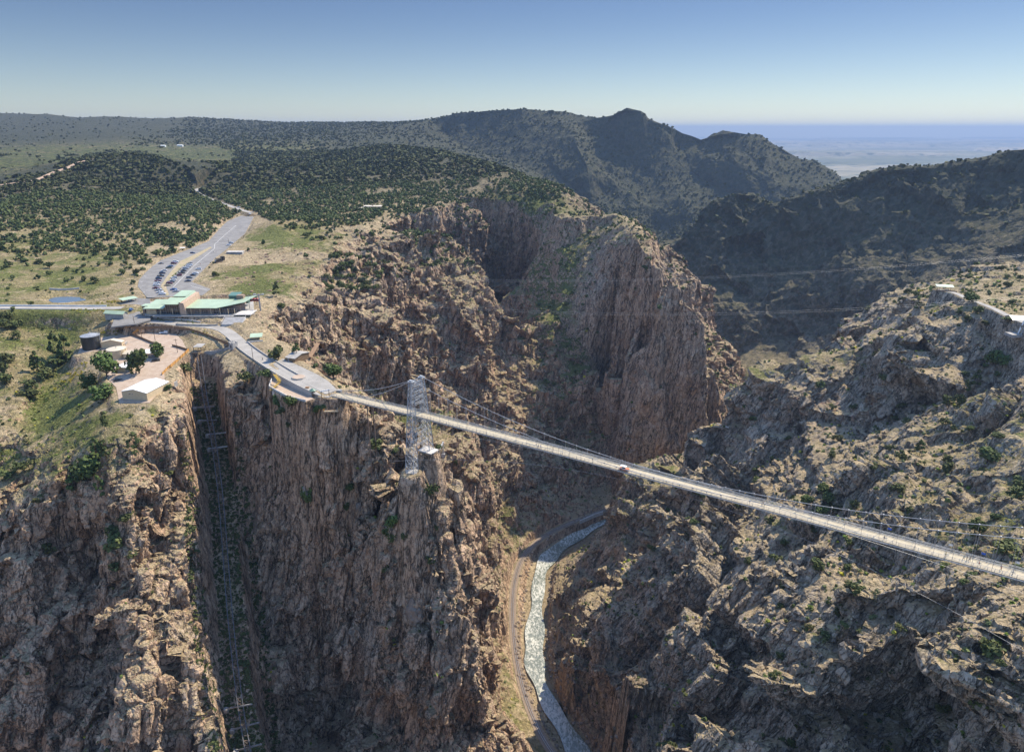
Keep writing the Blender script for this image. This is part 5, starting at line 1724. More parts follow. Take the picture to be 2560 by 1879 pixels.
fence('wooden_fence', 'brown board fence running through the middle of the gravel yard', g3([(1095, 655), (1180, 692), (1260, 727), (1335, 748)]), 1.9, M_BROWN)
fence('wooden_fence', 'short orange board fence climbing to the upper fence line', g3([(1150, 612), (1120, 635), (1096, 655)]), 2.0, M_ORANGE)
fence('wooden_fence', 'long dark fence along the paved drive above the yard', g3([(905, 600), (1000, 603), (1100, 603), (1260, 598), (1430, 594)]), 1.8, M_BROWN)
fence('wooden_fence', 'brown fence following the walkway down to the stone kiosk', g3([(1445, 602), (1560, 613), (1640, 637), (1720, 665), (1800, 700), (1900, 738)]), 1.8, M_BROWN)
fence('wooden_fence', 'short brown fence right of the yard gate', g3([(1425, 748), (1490, 765), (1550, 785)]), 1.8, M_BROWN)
fence('wooden_fence', 'orange board fence along the canyon side of the gravel yard', g3([(1562, 782), (1510, 830), (1450, 885), (1390, 935), (1340, 985)]), 1.9, M_ORANGE)
for x_, y_, h_, a_, lb in ((1175, 690, 9, True, 'timber utility pole beside the orange fence in the yard'), (1283, 702, 8, True, 'timber utility pole in the middle of the yard fence'), (1468, 800, 10, True, 'tall utility pole by the short brown fence'),
                          (822, 655, 9.5, True, 'utility pole rising behind the black water tank'), (2093, 868, 9, False, 'dark lamp pole standing on the walkway parapet'), (1112, 565, 7, False, 'slim pole on the drive below the visitor centre')):
    pt = hit(*Z1(x_, y_)); power_pole(pt, h_, lb, a_)
for x_, y_, h_, lb in ((910, 530, 11, 'utility pole at the wood edge nearest the bus shelter'), (1015, 478, 11, 'utility pole at the middle of the wood edge along the parking lot'), (1263, 285, 12, 'utility pole at the far wood edge along the parking lot'),
                      (2090, 640, 9, 'lone utility pole at the right side of the meadow'), (1323, 530, 6, 'thin lamp post beside the two white cars at the lot edge')):
    pt = hit(*Z3(x_, y_)); power_pole(pt, h_, lb, 'lamp' not in lb)

# pavilions and shelters
pavilion('vehicle_shelter', 'long green-roofed open shelter beside the entrance road', on(PL['drive'], *Z1(1022, 396)), on(PL['drive'], *Z1(1140, 370)), on(PL['drive'], *Z1(1150, 345)), 2.8, M_GREEN, .5, 4)
pt = [hit(*Z1(*p)) for p in ((2070, 705), (2165, 695), (2160, 672))]
pavilion('picnic_shelter', 'small green-roofed picnic shelter above the walkway', *pt, 2.7, M_GREEN, .5, 2)
wall('planter_wall', 'low concrete planter wall below the picnic shelter', [pt[0] + Vector((-2, -3, 0)), pt[1] + Vector((1.5, -2.5, 0))], .9, .5, M_CONC, cat='wall')
pt = [hit(*Z2(*p)) for p in ((592, 470), (672, 480), (676, 452))]
pavilion('picnic_shelter', 'brown-roofed timber shelter under the red cliff', *pt, 2.6, M_BROWN, .7, 2)
pt = [hit(*Z2(*p)) for p in ((380, 470), (455, 478), (470, 440))]
gable('restroom', 'small grey-roofed hut between two pines by the walkway', 'hut', *pt, 2.4, 1.2, 'x', M_WOOD, M_CONC2, .5, doors=[('front', 1.5, 2.5, 0, 2)])
pt = [hit(*Z2(*p)) for p in ((440, 485), (516, 470))]
fence('timber_screen', 'low timber screen wall in front of the grey hut', [tuple(p) for p in pt], 1.4, M_BROWN)
pt = on(PL['lot'], *Z3(755, 606))
pavilion('bus_shelter', 'pale bus shelter at the wood edge of the parking lot', pt + Vector((-2.5, 0, 0)), pt + Vector((2.5, 0, 0)), pt + Vector((2.5, 3, 0)), 2.6, M_WHITE, .1, 2)
MB_ = MB
r = thing('concrete_platform', 'flat concrete loading platform on the meadow edge by the parking lot', 'platform', hit(*Z3(1400, 655)))
MB().box(-9, 8, -1, 5, -2, 2.2).build('platform_slab', M_CONC2, r); MB().box(-9.3, 8.3, -1.3, 5.3, 2.203, 2.5).build('slab_edge', M_CONC, r)
# stone kiosk (small round-arched tower) by the walkway
pt = hit(*Z1(1930, 755)); r = thing('stone_kiosk', 'square stone kiosk with notched top at the walkway corner', 'kiosk', pt, R(-30))
MB().box(-2, 2, -2, 2, -1, 3.4).build('wall', M_STONE_G, r)
m = MB()
for i in (-1, 1):
    for j in (-1, 1): m.box(i * 1.5 - .6, i * 1.5 + .6, j * 1.5 - .6, j * 1.5 + .6, 3.403, 4.2)
m.build('merlon', M_STONE_G, r)
k = MB().box(-.6, .6, -2.06, -1.95, .2, 2.2).build('door', M_GLASS, r); MB().box(-.75, .75, -2.1, -1.9, 2.21, 2.4).build('frame', M_CONC, k)
# parapets of the walkway
def wpts(pts, f, dz=0.): return [tuple((hit(*f(*p)) or Vector(P(*f(*p), 0))) + Vector((0, 0, dz))) for p in pts]
oL = offset(WALK, -4.7); oR = offset(WALK, 4.7)
def side_nearest(poly, a, b): return poly
i0 = int(len(WALK) * .52); i1 = int(len(WALK) * .86)
s_near = oL if oL[i0][1] < oR[i0][1] else oR
s_far = oR if s_near is oL else oL
wall('parapet', 'long pale stone parapet on the canyon side of the walkway', [tuple(p) for p in s_near[i0:-6]], 1.0, .45, M_STONE_G, 4.5)
wall('parapet', 'short stone parapet on the uphill side of the walkway', [tuple(p) for p in s_far[i0 + 3:i1 - 4]], .9, .45, M_STONE_G, 1.5)
wall('retaining_wall', 'grey concrete retaining wall below the kiosk at the top of the slot', wpts([(1690, 800), (1790, 790), (1880, 765), (1975, 765)], Z1, -.5), 1.6, .5, M_CONC2, 3)
wall('retaining_wall', 'grey wall holding the garden beds in front of the visitor centre', wpts([(1455, 572), (1560, 578), (1700, 582), (1800, 578)], Z1), 1.5, .5, M_CONC2, 2)
wall('garden_wall', 'pale curving garden wall above the grey retaining wall', wpts([(1215, 515), (1330, 512), (1450, 520), (1560, 530), (1660, 548)], Z1), .7, .4, M_CONC, 2)
wall('dam_wall', 'low concrete wall across the dry head of the pond', wpts([(412, 276), (500, 280), (580, 278), (656, 270)], Z1), 1.3, .6, M_CONC, 2)
wall('guard_wall', 'long white barrier along the entrance road', [tuple(Vector(p) + Vector((0, 5.0, .3))) for p in ROAD1[6:-4]], .85, .4, M_WHITE, 1.5)
wall('guard_wall', 'low kerb wall on the outer side of the entrance road', [tuple(Vector(p) + Vector((0, -4.6, .0))) for p in ROAD1[3:-8]], .5, .4, M_CONC, 1.5)
# stairs in front of the visitor centre
r = thing('stairs', 'pale concrete stairs with handrails descending from the visitor centre', 'stairs', hit(*Z1(1930, 560)))
m = MB()
for k in range(9): m.box(-9, 6, k * 1.0, k * 1.0 + 1.01, -2, .35 * k)
m.build('steps', M_CONC, r)
for x_ in (-9.2, 6.2):
    m = MB()
    for k in range(5): m.bar((x_, k * 2.1, .7 * k - .2), (x_, k * 2.1, .7 * k + 1.2), .1)
    m.bar((x_, 0, 1.1), (x_, 8.4, 3.9), .1); m.build('handrail', M_WHITE, r)
# lower terrace at the bridge head
wall('terrace_wall', 'white concrete wall around the lower overlook terrace', [tuple(Vector(p) + Vector((0, 0, -.1))) for p in (TERRACE[5], TERRACE[6], TERRACE[7], TERRACE[0])], 1.2, .4, M_CONC, 4)
r = thing('staircase', 'yellow staircase zigzagging down to the lower terrace', 'staircase', hit(*Z2(300, 690)))
for k, (a, b) in enumerate((((-1.5, -4, .3), (1.8, 2, 3)), ((1.8, 2, 3), (-3, 8, 5.2)))):
    m = MB(); a, b = Vector(a), Vector(b)
    for i in range(12):
        c = a.lerp(b, i / 11); m.box(c.x - .9, c.x + .9, c.y - .25, c.y + .25, c.z - .15, c.z)
    m.bar(a + Vector((-.9, 0, .9)), b + Vector((-.9, 0, .9)), .12); m.bar(a + Vector((.9, 0, .9)), b + Vector((.9, 0, .9)), .12)
    m.build('flight', plain('yellow_stair_paint', (.55, .36, .06), .7), r)
pt = hit(*Z2(603, 745)); r = thing('ticket_gazebo', 'little octagonal booth with dark green roof at the bridge entrance', 'booth', pt)
MB().cyl((0, 0), 1.5, 1.5, -.5, 2.4, 8).build('wall', M_WOOD, r); MB().cyl((0, 0), 2.1, .1, 2.4, 3.7, 8).build('roof', M_GREEN_D, r); MB().box(-.6, .6, -1.62, -1.4, 1.0, 1.9).build('window', M_GLASS, r)
pt = hit(*Z2(560, 722)); r = thing('entrance_pillar', 'square orange-brown timber pillar beside the green-roofed booth', 'pillar', pt)
MB().box(-.9, .9, -.9, .9, -.5, 2.6).build('shaft', M_ORANGE, r); MB().box(-1.1, 1.1, -1.1, 1.1, 2.61, 2.8).build('cap', M_BROWN, r)
pt = hit(*Z2(678, 800)); r = thing('entrance_gate', 'tall pole gate with white signboard at the start of the bridge', 'gate', pt)
MB().bar((0, 0, -1), (0, 0, 6), .3).build('post', M_WOOD, r); MB().bar((3.6, 2.2, -1), (3.6, 2.2, 6), .3).build('post', M_WOOD, r); MB().bar((-.5, -.3, 5.7), (4.1, 2.5, 5.7), .35, .6).build('signboard', M_WHITE, r)
pt = hit(*Z2(762, 880)); r = thing('viewing_deck', 'small bleached timber viewing deck perched under the bridge head', 'deck', pt + Vector((0, 0, .6)))
MB().box(-4, 4, -2.5, 3, -.3, 0).build('floor_boards', M_DECKW, r)
m = MB()
for z in (.5, 1.0):
    m.bar((-4, -2.5, z), (4, -2.5, z), .12); m.bar((-4, -2.5, z), (-4, 3, z), .12); m.bar((4, -2.5, z), (4, 3, z), .12); m.bar((-4, 3, z), (4, 3, z), .12)
for k in range(5): m.bar((-4 + 2 * k, -2.5, 0), (-4 + 2 * k, -2.5, 1), .12); m.bar((-4 + 2 * k, 3, 0), (-4 + 2 * k, 3, 1), .12)
m.build('railing', M_ORANGE, r)
m = MB()
for i in (-3.6, 3.6):
    for j in (-2.2, 2.6): m.bar((i, j, -6), (i, j, -.3), .25)
m.build('supports', M_WOOD, r)
pt = on(PL['plaza'], *Z2(487, 612)); r = thing('plaza_planter', 'pale octagonal stone planter in the middle of the bridge-head plaza', 'planter', pt)
MB().cyl((0, 0), 4.2, 4.2, -.5, .6, 8).build('rim', M_STONE_G, r); MB().cyl((0, 0), 3.8, 3.8, .601, .75, 8).build('gravel_fill', M_GRAVEL, r)
# overlook house on the rim
pt = hit(820, 459); r = thing('overlook_house', 'flat-roofed stone house with white roof on the canyon rim', 'building', pt)
MB().box(-13, 12, -4, 9, -4, 3.5).build('wall', M_STONE, r); MB().slab([(-14, -5, 4.0), (13, -5, 4.0), (13, 10, 4.4), (-14, 10, 4.4)], .4).build('roof', M_TAN_R, r)
MB().box(-26, -13.05, -3, 6, -4, 1.5).build('wall', M_STONE, r); MB().slab([(-27, -4, 1.9), (-13.2, -4, 1.9), (-13.2, 7, 2.1), (-27, 7, 2.1)], .35).build('roof', M_TAN_R, r)
MB().box(-2, 0, 3, 5, 4.3, 6.2).build('chimney', M_STONE, r)
k = MB().box(-11, 10, -4.08, -3.95, .8, 2.6).build('window', M_GLASS, r)
m = MB()
for i in range(8): m.box(-11.1 + 3 * i, -10.9 + 3 * i, -4.14, -4.09, .8, 2.6)
m.build('frame', M_CONC, k)
# far farm sheds in the clearing
for px_, py_, Y_, s_, lb in ((395, 322, 0, 1.4, 'white shed in the distant clearing'), (358, 323, 0, 1.1, 'small grey shed left of the white one in the distant clearing')):
    pt = hit(px_, py_)
    gable('farm_shed', lb, 'shed', pt + Vector((-7 * s_, 0, 0)), pt + Vector((7 * s_, 0, 0)), pt + Vector((7 * s_, 9, 0)), 4, 2, 'x', M_CREAM_R, M_CREAM_R, .4, doors=[('front', 3, 6, 0, 3)])

# ---------------------------------------------------------------- aerial tram, zip line
pt = hit(*Z3(1708, 1345)); r = thing('tram_tower', 'grey steel tram tower with crossarms beside the visitor centre', 'tower', pt)
HT = 12.5
MB().cyl((0, 0), .7, .45, -1, HT, 10).build('mast', M_STEEL, r)
m = MB().box(-4, 4, -.35, .35, HT, HT + .5)
for k in (-3.6, -2.6, 2.6, 3.6): m.box(k - .25, k + .25, -1.2, 1.2, HT + .55, HT + 1.0)
m.build('crossarm', M_STEEL, r)
tp = pt + Vector((0, 0, HT + .9))
cab = []
for k, (x_, y_) in enumerate(((1594, 1206), (1631, 1205), (1668, 1206))):
    yw = pt.y + 1; c = Vector(PY(*Z3(x_, y_), yw))
    g = thing('tram_cabin', ('red tram cabin nearest the visitor centre roof', 'red tram cabin in the middle of the three', 'red tram cabin nearest the steel tram tower')[k], 'cable car', c, 0, 'red tram cabins')
    mb = MB(); mb.cyl((0, 0), 1.0, 1.25, -1.5, -.9, 8); mb.cyl((0, 0), 1.25, 1.2, -.9, .5, 8); mb.cyl((0, 0), 1.2, .7, .5, .9, 8); mb.build('cabin_shell', plain('tram_red', (.30, .02, .02), .35, .5), g)
    MB().cyl((0, 0), 1.265, 1.23, -.5, .35, 8, False).build('window_band', M_GLASS, g)
    MB().bar((0, 0, .9), (0, 0, 3.0), .12).build('hanger_arm', M_STEEL, g)
    cab.append(c)
rr = thing('cabin_rail', 'steel rail above the red tram cabins', 'rail', cab[0] + Vector((0, 0, 3.1)))
MB().bar((-3, 0, 0), tuple(tp - rr.location + Vector((-1, 0, -1))), .2).build('beam', M_STEEL, rr)
MB().bar((-2.5, 1, -14), (-2.5, 1, 0), .3).build('support', M_STEEL, rr)


def cable(name, label, a, b, sag, w, group):
    a, b = Vector(a), Vector(b); n = 28
    pts = [a.lerp(b, k / n) - Vector((0, 0, sag * math.sin(PI * k / n))) - a for k in range(n + 1)]
    o = MB().tube(pts, w, 5).build(name, M_STEEL); o.location = a
    tag(o, label, 'cable', group); return o


e2 = Vector((430, 500, 24)); e1 = Vector((470, 560, 46))
cable('tram_cable', 'thin lower steel cable spanning the gorge to the right rim', tp + Vector((0, 0, 0)), e2, 17, .075, 'tram cables')
cable('tram_cable', 'thin lower steel cable spanning the gorge to the right rim', tp + Vector((0, 3, .6)), e2 + Vector((0, 3, .6)), 17, .075, 'tram cables')
cable('zip_line', 'thin upper steel cable spanning the gorge in front of the blue slope', tp + Vector((2, 25, 8)), e1, 13, .075, 'upper cables')
cable('zip_line', 'thin upper steel cable spanning the gorge in front of the blue slope', tp + Vector((2, 28, 8.5)), e1 + Vector((0, 3, .5)), 13, .075, 'upper cables')

# right rim
pt = hit(2075, 640); A_, B_, C_2 = pt + Vector((-5.5, 1.5, .3)), pt + Vector((7, -1.5, .3)), pt + Vector((8, 3.8, .3))
MB_r = pavilion('lookout_pavilion', 'open lookout pavilion with pale green roof on the right rim', A_, B_, C_2, 3.3, M_GREEN, .9, 3)
fence('lookout_railing', 'dark railing around the lookout pavilion', [tuple(pt + Vector(v)) for v in ((-6, 1, .2), (-2, -1.5, .1), (5, -3, 0), (9, -3, -.3))], 1.1, M_RUST, post=2)
pt = P(2226, 712, 6); pt = hit(2226, 712) or Vector(pt)
gable('tram_station', 'tan station building with white hipped roof at the right rim', 'building', pt + Vector((0, 0, 0)), pt + Vector((16, -3, 0)), pt + Vector((17, 8, 0)), 3.2, 1.8, 'x', M_CREAM, M_CREAM_R, .9, windows=[('front', 3, 7, 1, 2.2)], doors=[('front', 9, 10.2, 0, 2.1)])
r = thing('swing_mast', 'white leaning steel mast on a concrete platform at the right edge', 'mast', hit(2238, 735) or Vector(P(2238, 735, 4)))
MB().box(-7, 14, -4, 4, -1.2, .8).build('platform_slab', M_CONC2, r); MB().bar((0, 0, .8), (9, 3, 30), .9).build('mast', M_WHITE, r); MB().bar((0, -3, .8), (8.6, 2.6, 28), .3).build('stay', M_STEEL, r)
pw = wpts([(1562, 928), (1576, 932), (1590, 937), (1602, 941)], lambda *p: p)
fence('footbridge_railing', 'pale railing crossing the gap on the right wall spur', pw, 1.2, M_WHITE, post=2)

# ---------------------------------------------------------------- incline railway in the slot
r = thing('incline_railway', 'steep double-railed incline railway dropping through the dark slot', 'railway')
IN = [Vector(P(*p)) for p in INCL] + [Vector(P(*INCL[-1])) * 2 - Vector(P(*INCL[-2]))]
INs = [Vector(p) for p in catmull([tuple(p) for p in IN], 4)]
for o_ in (-1.4, 1.4):
    MB().tube([p + Vector((o_, 0, .5)) for p in INs], .4, 4).build('rail', M_DKSTEEL, r)
m = MB(); acc = 0
for a, b in zip(INs, INs[1:]):
    L_ = (b - a).length; n_ = max(1, int(L_ / 2.2))
    for k in range(n_):
        c = a.lerp(b, k / n_); m.bar(c + Vector((-2, 0, .2)), c + Vector((2, 0, .2)), .3)
        if k % 2 == 0: m.bar(c + Vector((-1.4, 0, .3)), a.lerp(b, (k + 1) / n_) + Vector((1.4, 0, .3)), .14); m.bar(c + Vector((1.4, 0, .3)), a.lerp(b, (k + 1) / n_) + Vector((-1.4, 0, .3)), .14)
m.build('sleepers', M_RUST, r)['kind'] = 'stuff'
m = MB()
for p in INs[1::2]:
    for o_ in (-1.4, 1.4): m.bar(p + Vector((o_, 0, -7)), p + Vector((o_, 0, .4)), .25)
m.build('trestle_legs', M_RUST, r)
pt = INs[0]; r = thing('incline_station', 'small timber station over the top of the incline railway', 'station', pt)
m = MB()
for i in (-2.4, 2.4):
    for j in (-1, 6): m.bar((i, j, -4), (i, j, 3.2), .3)
m.build('frame', M_WOOD, r); MB().box(-3.2, 3.2, -3, -1.2, -.5, -.1).build('landing', M_WOOD, r); MB().slab([(-2.8, -1, 3.4), (2.8, -1, 3.4), (2.8, 6.4, 3.6), (-2.8, 6.4, 3.6)], .2).build('roof', M_CONC2, r)
beams = [((1640, 1250), (1726, 1243), Z1, 'topmost'), ((1680, 1357), (1745, 1355), Z1, 'second from the top'), ((1745, 1470), (1890, 1453), Z1, 'third from the top, wide and pale'), ((1760, 1585), (1905, 1567), Z1, 'fourth from the top, wide and pale')]
ZB = lambda x, y: (.2501 * x, 1239 + .2501 * y)
beams += [((2025, 1265), (2160, 1240), ZB, 'third from the bottom'), ((2080, 1445), (2225, 1405), ZB, 'second from the bottom'), ((2110, 1630), (2245, 1595), ZB, 'lowest')]


def incl_y(py):
    """forward distance of the railway at a picture row"""
    for a, b in zip(INCL, INCL[1:]):
        if a[1] <= py <= b[1]:
            t = (py - a[1]) / (b[1] - a[1]); return P(*a)[1] * (1 - t) + P(*b)[1] * t
    return P(*INCL[-1])[1]


for p0, p1, f, lb in beams:
    a, b = f(*p0), f(*p1); Y = incl_y((a[1] + b[1]) / 2) + 1
    a, b = Vector(PY(*a, Y)), Vector(PY(*b, Y))
    d = (b - a).normalized(); a = a - d * 2.5; b = b + d * 3.5
    o = thing('cross_beam', f'steel beam across the dark slot, {lb}', 'beam', a, 0, 'beams spanning the incline slot')
    MB().bar((0, 0, 0), tuple(b - a), .55, .7).build('girder', M_STEEL if 'pale' not in lb else M_SILVER, o)
    MB().box(-1, 1, -1, 1, -2, .3).build('bearing_block', M_CONC2, o)

# ---------------------------------------------------------------- railway along the river
r = thing('railway_track', 'curving single railway track between the cliff foot and the river', 'railway')
for o_ in (-.72, .72):
    c = offset(RAILBED, o_)
    MB().tube([(p[0], p[1], p[2] + .3) for p in c], .22, 4).build('rail', M_RAIL, r)
m = MB()
c0, c1 = offset(RAILBED, -1.4), offset(RAILBED, 1.4)
for i in range(len(RAILBED) - 1):
    n_ = max(1, int(math.dist(RAILBED[i], RAILBED[i + 1]) / 1.1))
    for k in range(n_):
        f = k / n_
        a = Vector(c0[i]).lerp(Vector(c0[i + 1]), f); b = Vector(c1[i]).lerp(Vector(c1[i + 1]), f)
        m.bar(a + Vector((0, 0, .12)), b + Vector((0, 0, .12)), .3, .2)
m.build('sleepers', M_RUST, r)['kind'] = 'stuff'
pa = [P(1268, 1142, TRACK_Z + 1), P(1300, 1128, TRACK_Z + 1), P(1318, 1122, TRACK_Z + 1)]
wall('track_wall', 'pale wall beside the railway where it enters the shadow', [(p[0] + 3, p[1] - 5, p[2]) for p in pa], 2.2, 1.2, M_CONC, 2)

# locomotive on the meadow
pt = hit(*Z3(1203, 755)); r = thing('steam_locomotive', 'black steam locomotive displayed on the meadow beside the parking lot', 'locomotive', pt + Vector((0, 0, .2)), R(-14))
MB().box(-1.5, 1.5, -7, 8, .7, 1.2).build('frame', M_DARK, r)
mb = MB(); Mx = Matrix.Translation((0, 0, 2.6)) @ Matrix.Rotation(-PI / 2, 4, 'X'); mb.cyl((0, 0), 1.15, 1.15, -5, 5.2, 16); mb.v = [tuple(Mx @ Vector(v)) for v in mb.v]; mb.build('boiler', M_DARK, r)
mb = MB(); mb.cyl((0, 0), 1.0, 1.0, 5.2, 5.5, 16); Mx2 = Matrix.Translation((0, 0, 2.6)) @ Matrix.Rotation(PI / 2, 4, 'X'); mb.v = [tuple(Mx2 @ Vector(v)) for v in mb.v]; mb.build('smokebox_door', M_SILVER, r)
MB().box(-1.6, 1.6, 5, 8, 1.2, 4.4).build('cab', M_DARK, r); MB().box(-1.8, 1.8, 4.7, 8.3, 4.41, 4.6).build('cab_roof', M_DARK, r)
MB().cyl((0, -4), .4, .5, 3.6, 4.7, 10).build('chimney', M_DARK, r); MB().cyl((0, -1), .5, .4, 3.6, 4.2, 10).build('steam_dome', M_DARK, r)
for sx in (-1, 1):
    for y_ in (-5.6, -3.6, -1.6, .6, 2.8):
        mb = MB(); mb.cyl((0, 0), .75, .75, -.1, .1, 14); mb.v = [tuple(Matrix.Rotation(PI / 2, 4, 'Y') @ Vector(v)) for v in mb.v]
        o = mb.build('wheel', M_RUST, r); o.location = (sx * 1.3, y_, .75)

# ---------------------------------------------------------------- cars
ORD = ['first', 'second', 'third', 'fourth', 'fifth', 'sixth', 'seventh', 'eighth', 'ninth', 'tenth', 'eleventh', 'twelfth', 'thirteenth', 'fourteenth', 'fifteenth', 'sixteenth', 'seventeenth']
KN = {'sedan': 'sedan', 'suv': 'sport utility car', 'pickup': 'pickup truck'}
rows = [('in the left row', 'cars in the left row', -72,
         [(516, 1143, 'white', 'suv'), (488, 1120, 'white', 'sedan'), (470, 1092, 'silver', 'sedan'), (440, 1068, 'maroon', 'sedan'), (446, 1034, 'white', 'suv'), (456, 1005, 'white', 'sedan'), (464, 982, 'maroon', 'sedan'), (474, 955, 'navy', 'suv'), (498, 922, 'black', 'pickup'), (518, 888, 'navy', 'suv'), (538, 855, 'white', 'sedan'), (594, 821, 'green', 'suv'), (614, 803, 'blue', 'sedan'), (656, 769, 'maroon', 'suv'), (678, 749, 'white', 'suv')]),
        ('in the middle row', 'cars in the middle row', -70,
         [(682, 1108, 'silver', 'sedan'), (655, 1087, 'blue', 'sedan'), (582, 1036, 'gold', 'sedan'), (602, 1014, 'maroon', 'suv'), (622, 995, 'grey', 'pickup'), (648, 972, 'white', 'sedan'), (660, 945, 'white', 'suv'), (716, 916, 'maroon', 'suv'), (752, 885, 'black', 'pickup'), (776, 856, 'black', 'sedan'), (802, 830, 'silver', 'suv'), (830, 808, 'white', 'sedan'), (850, 788, 'white', 'suv'), (848, 770, 'grey', 'sedan')]),
        ('in the row beside the meadow', 'cars in the right row', -78,
         [(826, 983, 'navy', 'sedan'), (846, 945, 'grey', 'suv'), (892, 912, 'black', 'sedan'), (916, 888, 'white', 'sedan'), (956, 838, 'white', 'suv'), (1322, 545, 'white', 'sedan'), (1352, 520, 'silver', 'suv')])]
rnd = random.Random(5)
for where, grp, rot, lst in rows:
    for k, (x_, y_, c_, kd) in enumerate(lst):
        p = on(PL['lot'], *Z3(x_, y_ + 10))
        cn = {'gold': 'pale gold', 'green': 'dark green', 'grey': 'dark grey'}.get(c_, c_)
        car(p, R(rot + rnd.uniform(-5, 5) + (180 if rnd.random() < .2 else 0)), kd, c_, f'{cn} {KN[kd]}, {ORD[k]} from the visitor centre {where}', grp, 1.2)
singles = [(Z3(500, 778), -60, 'navy', 'sedan', 'dark blue sedan driving along the curved outer lane of the lot'), (Z3(885, 650), -80, 'navy', 'suv', 'dark blue car parked alone at the upper end of the planted bed'),
           (Z3(137, 1340), 10, 'blue', 'suv', 'blue car standing at the end of the entrance road'), (Z3(1446, 92), -70, 'white', 'suv', 'white car nearest the left on the winding road in the woods'),
           (Z3(1526, 112), -70, 'silver', 'sedan', 'silver car in the middle of the winding road in the woods'), (Z3(1582, 172), -25, 'white', 'sedan', 'white car turning from the winding road towards the parking lot'),
           (Z1(975, 1030), -40, 'black', 'sedan', 'black car parked in the yard left of the warehouse'), (Z1(1265, 838), -80, 'grey', 'pickup', 'grey truck parked under the edge of the carport'), (Z1(1290, 870), -70, 'black', 'suv', 'black vehicle in front of the carport'),
           ((15, 433), -80, 'white', 'sedan', 'white car in the far left clearing, nearest the frame'), ((19, 438), -80, 'black', 'suv', 'black car in the far left clearing between two others'), ((12, 441), -80, 'silver', 'sedan', 'silver car in the far left clearing, lowest of three'), ((2, 404), -80, 'white', 'suv', 'white vehicle on the dirt road at the left frame edge')]
for (px_, py_), rot, c_, kd, lb in singles:
    p = hit(px_, py_)
    car(p, R(rot), kd, c_, lb, 'single cars', 1.1)
# utility trailer in the yard
pt = hit(*Z1(1352, 640)); r = thing('utility_trailer', 'white flatbed trailer parked on the upper gravel of the yard', 'trailer', pt, R(-80))
MB().box(-1.1, 1.1, -2.8, 3.2, .7, 1.0).box(-1.1, 1.1, .6, 3.2, 1.003, 2.0).build('bed', M_WHITE, r)
for sx in (-1, 1):
    for y_ in (-1.2, 1.6):
        o = bpy.data.objects.new('wheel', car_proto('sedan')[2]); COL.objects.link(o); o.parent = r; o.location = (sx * 1.15, y_, .4)
# orange service cart on the bridge
def on_deck(px, py):
    q = Vector(P(px, py, .2))
    s = (Vector((q.x - BT.x, q.y - BT.y, 0))).dot(BU); o = Vector((q.x - BT.x, q.y - BT.y, 0)).dot(BN)
    o = max(-2.2, min(2.2, o))
    return BT + BU * s + BN * o + Vector((0, 0, ZD(s))), s, o
p, _, _ = on_deck(*Z8(1590, 1184)); ang = math.atan2(BU.y, BU.x)
r = thing('service_cart', 'orange service cart with white canopy standing on the bridge deck', 'cart', p, ang)
MB().box(-2.0, 2.0, -.75, .75, .4, .95).box(1.0, 2.0, -.7, .7, .951, 1.3).build('body', plain('orange_paint', (.60, .13, .02), .4), r)
MB().box(-1.7, .9, -.8, .8, 2.0, 2.12).build('canopy', M_WHITE, r)
m = MB()
for i in (-1.6, .8):
    for j in (-.7, .7): m.bar((i, j, .9), (i, j, 2.0), .07)
m.build('canopy_post', M_STEEL, r); MB().box(-1.2, .2, -.6, .6, .951, 1.25).build('seat', M_DARK, r)
for i in (-1.3, 1.3):
    for j in (-.72, .72):
        mb = MB(); mb.cyl((0, 0), .32, .32, -.1, .1, 12); mb.v = [tuple(Matrix.Rotation(PI / 2, 4, 'X') @ Vector(v)) for v in mb.v]; o = mb.build('wheel', M_DARK, r); o.location = (i, j, .32)

# ---------------------------------------------------------------- people
ppl = [(Z8(1104, 1046), 'white', 'khaki', 'leftmost of the group by the bridge middle', 1), (Z8(1117, 1058), 'grey', 'navy', 'second from the left by the bridge middle', 0), (Z8(1129, 1061), 'blue', 'grey', 'third in the group by the bridge middle', 1), (Z8(1197, 1072), 'black', 'khaki', 'walking alone left of the orange cart', 1), (Z8(1244, 1098), 'white', 'navy', 'by the near railing left of the orange cart', 0),
       (Z7(80, 540), 'black', 'navy', 'left one of a pair standing on the deck', 0), (Z7(92, 542), 'black', 'grey', 'right one of a pair standing on the deck', 1), (Z7(1090, 822), 'grey', 'black', 'walking alone in the middle of the deck', 1), (Z7(1342, 892), 'white', 'grey', 'walking toward the right end of the bridge', 1), (Z7(1597, 960), 'yellow', 'khaki', 'walking near the outer railing', 1),
       (Z7(1746, 985), 'teal', 'navy', 'leftmost of three walking side by side', 1), (Z7(1772, 990), 'black', 'grey', 'middle of three walking side by side', 0), (Z7(1796, 998), 'black', 'navy', 'rightmost of three walking side by side', 1), (Z7(1872, 1035), 'red', 'khaki', 'walking right of the trio', 1), (Z7(2055, 1072), 'red', 'black', 'near the right frame edge of the bridge', 1), (Z7(2152, 1100), 'white', 'grey', 'rightmost on the bridge', 0)]
for (px_, py_), s_, t_, wh, po in ppl:
    p, _, _ = on_deck(px_, py_)
    person(p, ang + (PI / 2 if po == 0 else -PI / 2), s_, t_, wh, po, 'people walking on the bridge')
for (px_, py_), s_, t_, wh, po in ((Z3(1135, 642), 'black', 'navy', 'near the meadow corner, left one', 1), (Z3(1170, 640), 'blue', 'grey', 'near the meadow corner, right one', 0), (Z3(976, 790), 'red', 'black', 'walking down the middle of the parking lot', 1)):
    person(on(PL['lot'], px_, py_), 2.2, s_, t_, wh, po, 'people in the parking lot')
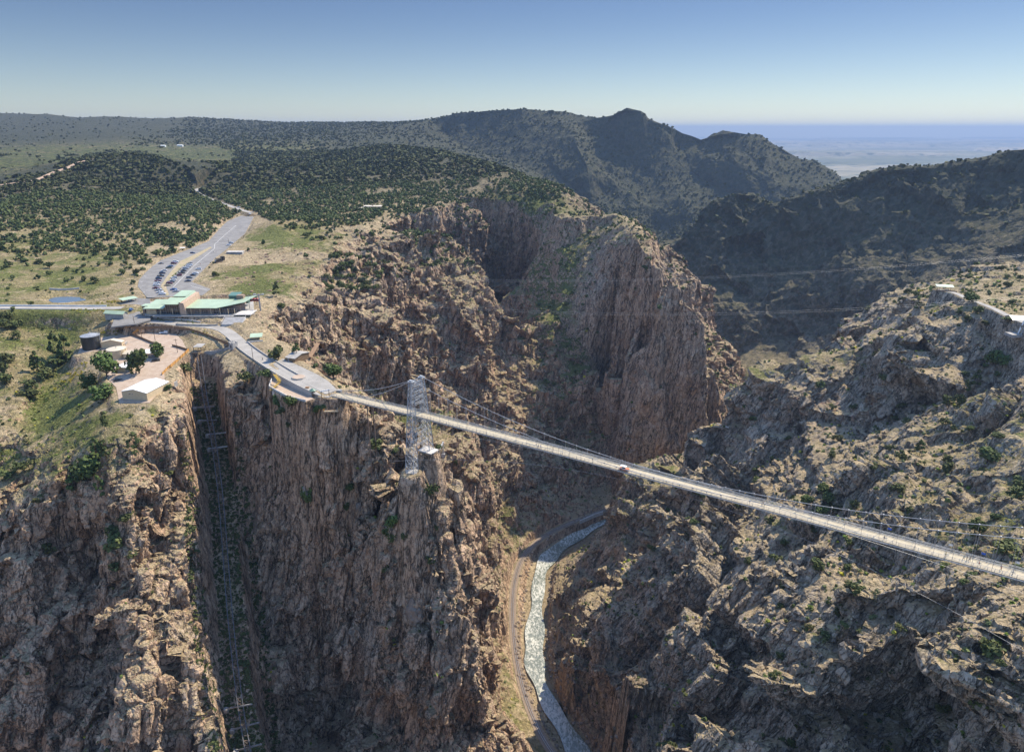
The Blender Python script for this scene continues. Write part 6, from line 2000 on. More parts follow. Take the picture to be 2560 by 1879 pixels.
for (px_, py_), s_, t_, wh, po in ((Z3(1158, 1372), 'blue', 'khaki', 'at the left by the visitor centre front windows', 0), (Z3(1183, 1372), 'white', 'khaki', 'at the right by the visitor centre front windows', 0)):
    q = Vector(PY(px_, py_, 503.8)); person(Vector((q.x, 503.8, 5.3)), 3.0, s_, t_, wh, po, 'people at the visitor centre')
for (px_, py_), s_, t_, wh, po in ((Z1(2172, 862), 'grey', 'navy', 'walking down the walkway beside the lamp pole', 1), (Z2(186, 462), 'black', 'grey', 'walking on the walkway between the parapets', 1)):
    p = hit(px_, py_); person(p, -.8, s_, t_, wh, po, 'people on the walkway')
for k, (x_, y_) in enumerate(((1112, 772), (1612, 900), (1880, 972), (2158, 1048))):
    p, s_, o_ = on_deck(*Z7(x_, y_)); p = BT + BU * s_ + BN * 2.75 + Vector((0, 0, ZD(s_)))
    r = thing('flag', 'small blue and white flag on the far bridge railing, ' + ('leftmost', 'second from the left', 'third from the left', 'rightmost')[k], 'flag', p, ang, 'flags on the bridge railing')
    MB().bar((0, 0, 1.0), (0, 0, 3.2), .08).build('flagpole', M_STEEL, r)
    m = MB()
    for i in range(4):
        a, b = i * .32, (i + 1) * .32
        m.add([(a, .06 * math.sin(a * 5), 2.3), (b, .06 * math.sin(b * 5), 2.3), (b, .06 * math.sin(b * 5), 3.15), (a, .06 * math.sin(a * 5), 3.15)], [(0, 1, 2, 3)])
    m.build('cloth', cloth('blue' if k % 2 == 0 else 'white', C_['blue' if k % 2 == 0 else 'white']), r)
# ---------------------------------------------------------------- vegetation
def leaf_cloud(centres, radii, n, size, seed, flat=.75):
    """n small leaf clumps (bent quads) spread through a set of lobes"""
    g = np.random.default_rng(seed)
    c = np.array(centres, np.float32); r = np.array(radii, np.float32)
    if r.ndim == 1: r = np.stack([r, r, r * flat], 1)
    w = r.prod(1) ** .66; k = g.choice(len(c), n, p=w / w.sum())
    d = g.normal(size=(n, 3)); d /= np.linalg.norm(d, axis=1)[:, None]
    rad = g.random((n, 1)) ** .42
    p = c[k] + d * rad * r[k]
    nrm = d + g.normal(size=(n, 3)) * .55 + np.array([0, 0, .35]); nrm /= np.linalg.norm(nrm, axis=1)[:, None]
    u = np.cross(nrm, g.normal(size=(n, 3))); u /= np.linalg.norm(u, axis=1)[:, None]
    v = np.cross(nrm, u)
    s = size * (.6 + .8 * g.random((n, 1)))
    q = np.stack([p - u * s - v * s * .7, p + u * s * .8 - v * s, p + u * s + v * s * .8 + nrm * s * .3, p - u * s * .7 + v * s + nrm * s * .2], 1)
    return q.reshape(-1, 3).astype(np.float32), np.arange(n * 4).reshape(n, 4)


def crown_juniper(seed, n=300):
    g = np.random.default_rng(seed)
    c = [(0, 0, .5)] + [(g.normal() * .22, g.normal() * .22, .25 + g.random() * .5) for _ in range(6)]
    r = [.34] + [.2 + g.random() * .12 for _ in range(6)]
    return leaf_cloud(c, r, n, .065, seed + 1, .95)


def crown_pine(seed, n=260, sparse=False):
    g = np.random.default_rng(seed); c = []; r = []
    for k in range(15 if not sparse else 10):
        t = g.random(); z = .25 + .72 * t; w = (.34 if not sparse else .38) * (1 - t) ** .6 + .05
        a = g.random() * 6.28
        c.append((math.cos(a) * w * .7, math.sin(a) * w * .7, z)); r.append((.10 + .06 * (1 - t),) * 2 + (.055,))
    c.append((0, 0, .9)); r.append((.08, .08, .1))
    v, f = leaf_cloud(c, np.array(r), n if not sparse else int(n * .6), .045, seed + 1)
    return v, f


def crown_broad(seed, n=900):
    g = np.random.default_rng(seed)
    c = [(0, 0, .6)] + [(math.cos(a) * .24, math.sin(a) * .24, .35 + .45 * g.random()) for a in np.linspace(0, 6.28, 9)]
    r = [.34] + [.17 + .1 * g.random() for _ in range(9)]
    return leaf_cloud(c, r, n, .042, seed + 1, .95)


def trunk_mesh(seed, h=.55, r=.028, limbs=5):
    m = MB(); g = np.random.default_rng(seed)
    p = Vector((0, 0, -.05)); pts = [p]
    for k in range(4):
        p = Vector((g.normal() * .015, g.normal() * .015, h * (k + 1) / 4)); pts.append(p)
    for k in range(4):
        a, b = pts[k], pts[k + 1]; m.bar(a, b, r * 2 * (1 - k * .2), n=6)
    for k in range(limbs):
        t = .35 + .6 * k / limbs; b = pts[0].lerp(pts[-1], t); a = g.random() * 6.28
        m.bar(b, b + Vector((math.cos(a) * .22, math.sin(a) * .22, .10)), r * .8, n=4)
    o = m.build('trunk', M_BARK); me = o.data; bpy.data.objects.remove(o)
    return me


def npmesh(name, v, f, mat):
    me = mesh_np(name, v, f); me.materials.append(mat); return me


PROTO = {'juniper_tree': [(npmesh('crown', *crown_juniper(100 + k), M_LEAF_J), trunk_mesh(k, .45, .03, 3)) for k in range(5)],
         'pine_tree': [(npmesh('crown', *crown_pine(200 + k), M_LEAF_P), trunk_mesh(20 + k, .95, .018, 9)) for k in range(4)],
         'thin_pine_tree': [(npmesh('crown', *crown_pine(300 + k, 240, True), M_LEAF_P), trunk_mesh(30 + k, .95, .016, 11)) for k in range(2)],
         'leafy_tree': [(npmesh('crown', *crown_broad(400 + k), M_LEAF_B), trunk_mesh(40 + k, .5, .03, 6)) for k in range(3)],
         'dead_tree': [(None, trunk_mesh(50, .95, .02, 16))]}
SHRUB = {'grey': [npmesh('shrub', *crown_juniper(500 + k, 110), M_LEAF_S) for k in range(3)], 'green': [npmesh('shrub', *crown_juniper(520 + k, 110), M_LEAF_G) for k in range(3)],
         'yellow': [npmesh('shrub', *crown_juniper(540 + k, 110), M_LEAF_Y) for k in range(2)], 'dark': [npmesh('shrub', *crown_juniper(560 + k, 110), M_LEAF_J) for k in range(3)]}
vr = random.Random(11)


def tree(kind, p, h, w, label, group=None):
    cr, tr = vr.choice(PROTO[kind])
    r = thing(kind.replace('thin_', ''), label, 'tree', Vector(p) - Vector((0, 0, .1 * h * .3)), vr.random() * 6.28, group)
    r.scale = (w, w, h)
    if cr:
        o = bpy.data.objects.new('crown', cr); COL.objects.link(o); o.parent = r
    o = bpy.data.objects.new('trunk', tr); COL.objects.link(o); o.parent = r
    return r


def shrub(col, p, s, label, group=None):
    o = bpy.data.objects.new('shrub', vr.choice(SHRUB[col])); COL.objects.link(o)
    o.location = Vector(p) - Vector((0, 0, s * .12)); o.rotation_euler = (0, 0, vr.random() * 6.28); o.scale = (s, s, s * vr.uniform(.7, 1))
    return tag(o, label, 'shrub', group)


def px_h(p, px):
    """metres for a picture length at a place"""
    f = p.y * cp - (p.z - CZ) * sp
    return px / FPX * f


# single trees read off the photograph: kind, base position, height and width in picture pixels
ZP = lambda x, y: (.2501 * x, 879.3 + .2501 * y)
T1 = [('leafy_tree', Z1(885, 1000), 56, 50, 'big round dark green tree left of the workshop'), ('leafy_tree', Z1(1150, 972), 56, 46, 'big light green tree in front of the carport'), ('leafy_tree', Z1(1308, 842), 36, 30, 'round green tree at the end of the carport roof'),
      ('pine_tree', Z1(470, 850), 62, 34, 'tall pine left of the black water tank, left one of two'), ('pine_tree', Z1(556, 872), 60, 36, 'tall pine nearest the black water tank'), ('pine_tree', Z1(320, 960), 50, 34, 'dark pine on the slope above the drainage'),
      ('juniper_tree', Z1(480, 890), 26, 40, 'wide dark juniper below the two tall pines'), ('juniper_tree', Z1(390, 1000), 26, 30, 'dark juniper under the slope pine'), ('juniper_tree', Z1(255, 1085), 20, 28, 'round juniper at the left of the drainage'), ('juniper_tree', Z1(262, 1150), 18, 32, 'low juniper just below the round one in the drainage'),
      ('leafy_tree', Z1(745, 1100), 36, 34, 'dense dark bush-like tree below the big round tree'), ('leafy_tree', Z1(850, 1190), 36, 50, 'grey-green spreading tree left of the warehouse'), ('dead_tree', Z1(850, 1080), 30, 26, 'bare grey tree between two bushy trees by the yard'),
      ('juniper_tree', Z1(1528, 980), 26, 22, 'round juniper at the cliff edge left of the slot'), ('juniper_tree', Z1(1385, 1105), 14, 14, 'small juniper right of the warehouse'), ('juniper_tree', Z1(50, 600), 26, 26, 'juniper at the left edge below the entrance road'), ('juniper_tree', Z1(135, 600), 20, 20, 'second juniper from the left edge below the entrance road'), ('juniper_tree', Z1(75, 530), 20, 18, 'juniper close under the entrance road at the left'), ('juniper_tree', Z1(150, 680), 20, 16, 'small juniper on the bank left of the tall pines'),
      ('juniper_tree', Z1(20, 990), 34, 26, 'tall juniper at the left frame edge above the drainage'), ('juniper_tree', Z1(40, 1060), 30, 26, 'juniper at the left frame edge beside the rocks'), ('juniper_tree', Z1(60, 880), 26, 30, 'spreading juniper at the left frame edge below the bank'),
      ('pine_tree', ZP(855, 490), 44, 28, 'pine on the grassy slope, left one of the close pair'), ('pine_tree', ZP(942, 527), 50, 32, 'pine on the grassy slope, right one of the close pair'), ('thin_pine_tree', ZP(1193, 480), 52, 44, 'sparse pine standing alone near the cliff rim'), ('pine_tree', ZP(920, 257), 42, 22, 'slim pine on the slope below the warehouse'),
      ('leafy_tree', ZP(790, 705), 64, 66, 'largest spreading tree on the left rim'), ('pine_tree', ZP(670, 805), 48, 42, 'dark pine right at the rim below the largest tree'), ('thin_pine_tree', ZP(892, 852), 52, 32, 'thin pine at the rim right of the dark one'), ('dead_tree', ZP(990, 760), 52, 30, 'bare dead tree above the left cliff'), ('dead_tree', ZP(1130, 655), 20, 30, 'low dead tree right of the tall dead one'),
      ('thin_pine_tree', ZP(12, 495), 30, 24, 'thin pine at the left frame edge on the rocks'), ('thin_pine_tree', ZP(245, 395), 24, 20, 'thin pine on the rocks left of the drainage'),
      ('juniper_tree', ZP(1000, 1180), 26, 20, 'dark juniper on the left spine, upper one of two'), ('juniper_tree', ZP(1015, 1325), 42, 34, 'large round juniper on the left spine'), ('juniper_tree', ZP(1100, 1070), 22, 28, 'flat bush-like juniper at the top of the left spine'), ('juniper_tree', ZP(1045, 1465), 18, 26, 'low grey juniper on the left spine'), ('juniper_tree', ZP(1165, 1385), 12, 18, 'small juniper right of the large round one'), ('juniper_tree', ZP(1465, 650), 9, 22, 'small flat juniper on the ledge by the slot'),
      ('juniper_tree', ZP(215, 625), 26, 30, 'dark juniper on the left rim among grey shrubs'), ('juniper_tree', ZP(45, 690), 18, 30, 'low juniper at the left frame edge near the rim'), ('juniper_tree', ZP(320, 900), 14, 14, 'little juniper at the edge of the left cliff'), ('juniper_tree', ZP(430, 1330), 24, 24, 'yellowish juniper in the cleft of the left cliff'),
      ('pine_tree', Z3(1905, 1178), 34, 20, 'lone pine at the right end of the meadow'), ('juniper_tree', Z2(318, 455), 32, 30, 'dark pine-like juniper left of the grey hut'), ('pine_tree', Z2(472, 452), 36, 26, 'tall pine right of the grey hut'), ('leafy_tree', Z2(775, 618), 36, 40, 'round dark green tree beside the bridge-head plaza'), ('juniper_tree', Z2(230, 600), 20, 26, 'round juniper below the parapet'), ('juniper_tree', Z2(620, 530), 12, 12, 'small juniper below the brown-roofed shelter'),
      ('leafy_tree', Z2(318, 860), 32, 26, 'green tree at the left foot of the lower terrace wall'), ('leafy_tree', Z2(435, 865), 30, 32, 'green tree at the right foot of the lower terrace wall'), ('juniper_tree', Z2(360, 895), 14, 30, 'low bushy juniper on the promontory rim'), ('leafy_tree', Z2(642, 895), 18, 18, 'bright round tree left of the timber viewing deck'), ('juniper_tree', Z2(690, 870), 14, 14, 'dark juniper behind the bright round tree'), ('juniper_tree', Z2(60, 640), 26, 24, 'grey-green juniper in the gap under the parapet'), ('juniper_tree', Z2(400, 1010), 12, 12, 'small bright juniper on the promontory face'),
      ('leafy_tree', Z2(562, 1650), 44, 28, 'pale conical tree on the promontory pinnacle'), ('leafy_tree', Z2(905, 1545), 22, 22, 'light green tree in the promontory hollow'), ('juniper_tree', Z2(1130, 1180), 22, 26, 'dark juniper left of the tower foot'), ('juniper_tree', Z2(1580, 1600), 34, 24, 'grey-green juniper below the tower'), ('juniper_tree', Z2(1640, 1205), 12, 14, 'small juniper at the foot of the brace mast'), ('juniper_tree', Z2(1790, 1330), 14, 10, 'dark juniper on the slope right of the brace mast'), ('juniper_tree', Z2(1280, 1240), 18, 24, 'juniper right under the tower leg'),
      ('leafy_tree', (2131, 667), 26, 34, 'round dark tree beside the lookout path'), ('juniper_tree', (2110, 690), 12, 12, 'small juniper below the lookout path'), ('juniper_tree', (2165, 712), 10, 16, 'low juniper on the crest below the path'), ('juniper_tree', (2220, 705), 10, 24, 'flat juniper left of the tram station')]
ZR = lambda x, y: (620.9 / 1.0 + 0 * x, 0)
Z5 = lambda x, y: (1653 + .2661 * x, 545.15 + .2661 * y)
ZC = lambda x, y: (527.5 + .2661 * x, 1055.1 + .2661 * y)
T1 += [('pine_tree', Z5(1840, 1160), 44, 26, 'tall pine in the green gully below the right rim'), ('pine_tree', Z5(1765, 1190), 30, 20, 'pine left of the tallest in the right gully'), ('leafy_tree', Z5(1990, 960), 34, 34, 'dark spreading tree high in the right gully'), ('leafy_tree', Z5(2070, 980), 30, 40, 'light green spreading tree high in the right gully'), ('juniper_tree', Z5(1610, 1280), 22, 22, 'juniper at the left end of the right gully'), ('juniper_tree', Z5(1715, 1300), 30, 18, 'upright juniper in the middle of the right gully'), ('juniper_tree', Z5(1235, 1325), 16, 20, 'grey juniper on the terrace left of the right gully'), ('juniper_tree', Z5(1100, 1090), 14, 20, 'juniper at the foot of the grey cliff on the right'), ('juniper_tree', Z5(1600, 1450), 14, 16, 'small juniper on the bare rock right of centre'),
       ('juniper_tree', Z5(2020, 1560), 14, 22, 'juniper on the lower rocks at the right'), ('leafy_tree', Z5(1795, 1510), 12, 18, 'bright yellow-green bush-like tree on the right rocks'),
       ('pine_tree', Z7(1380, 130), 36, 30, 'pine standing on the ridge above the bridge'), ('juniper_tree', Z7(1215, 430), 22, 24, 'juniper on the grey slab behind the bridge'), ('juniper_tree', Z7(1610, 260), 26, 22, 'grey-green juniper on the slab right of the ridge pine'), ('leafy_tree', Z7(1940, 180), 34, 46, 'large bushy tree at the upper right slope'), ('juniper_tree', Z7(2160, 470), 26, 30, 'dark round juniper at the right edge slope, lower one'), ('juniper_tree', Z7(2180, 400), 26, 26, 'dark juniper at the right edge slope, upper one'), ('leafy_tree', Z7(1840, 760), 34, 36, 'spreading tree above the cables at the right'), ('juniper_tree', Z7(2060, 930), 26, 40, 'wide bush-like juniper under the upper cable at the right'), ('juniper_tree', Z7(2130, 870), 22, 26, 'juniper behind the upper cable at the right'), ('juniper_tree', Z7(1300, 595), 14, 18, 'small juniper on the slab between deck and cables'), ('juniper_tree', Z7(795, 860), 18, 16, 'juniper in the hollow just below the deck'), ('juniper_tree', Z7(830, 560), 18, 14, 'juniper just above the deck left of the slab'), ('juniper_tree', Z7(795, 1210), 12, 18, 'pale juniper on the lower spur crest'), ('leafy_tree', Z7(1740, 1190), 12, 18, 'bright green bush-like tree below the right end of the deck'), ('juniper_tree', Z7(1990, 660), 20, 18, 'juniper between the two cables at the right'), ('juniper_tree', Z7(770, 1545), 10, 16, 'bright small juniper in the shadowed gully of the lower spur'),
       ('leafy_tree', Z7(620, 520), 26, 28, 'yellow-green tree in the bushy hollow above the deck, right'), ('leafy_tree', Z7(450, 540), 26, 28, 'yellow-green tree in the bushy hollow above the deck, left'), ('leafy_tree', Z7(580, 420), 20, 24, 'upper yellow-green tree in the bushy hollow above the deck'), ('leafy_tree', Z7(560, 600), 20, 36, 'bright bushy tree just above the deck planks'), ('juniper_tree', Z7(675, 590), 18, 24, 'olive juniper right of the bright bushy tree above the deck'),
       ('leafy_tree', ZC(1265, 390), 34, 32, 'green tree on the sunlit shelf of the promontory nose'), ('leafy_tree', ZC(1255, 520), 30, 26, 'grey-green tree on the shelf, below the other'), ('juniper_tree', ZC(1200, 455), 20, 16, 'small dark juniper on the nose shelf'), ('juniper_tree', ZC(1565, 675), 18, 18, 'round juniper on the right shoulder of the nose'), ('juniper_tree', ZC(1195, 765), 16, 14, 'bright juniper in the crack of the nose'), ('juniper_tree', ZC(1350, 500), 22, 14, 'juniper right of the shelf trees'), ('juniper_tree', ZC(885, 235), 18, 16, 'green juniper above the shaded cliff hollow'), ('juniper_tree', ZC(1625, 405), 12, 10, 'tiny dark juniper on the nose ridge')]
n_ok = 0
for kind, (px_, py_), hp_, wp_, lb in T1:
    p = hit(px_, py_)
    if p is None: continue
    k_ = .95
    h_ = px_h(p, hp_) / .93; w_ = px_h(p, wp_)
    if kind == 'juniper_tree': w_ *= 1.05; h_ *= 1.05
    tree(kind, p, h_, w_ * 1.15, lb)


# woods: trees drawn over the plateau by ground area
cen = (V[F[:, 0], :3] + V[F[:, 1], :3] + V[F[:, 2], :3]) / 3
cr_ = np.cross(V[F[:, 1], :3] - V[F[:, 0], :3], V[F[:, 2], :3] - V[F[:, 0], :3])
ar_ = np.linalg.norm(cr_, axis=1) / 2
nz_ = cr_[:, 2] / (2 * ar_ + 1e-9)
rg_ = V[F, 3].mean(1)
fw = cen[:, 1] * cp - (cen[:, 2] - CZ) * sp
pu = CX + FPX * cen[:, 0] / np.maximum(fw, 1); pv = CY - FPX * (cen[:, 1] * sp + (cen[:, 2] - CZ) * cp) / np.maximum(fw, 1)
dst = np.linalg.norm(cen - np.array([0, 0, CZ]), axis=1)
inside = (fw > 50) & (pu > -60) & (pu < 2311) & (pv < 1700)
occ = np.ones(len(F), bool)
for poly, kind, zf, border in FLATS:
    a = np.array([p[:2] for p in poly]); pad = 14
    k = np.where((cen[:, 0] > a[:, 0].min() - pad) & (cen[:, 0] < a[:, 0].max() + pad) & (cen[:, 1] > a[:, 1].min() - pad) & (cen[:, 1] < a[:, 1].max() + pad))[0]
    if kind == 'area':
        d, _ = seg_dist(cen[k, 0], cen[k, 1], poly); bad = in_poly(cen[k, 0], cen[k, 1], poly) | (d < 3)
    else:
        d, _ = seg_dist(cen[k, 0], cen[k, 1], poly, False); bad = d < zf + 2.5
    occ[k[bad]] = False
patch = par(fbm, cen.astype(np.float32) * np.array([1 / 85, 1 / 85, 0], np.float32), 4, 77)
fine_ = par(fbm, cen.astype(np.float32) * np.array([1 / 22, 1 / 22, 0], np.float32), 3, 78)
ZONES = [([(-80, 700), (-80, 560), (60, 550), (180, 530), (280, 560), (312, 592), (300, 670)], .005), ([(85, 632), (200, 632), (245, 650), (240, 690), (70, 690)], 0.), ([(0, 560), (0, 470), (250, 470), (330, 560), (200, 560)], .034), ([(430, 650), (470, 560), (560, 466), (640, 510), (730, 520), (735, 590), (650, 690), (540, 700)], .0006),
         ([(-80, 240), (430, 250), (360, 300), (230, 330), (-80, 350)], .003), ([(-80, 350), (230, 325), (470, 318), (530, 345), (430, 372), (310, 334), (190, 342), (110, 376), (-80, 415)], .0008), ([(640, 510), (900, 480), (880, 560), (740, 560)], .008)]
den = np.where((pu < 1260) & (pv < 640) & (cen[:, 2] > -30), .050, 0.)
for z_, d_ in ZONES:
    k = in_poly(pu + 14 * fine_ + 22 * patch, pv + 7 * fine_ + 8 * patch, z_); den[k] = d_
forest_zone = (den > 0)
den = den * sstep(-.75, -.2, patch + fine_ * .5)
den[(pu > 1300) & (cen[:, 1] > 900) & (pv < 520)] = .004
den[(pu > 1180) & (pu < 1600) & (cen[:, 1] > 640) & (cen[:, 1] < 1250) & (pv > 440) & (pv < 860)] = .009
ridge_r = (pu > 1440) & (pv < 480) & (cen[:, 1] > 1000) & (cen[:, 1] < 1700)
den[ridge_r] = .012
den[(pu > 1300) & (cen[:, 1] > 150) & (cen[:, 1] < 760) & (nz_ > .7) & (cen[:, 2] > -200)] = .0022
mount = (cen[:, 1] > 1750) & (pu > 800)
den[mount] = .045
den *= (nz_ > .62) & inside & occ & ((rg_ < .5) | (nz_ > .7) | ridge_r | mount)
near_ = dst < 1350; mid_ = (dst >= 1350) & (dst < 2500)
den = np.where(near_, den, np.where(mid_, den * .5, den * .10))
g_ = np.random.default_rng(21)


def scatter(den, seed, cap):
    g = np.random.default_rng(seed)
    w = den * ar_; tot = w.sum(); n = min(int(tot), cap)
    cs = np.cumsum(w); k = np.searchsorted(cs, g.random(n) * tot); k = np.minimum(k, len(w) - 1)
    a, b = g.random(n), g.random(n); s_ = a + b > 1; a[s_] = 1 - a[s_]; b[s_] = 1 - b[s_]
    p = V[F[k, 0], :3] + (V[F[k, 1], :3] - V[F[k, 0], :3]) * a[:, None] + (V[F[k, 2], :3] - V[F[k, 0], :3]) * b[:, None]
    return p, k


def merged(name, pts, w, h, protos, mat, label, seed, kind='stuff', sink=.06):
    """one mesh holding many plants"""
    g = np.random.default_rng(seed); vs = []; fs = []; off = 0
    pick = g.integers(0, len(protos), len(pts)); ang = g.random(len(pts)) * 6.283
    for j, (pv_, pf_) in enumerate(protos):
        k = np.where(pick == j)[0]
        if not len(k): continue
        c, s_ = np.cos(ang[k])[:, None], np.sin(ang[k])[:, None]
        x = pv_[None, :, 0] * c - pv_[None, :, 1] * s_; y = pv_[None, :, 0] * s_ + pv_[None, :, 1] * c
        v = np.stack([pts[k, 0:1] + x * w[k, None], pts[k, 1:2] + y * w[k, None], pts[k, 2:3] + (pv_[None, :, 2] - sink) * h[k, None]], 2)
        n = pv_.shape[0]
        f = pf_[None] + (np.arange(len(k)) * n)[:, None, None] + off
        vs.append(v.reshape(-1, 3)); fs.append(f.reshape(-1, pf_.shape[1])); off += len(k) * n
    me = npmesh(name, np.concatenate(vs), np.concatenate(fs), mat)
    o = bpy.data.objects.new(name, me); COL.objects.link(o); o['kind'] = kind; o['label'] = label
    return o


pts, kf = scatter(den, 31, 95000)
d_ = np.linalg.norm(pts - np.array([0, 0, CZ]), axis=1)
g_ = np.random.default_rng(5)
sz = (2.2 + 5.0 * g_.random(len(pts)) ** 1.4) * np.where(d_ < 1350, 1, np.where(d_ < 2500, 1.3, np.where(pts[:, 0] < -400, 1.3, 1.4)))
app = sz / d_
fz = (d_ < 1350)
order = np.argsort(-np.where(fz, app, 0))
ind = order[:210]
rest = np.ones(len(pts), bool); rest[ind] = False


def wood_label(px, py, pz):
    if px > 1240: return ('dark green juniper on the rocks of the right canyon wall', 'junipers on the right wall') if pz < 760 else ('small dark juniper on the rounded buttress beyond the bridge', 'junipers on the far buttress')
    if px < 310 and py > 545: return 'dark green juniper scattered in the grassy hollow around the pond', 'junipers around the pond'
    if px < 440 and py > 470: return 'dark green juniper in the woods left of the parking lot', 'junipers left of the parking lot'
    if px < 440: return 'dark green juniper high on the wooded hill at the left', 'junipers on the left hill'
    if py > 500: return 'dark green juniper at the edge of the meadow above the canyon rim', 'junipers by the meadow'
    return 'dark green juniper in the woods behind the meadow', 'junipers behind the meadow'


for i in ind:
    px_, py_ = project(pts[i])
    lb, gp = wood_label(px_, py_, pts[i][1])
    tree('juniper_tree', pts[i], sz[i] * .95, sz[i] * 1.05, lb, gp)
low = [crown_juniper(700 + k, 34) for k in range(6)]
low = [(v * np.float32(1.0), f) for v, f in low]
big_leaf = []
for k in range(6):
    g = np.random.default_rng(800 + k)
    c = [(0, 0, .45)] + [(g.normal() * .2, g.normal() * .2, .3 + g.random() * .4) for _ in range(4)]
    big_leaf.append(leaf_cloud(c, [.33] + [.22] * 4, 42, .15, 810 + k, .95))
far_leaf = []
for k in range(5):
    g = np.random.default_rng(830 + k)
    far_leaf.append(leaf_cloud([(0, 0, .4), (.15, .1, .5), (-.15, .05, .35)], [.36, .25, .25], 14, .26, 840 + k, .95))
nr = rest & (d_ < 1350)
fr = rest & (d_ >= 1350)
forest = merged('forest', pts[nr], sz[nr] * 1.05, sz[nr] * .95, big_leaf, M_LEAF_J, 'dense dark pinyon and juniper woods over the plateau', 1)
if fr.any(): merged('forest', pts[fr], sz[fr] * 1.1, sz[fr] * .9, far_leaf, M_LEAF_J, 'far dark woods on the hills and mountains', 2)

# shrubs on ledges and scree, plus dark ones added to blacken the slot
cany = inside & occ & (nz_ > .55) & (dst < 1250) & ~forest_zone
pat = sstep(-.25, .35, patch + fine_)
dens = np.where(cany, .035 * pat * sstep(.55, .85, nz_) * np.where(rg_ > .02, 1, 0) * np.where(cen[:, 2] < -288, 0, 1), 0)
dens *= np.where(dst > 700, .6, 1) * np.where(SIDE[F[:, 0]] > .5, 1.5, 1)
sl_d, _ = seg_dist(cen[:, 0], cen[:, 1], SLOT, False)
dens = np.where((sl_d < 16) & (nz_ > .35) & (cen[:, 2] < -25), .8, dens)  # extra dark shrubs packed into the slot to stand in for its deep shade
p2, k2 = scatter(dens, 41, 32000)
d2 = np.linalg.norm(p2 - np.array([0, 0, CZ]), axis=1)
s2 = (.7 + 1.9 * np.random.default_rng(6).random(len(p2)) ** 2.2) * np.where(d2 > 700, 1.4, 1) * np.where(p2[:, 0] > 60, 1.3, 1)
colr = np.random.default_rng(8).random(len(p2)) + .35 * fine_[k2]
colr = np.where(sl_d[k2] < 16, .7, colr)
app2 = s2 / d2
o2 = np.argsort(-app2)[:70]
rest2 = np.ones(len(p2), bool); rest2[o2] = False
NMC = {'green': 'bright green', 'yellow': 'yellow flowering', 'grey': 'grey-green', 'dark': 'dark green'}


def shrub_where(px, py, p):
    if px < 420: return 'on the grassy left slope and left cliffs' if p.z > -60 else 'clinging to the lower left cliff'
    if px < 1100 and p.y < 460: return 'on the rocky promontory under the bridge head'
    if px > 1240 and p.y < 420: return 'on the right wall near the bridge deck'
    if px > 1240: return 'on the ledges of the right canyon wall'
    return 'on the scree of the far left canyon wall'


for i in o2:
    c_ = 'green' if colr[i] < .25 else 'yellow' if colr[i] > 1.02 else 'grey' if colr[i] < .62 else 'dark'
    px_, py_ = project(p2[i]); wh = shrub_where(px_, py_, Vector(p2[i]))
    shrub(c_, p2[i], s2[i] * 1.1, f'{NMC[c_]} shrub {wh}', f'{NMC[c_]} shrubs {wh}')
sm = [leaf_cloud([(0, 0, .35), (.12, .1, .4), (-.12, .05, .3)], [.36, .25, .25], 16, .2, 860 + k, .9) for k in range(5)]
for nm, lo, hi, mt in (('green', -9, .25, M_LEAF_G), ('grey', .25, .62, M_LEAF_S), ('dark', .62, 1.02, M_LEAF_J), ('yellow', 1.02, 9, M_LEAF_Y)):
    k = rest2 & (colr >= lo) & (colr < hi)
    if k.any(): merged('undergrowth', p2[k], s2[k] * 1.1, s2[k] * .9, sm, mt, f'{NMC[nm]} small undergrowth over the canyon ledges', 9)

# yellow rabbitbrush, garden shrubs
def px_scatter(poly, n, seed):
    g = random.Random(seed); xs = [p[0] for p in poly]; ys = [p[1] for p in poly]; out = []
    a = np.array(poly, float)
    while len(out) < n:
        x, y = g.uniform(min(xs), max(xs)), g.uniform(min(ys), max(ys))
        if in_poly(np.array([x]), np.array([y]), a)[0]:
            p = hit(x, y)
            if p is not None: out.append(p)
    return out


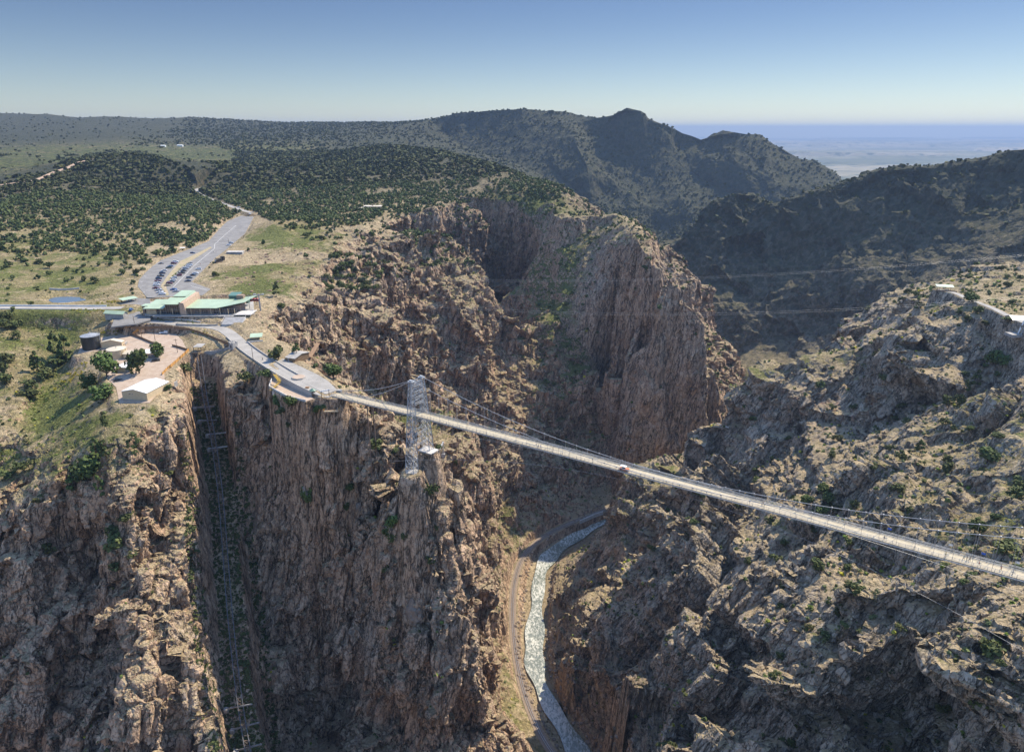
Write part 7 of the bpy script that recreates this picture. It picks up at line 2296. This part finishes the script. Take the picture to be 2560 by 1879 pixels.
for poly, n, c_, s0_, s1_, lb, gp in (
        ([Z1(500, 1010), Z1(680, 850), Z1(740, 860), Z1(700, 960), Z1(560, 1060), Z1(430, 1120)], 40, 'yellow', 1.0, 2.4, 'yellow flowering shrub on the bank left of the gravel yard', 'yellow shrubs left of the yard'),
        ([Z1(560, 440), Z1(880, 440), Z1(870, 470), Z1(640, 465)], 22, 'yellow', 1.0, 2.0, 'yellow flowering shrub below the entrance road', 'yellow shrubs below the road'),
        ([Z1(760, 390), Z1(1000, 365), Z1(1020, 380), Z1(780, 400)], 26, 'yellow', 1.0, 2.0, 'yellow flowering shrub between the pond and the entrance road', 'yellow shrubs by the pond'),
        ([Z1(800, 620), Z1(980, 610), Z1(1000, 650), Z1(840, 665)], 20, 'yellow', .9, 1.8, 'yellow flowering shrub below the long dark fence', 'yellow shrubs below the dark fence'),
        ([Z1(1230, 500), Z1(1660, 540), Z1(1800, 560), Z1(1440, 560), Z1(1230, 520)], 26, 'green', .9, 1.7, 'bright green garden shrub in front of the visitor centre', 'garden shrubs by the visitor centre'),
        ([Z1(1580, 620), Z1(1760, 610), Z1(1800, 690), Z1(1640, 690)], 18, 'yellow', .9, 1.6, 'yellow-green shrub between the fence and the slot', 'shrubs above the slot'),
        ([Z3(600, 1000), Z3(740, 840), Z3(850, 770), Z3(700, 850), Z3(560, 1010)], 46, 'green', .9, 1.8, 'green shrub in the planting bed between the car rows', 'shrubs in the planting bed'),
        ([Z1(240, 1150), Z1(420, 1060), Z1(470, 1090), Z1(300, 1330), Z1(260, 1330)], 30, 'green', .8, 1.8, 'bright green shrub along the drainage at the left', 'shrubs in the drainage'),
        ([Z3(600, 650), Z3(760, 600), Z3(960, 505), Z3(970, 530), Z3(740, 625), Z3(620, 670)], 16, 'yellow', 1.2, 2.2, 'yellow flowering shrub along the wood edge of the parking lot', 'yellow shrubs by the wood edge')):
    for p in px_scatter(poly, n, len(lb)): shrub(c_, p, vr.uniform(s0_, s1_), lb, gp)


# ---------------------------------------------------------------- boulders and river rocks
def rock_mesh(seed, sub=2):
    bm = bmesh.new(); bmesh.ops.create_icosphere(bm, subdivisions=sub, radius=1)
    v = np.array([x.co[:] for x in bm.verts], np.float32)
    h, c = blocks(v * 1.6 + seed * 7, seed)
    v = v * (1 + h[:, None] * .35 + fbm(v * 2 + seed, 2, seed)[:, None] * .12)
    f = np.array([[x.index for x in q.verts] for q in bm.faces]); bm.free()
    return v.astype(np.float32), f


M_ROCK = mat_ground('boulder_rock', (.19, .15, .115), (.26, .21, .165), (.12, .11, .085), .5)
for (px_, py_), hp_, wp_, lb in (((914.7, 1368), 62, 42, 'big egg-shaped pale boulder perched on the promontory edge'), ((672, 1092), 30, 18, 'rounded rock pinnacle at the brink of the promontory'), (Z2(1000, 1700), 20, 24, 'blocky boulder lodged in the promontory hollow')):
    p = hit(px_, py_)
    v, f = rock_mesh(int(px_) % 17, 3)
    w_ = px_h(p, wp_) / 2; h_ = px_h(p, hp_) / 2
    me_ = npmesh('boulder', v * np.array([w_, w_, h_], np.float32), f, M_ROCK); o = bpy.data.objects.new('boulder', me_); COL.objects.link(o); o.location = p + Vector((0, .4 * w_, h_ * .7))
    tag(o, lb, 'rock')
bank = []
gk = random.Random(3)
for o_, n_ in ((12.5, 420), (-12.5, 420), (15, 200), (-15, 160)):
    c = offset(RS, o_)
    for _ in range(n_):
        i = gk.randrange(10, min(len(c) - 1, 110)); f = gk.random()
        x = c[i][0] + (c[i + 1][0] - c[i][0]) * f + gk.gauss(0, 1.8); y = c[i][1] + (c[i + 1][1] - c[i][1]) * f + gk.gauss(0, 1.8)
        bank.append((x, y, ground(x, y)))
bank = np.array(bank)
s3 = (.4 + 1.5 * np.random.default_rng(2).random(len(bank)) ** 2)
merged('rocks', bank, s3, s3 * .8, [rock_mesh(k, 1) for k in range(5)], M_ROCK, 'loose boulders lining both banks of the river', 4, sink=-.2)
mea = px_scatter([(470, 600), (540, 540), (640, 530), (715, 560), (660, 640), (560, 650)], 160, 5)
mea = np.array([tuple(p) for p in mea]); s4 = .5 + 1.6 * np.random.default_rng(4).random(len(mea)) ** 2.5
merged('rocks', mea, s4, s4 * .6, [rock_mesh(k + 9, 1) for k in range(5)], mat_ground('red_outcrop', (.22, .145, .105), (.30, .21, .15), None, .5), 'small reddish rocks scattered over the meadow', 6, sink=-.1)
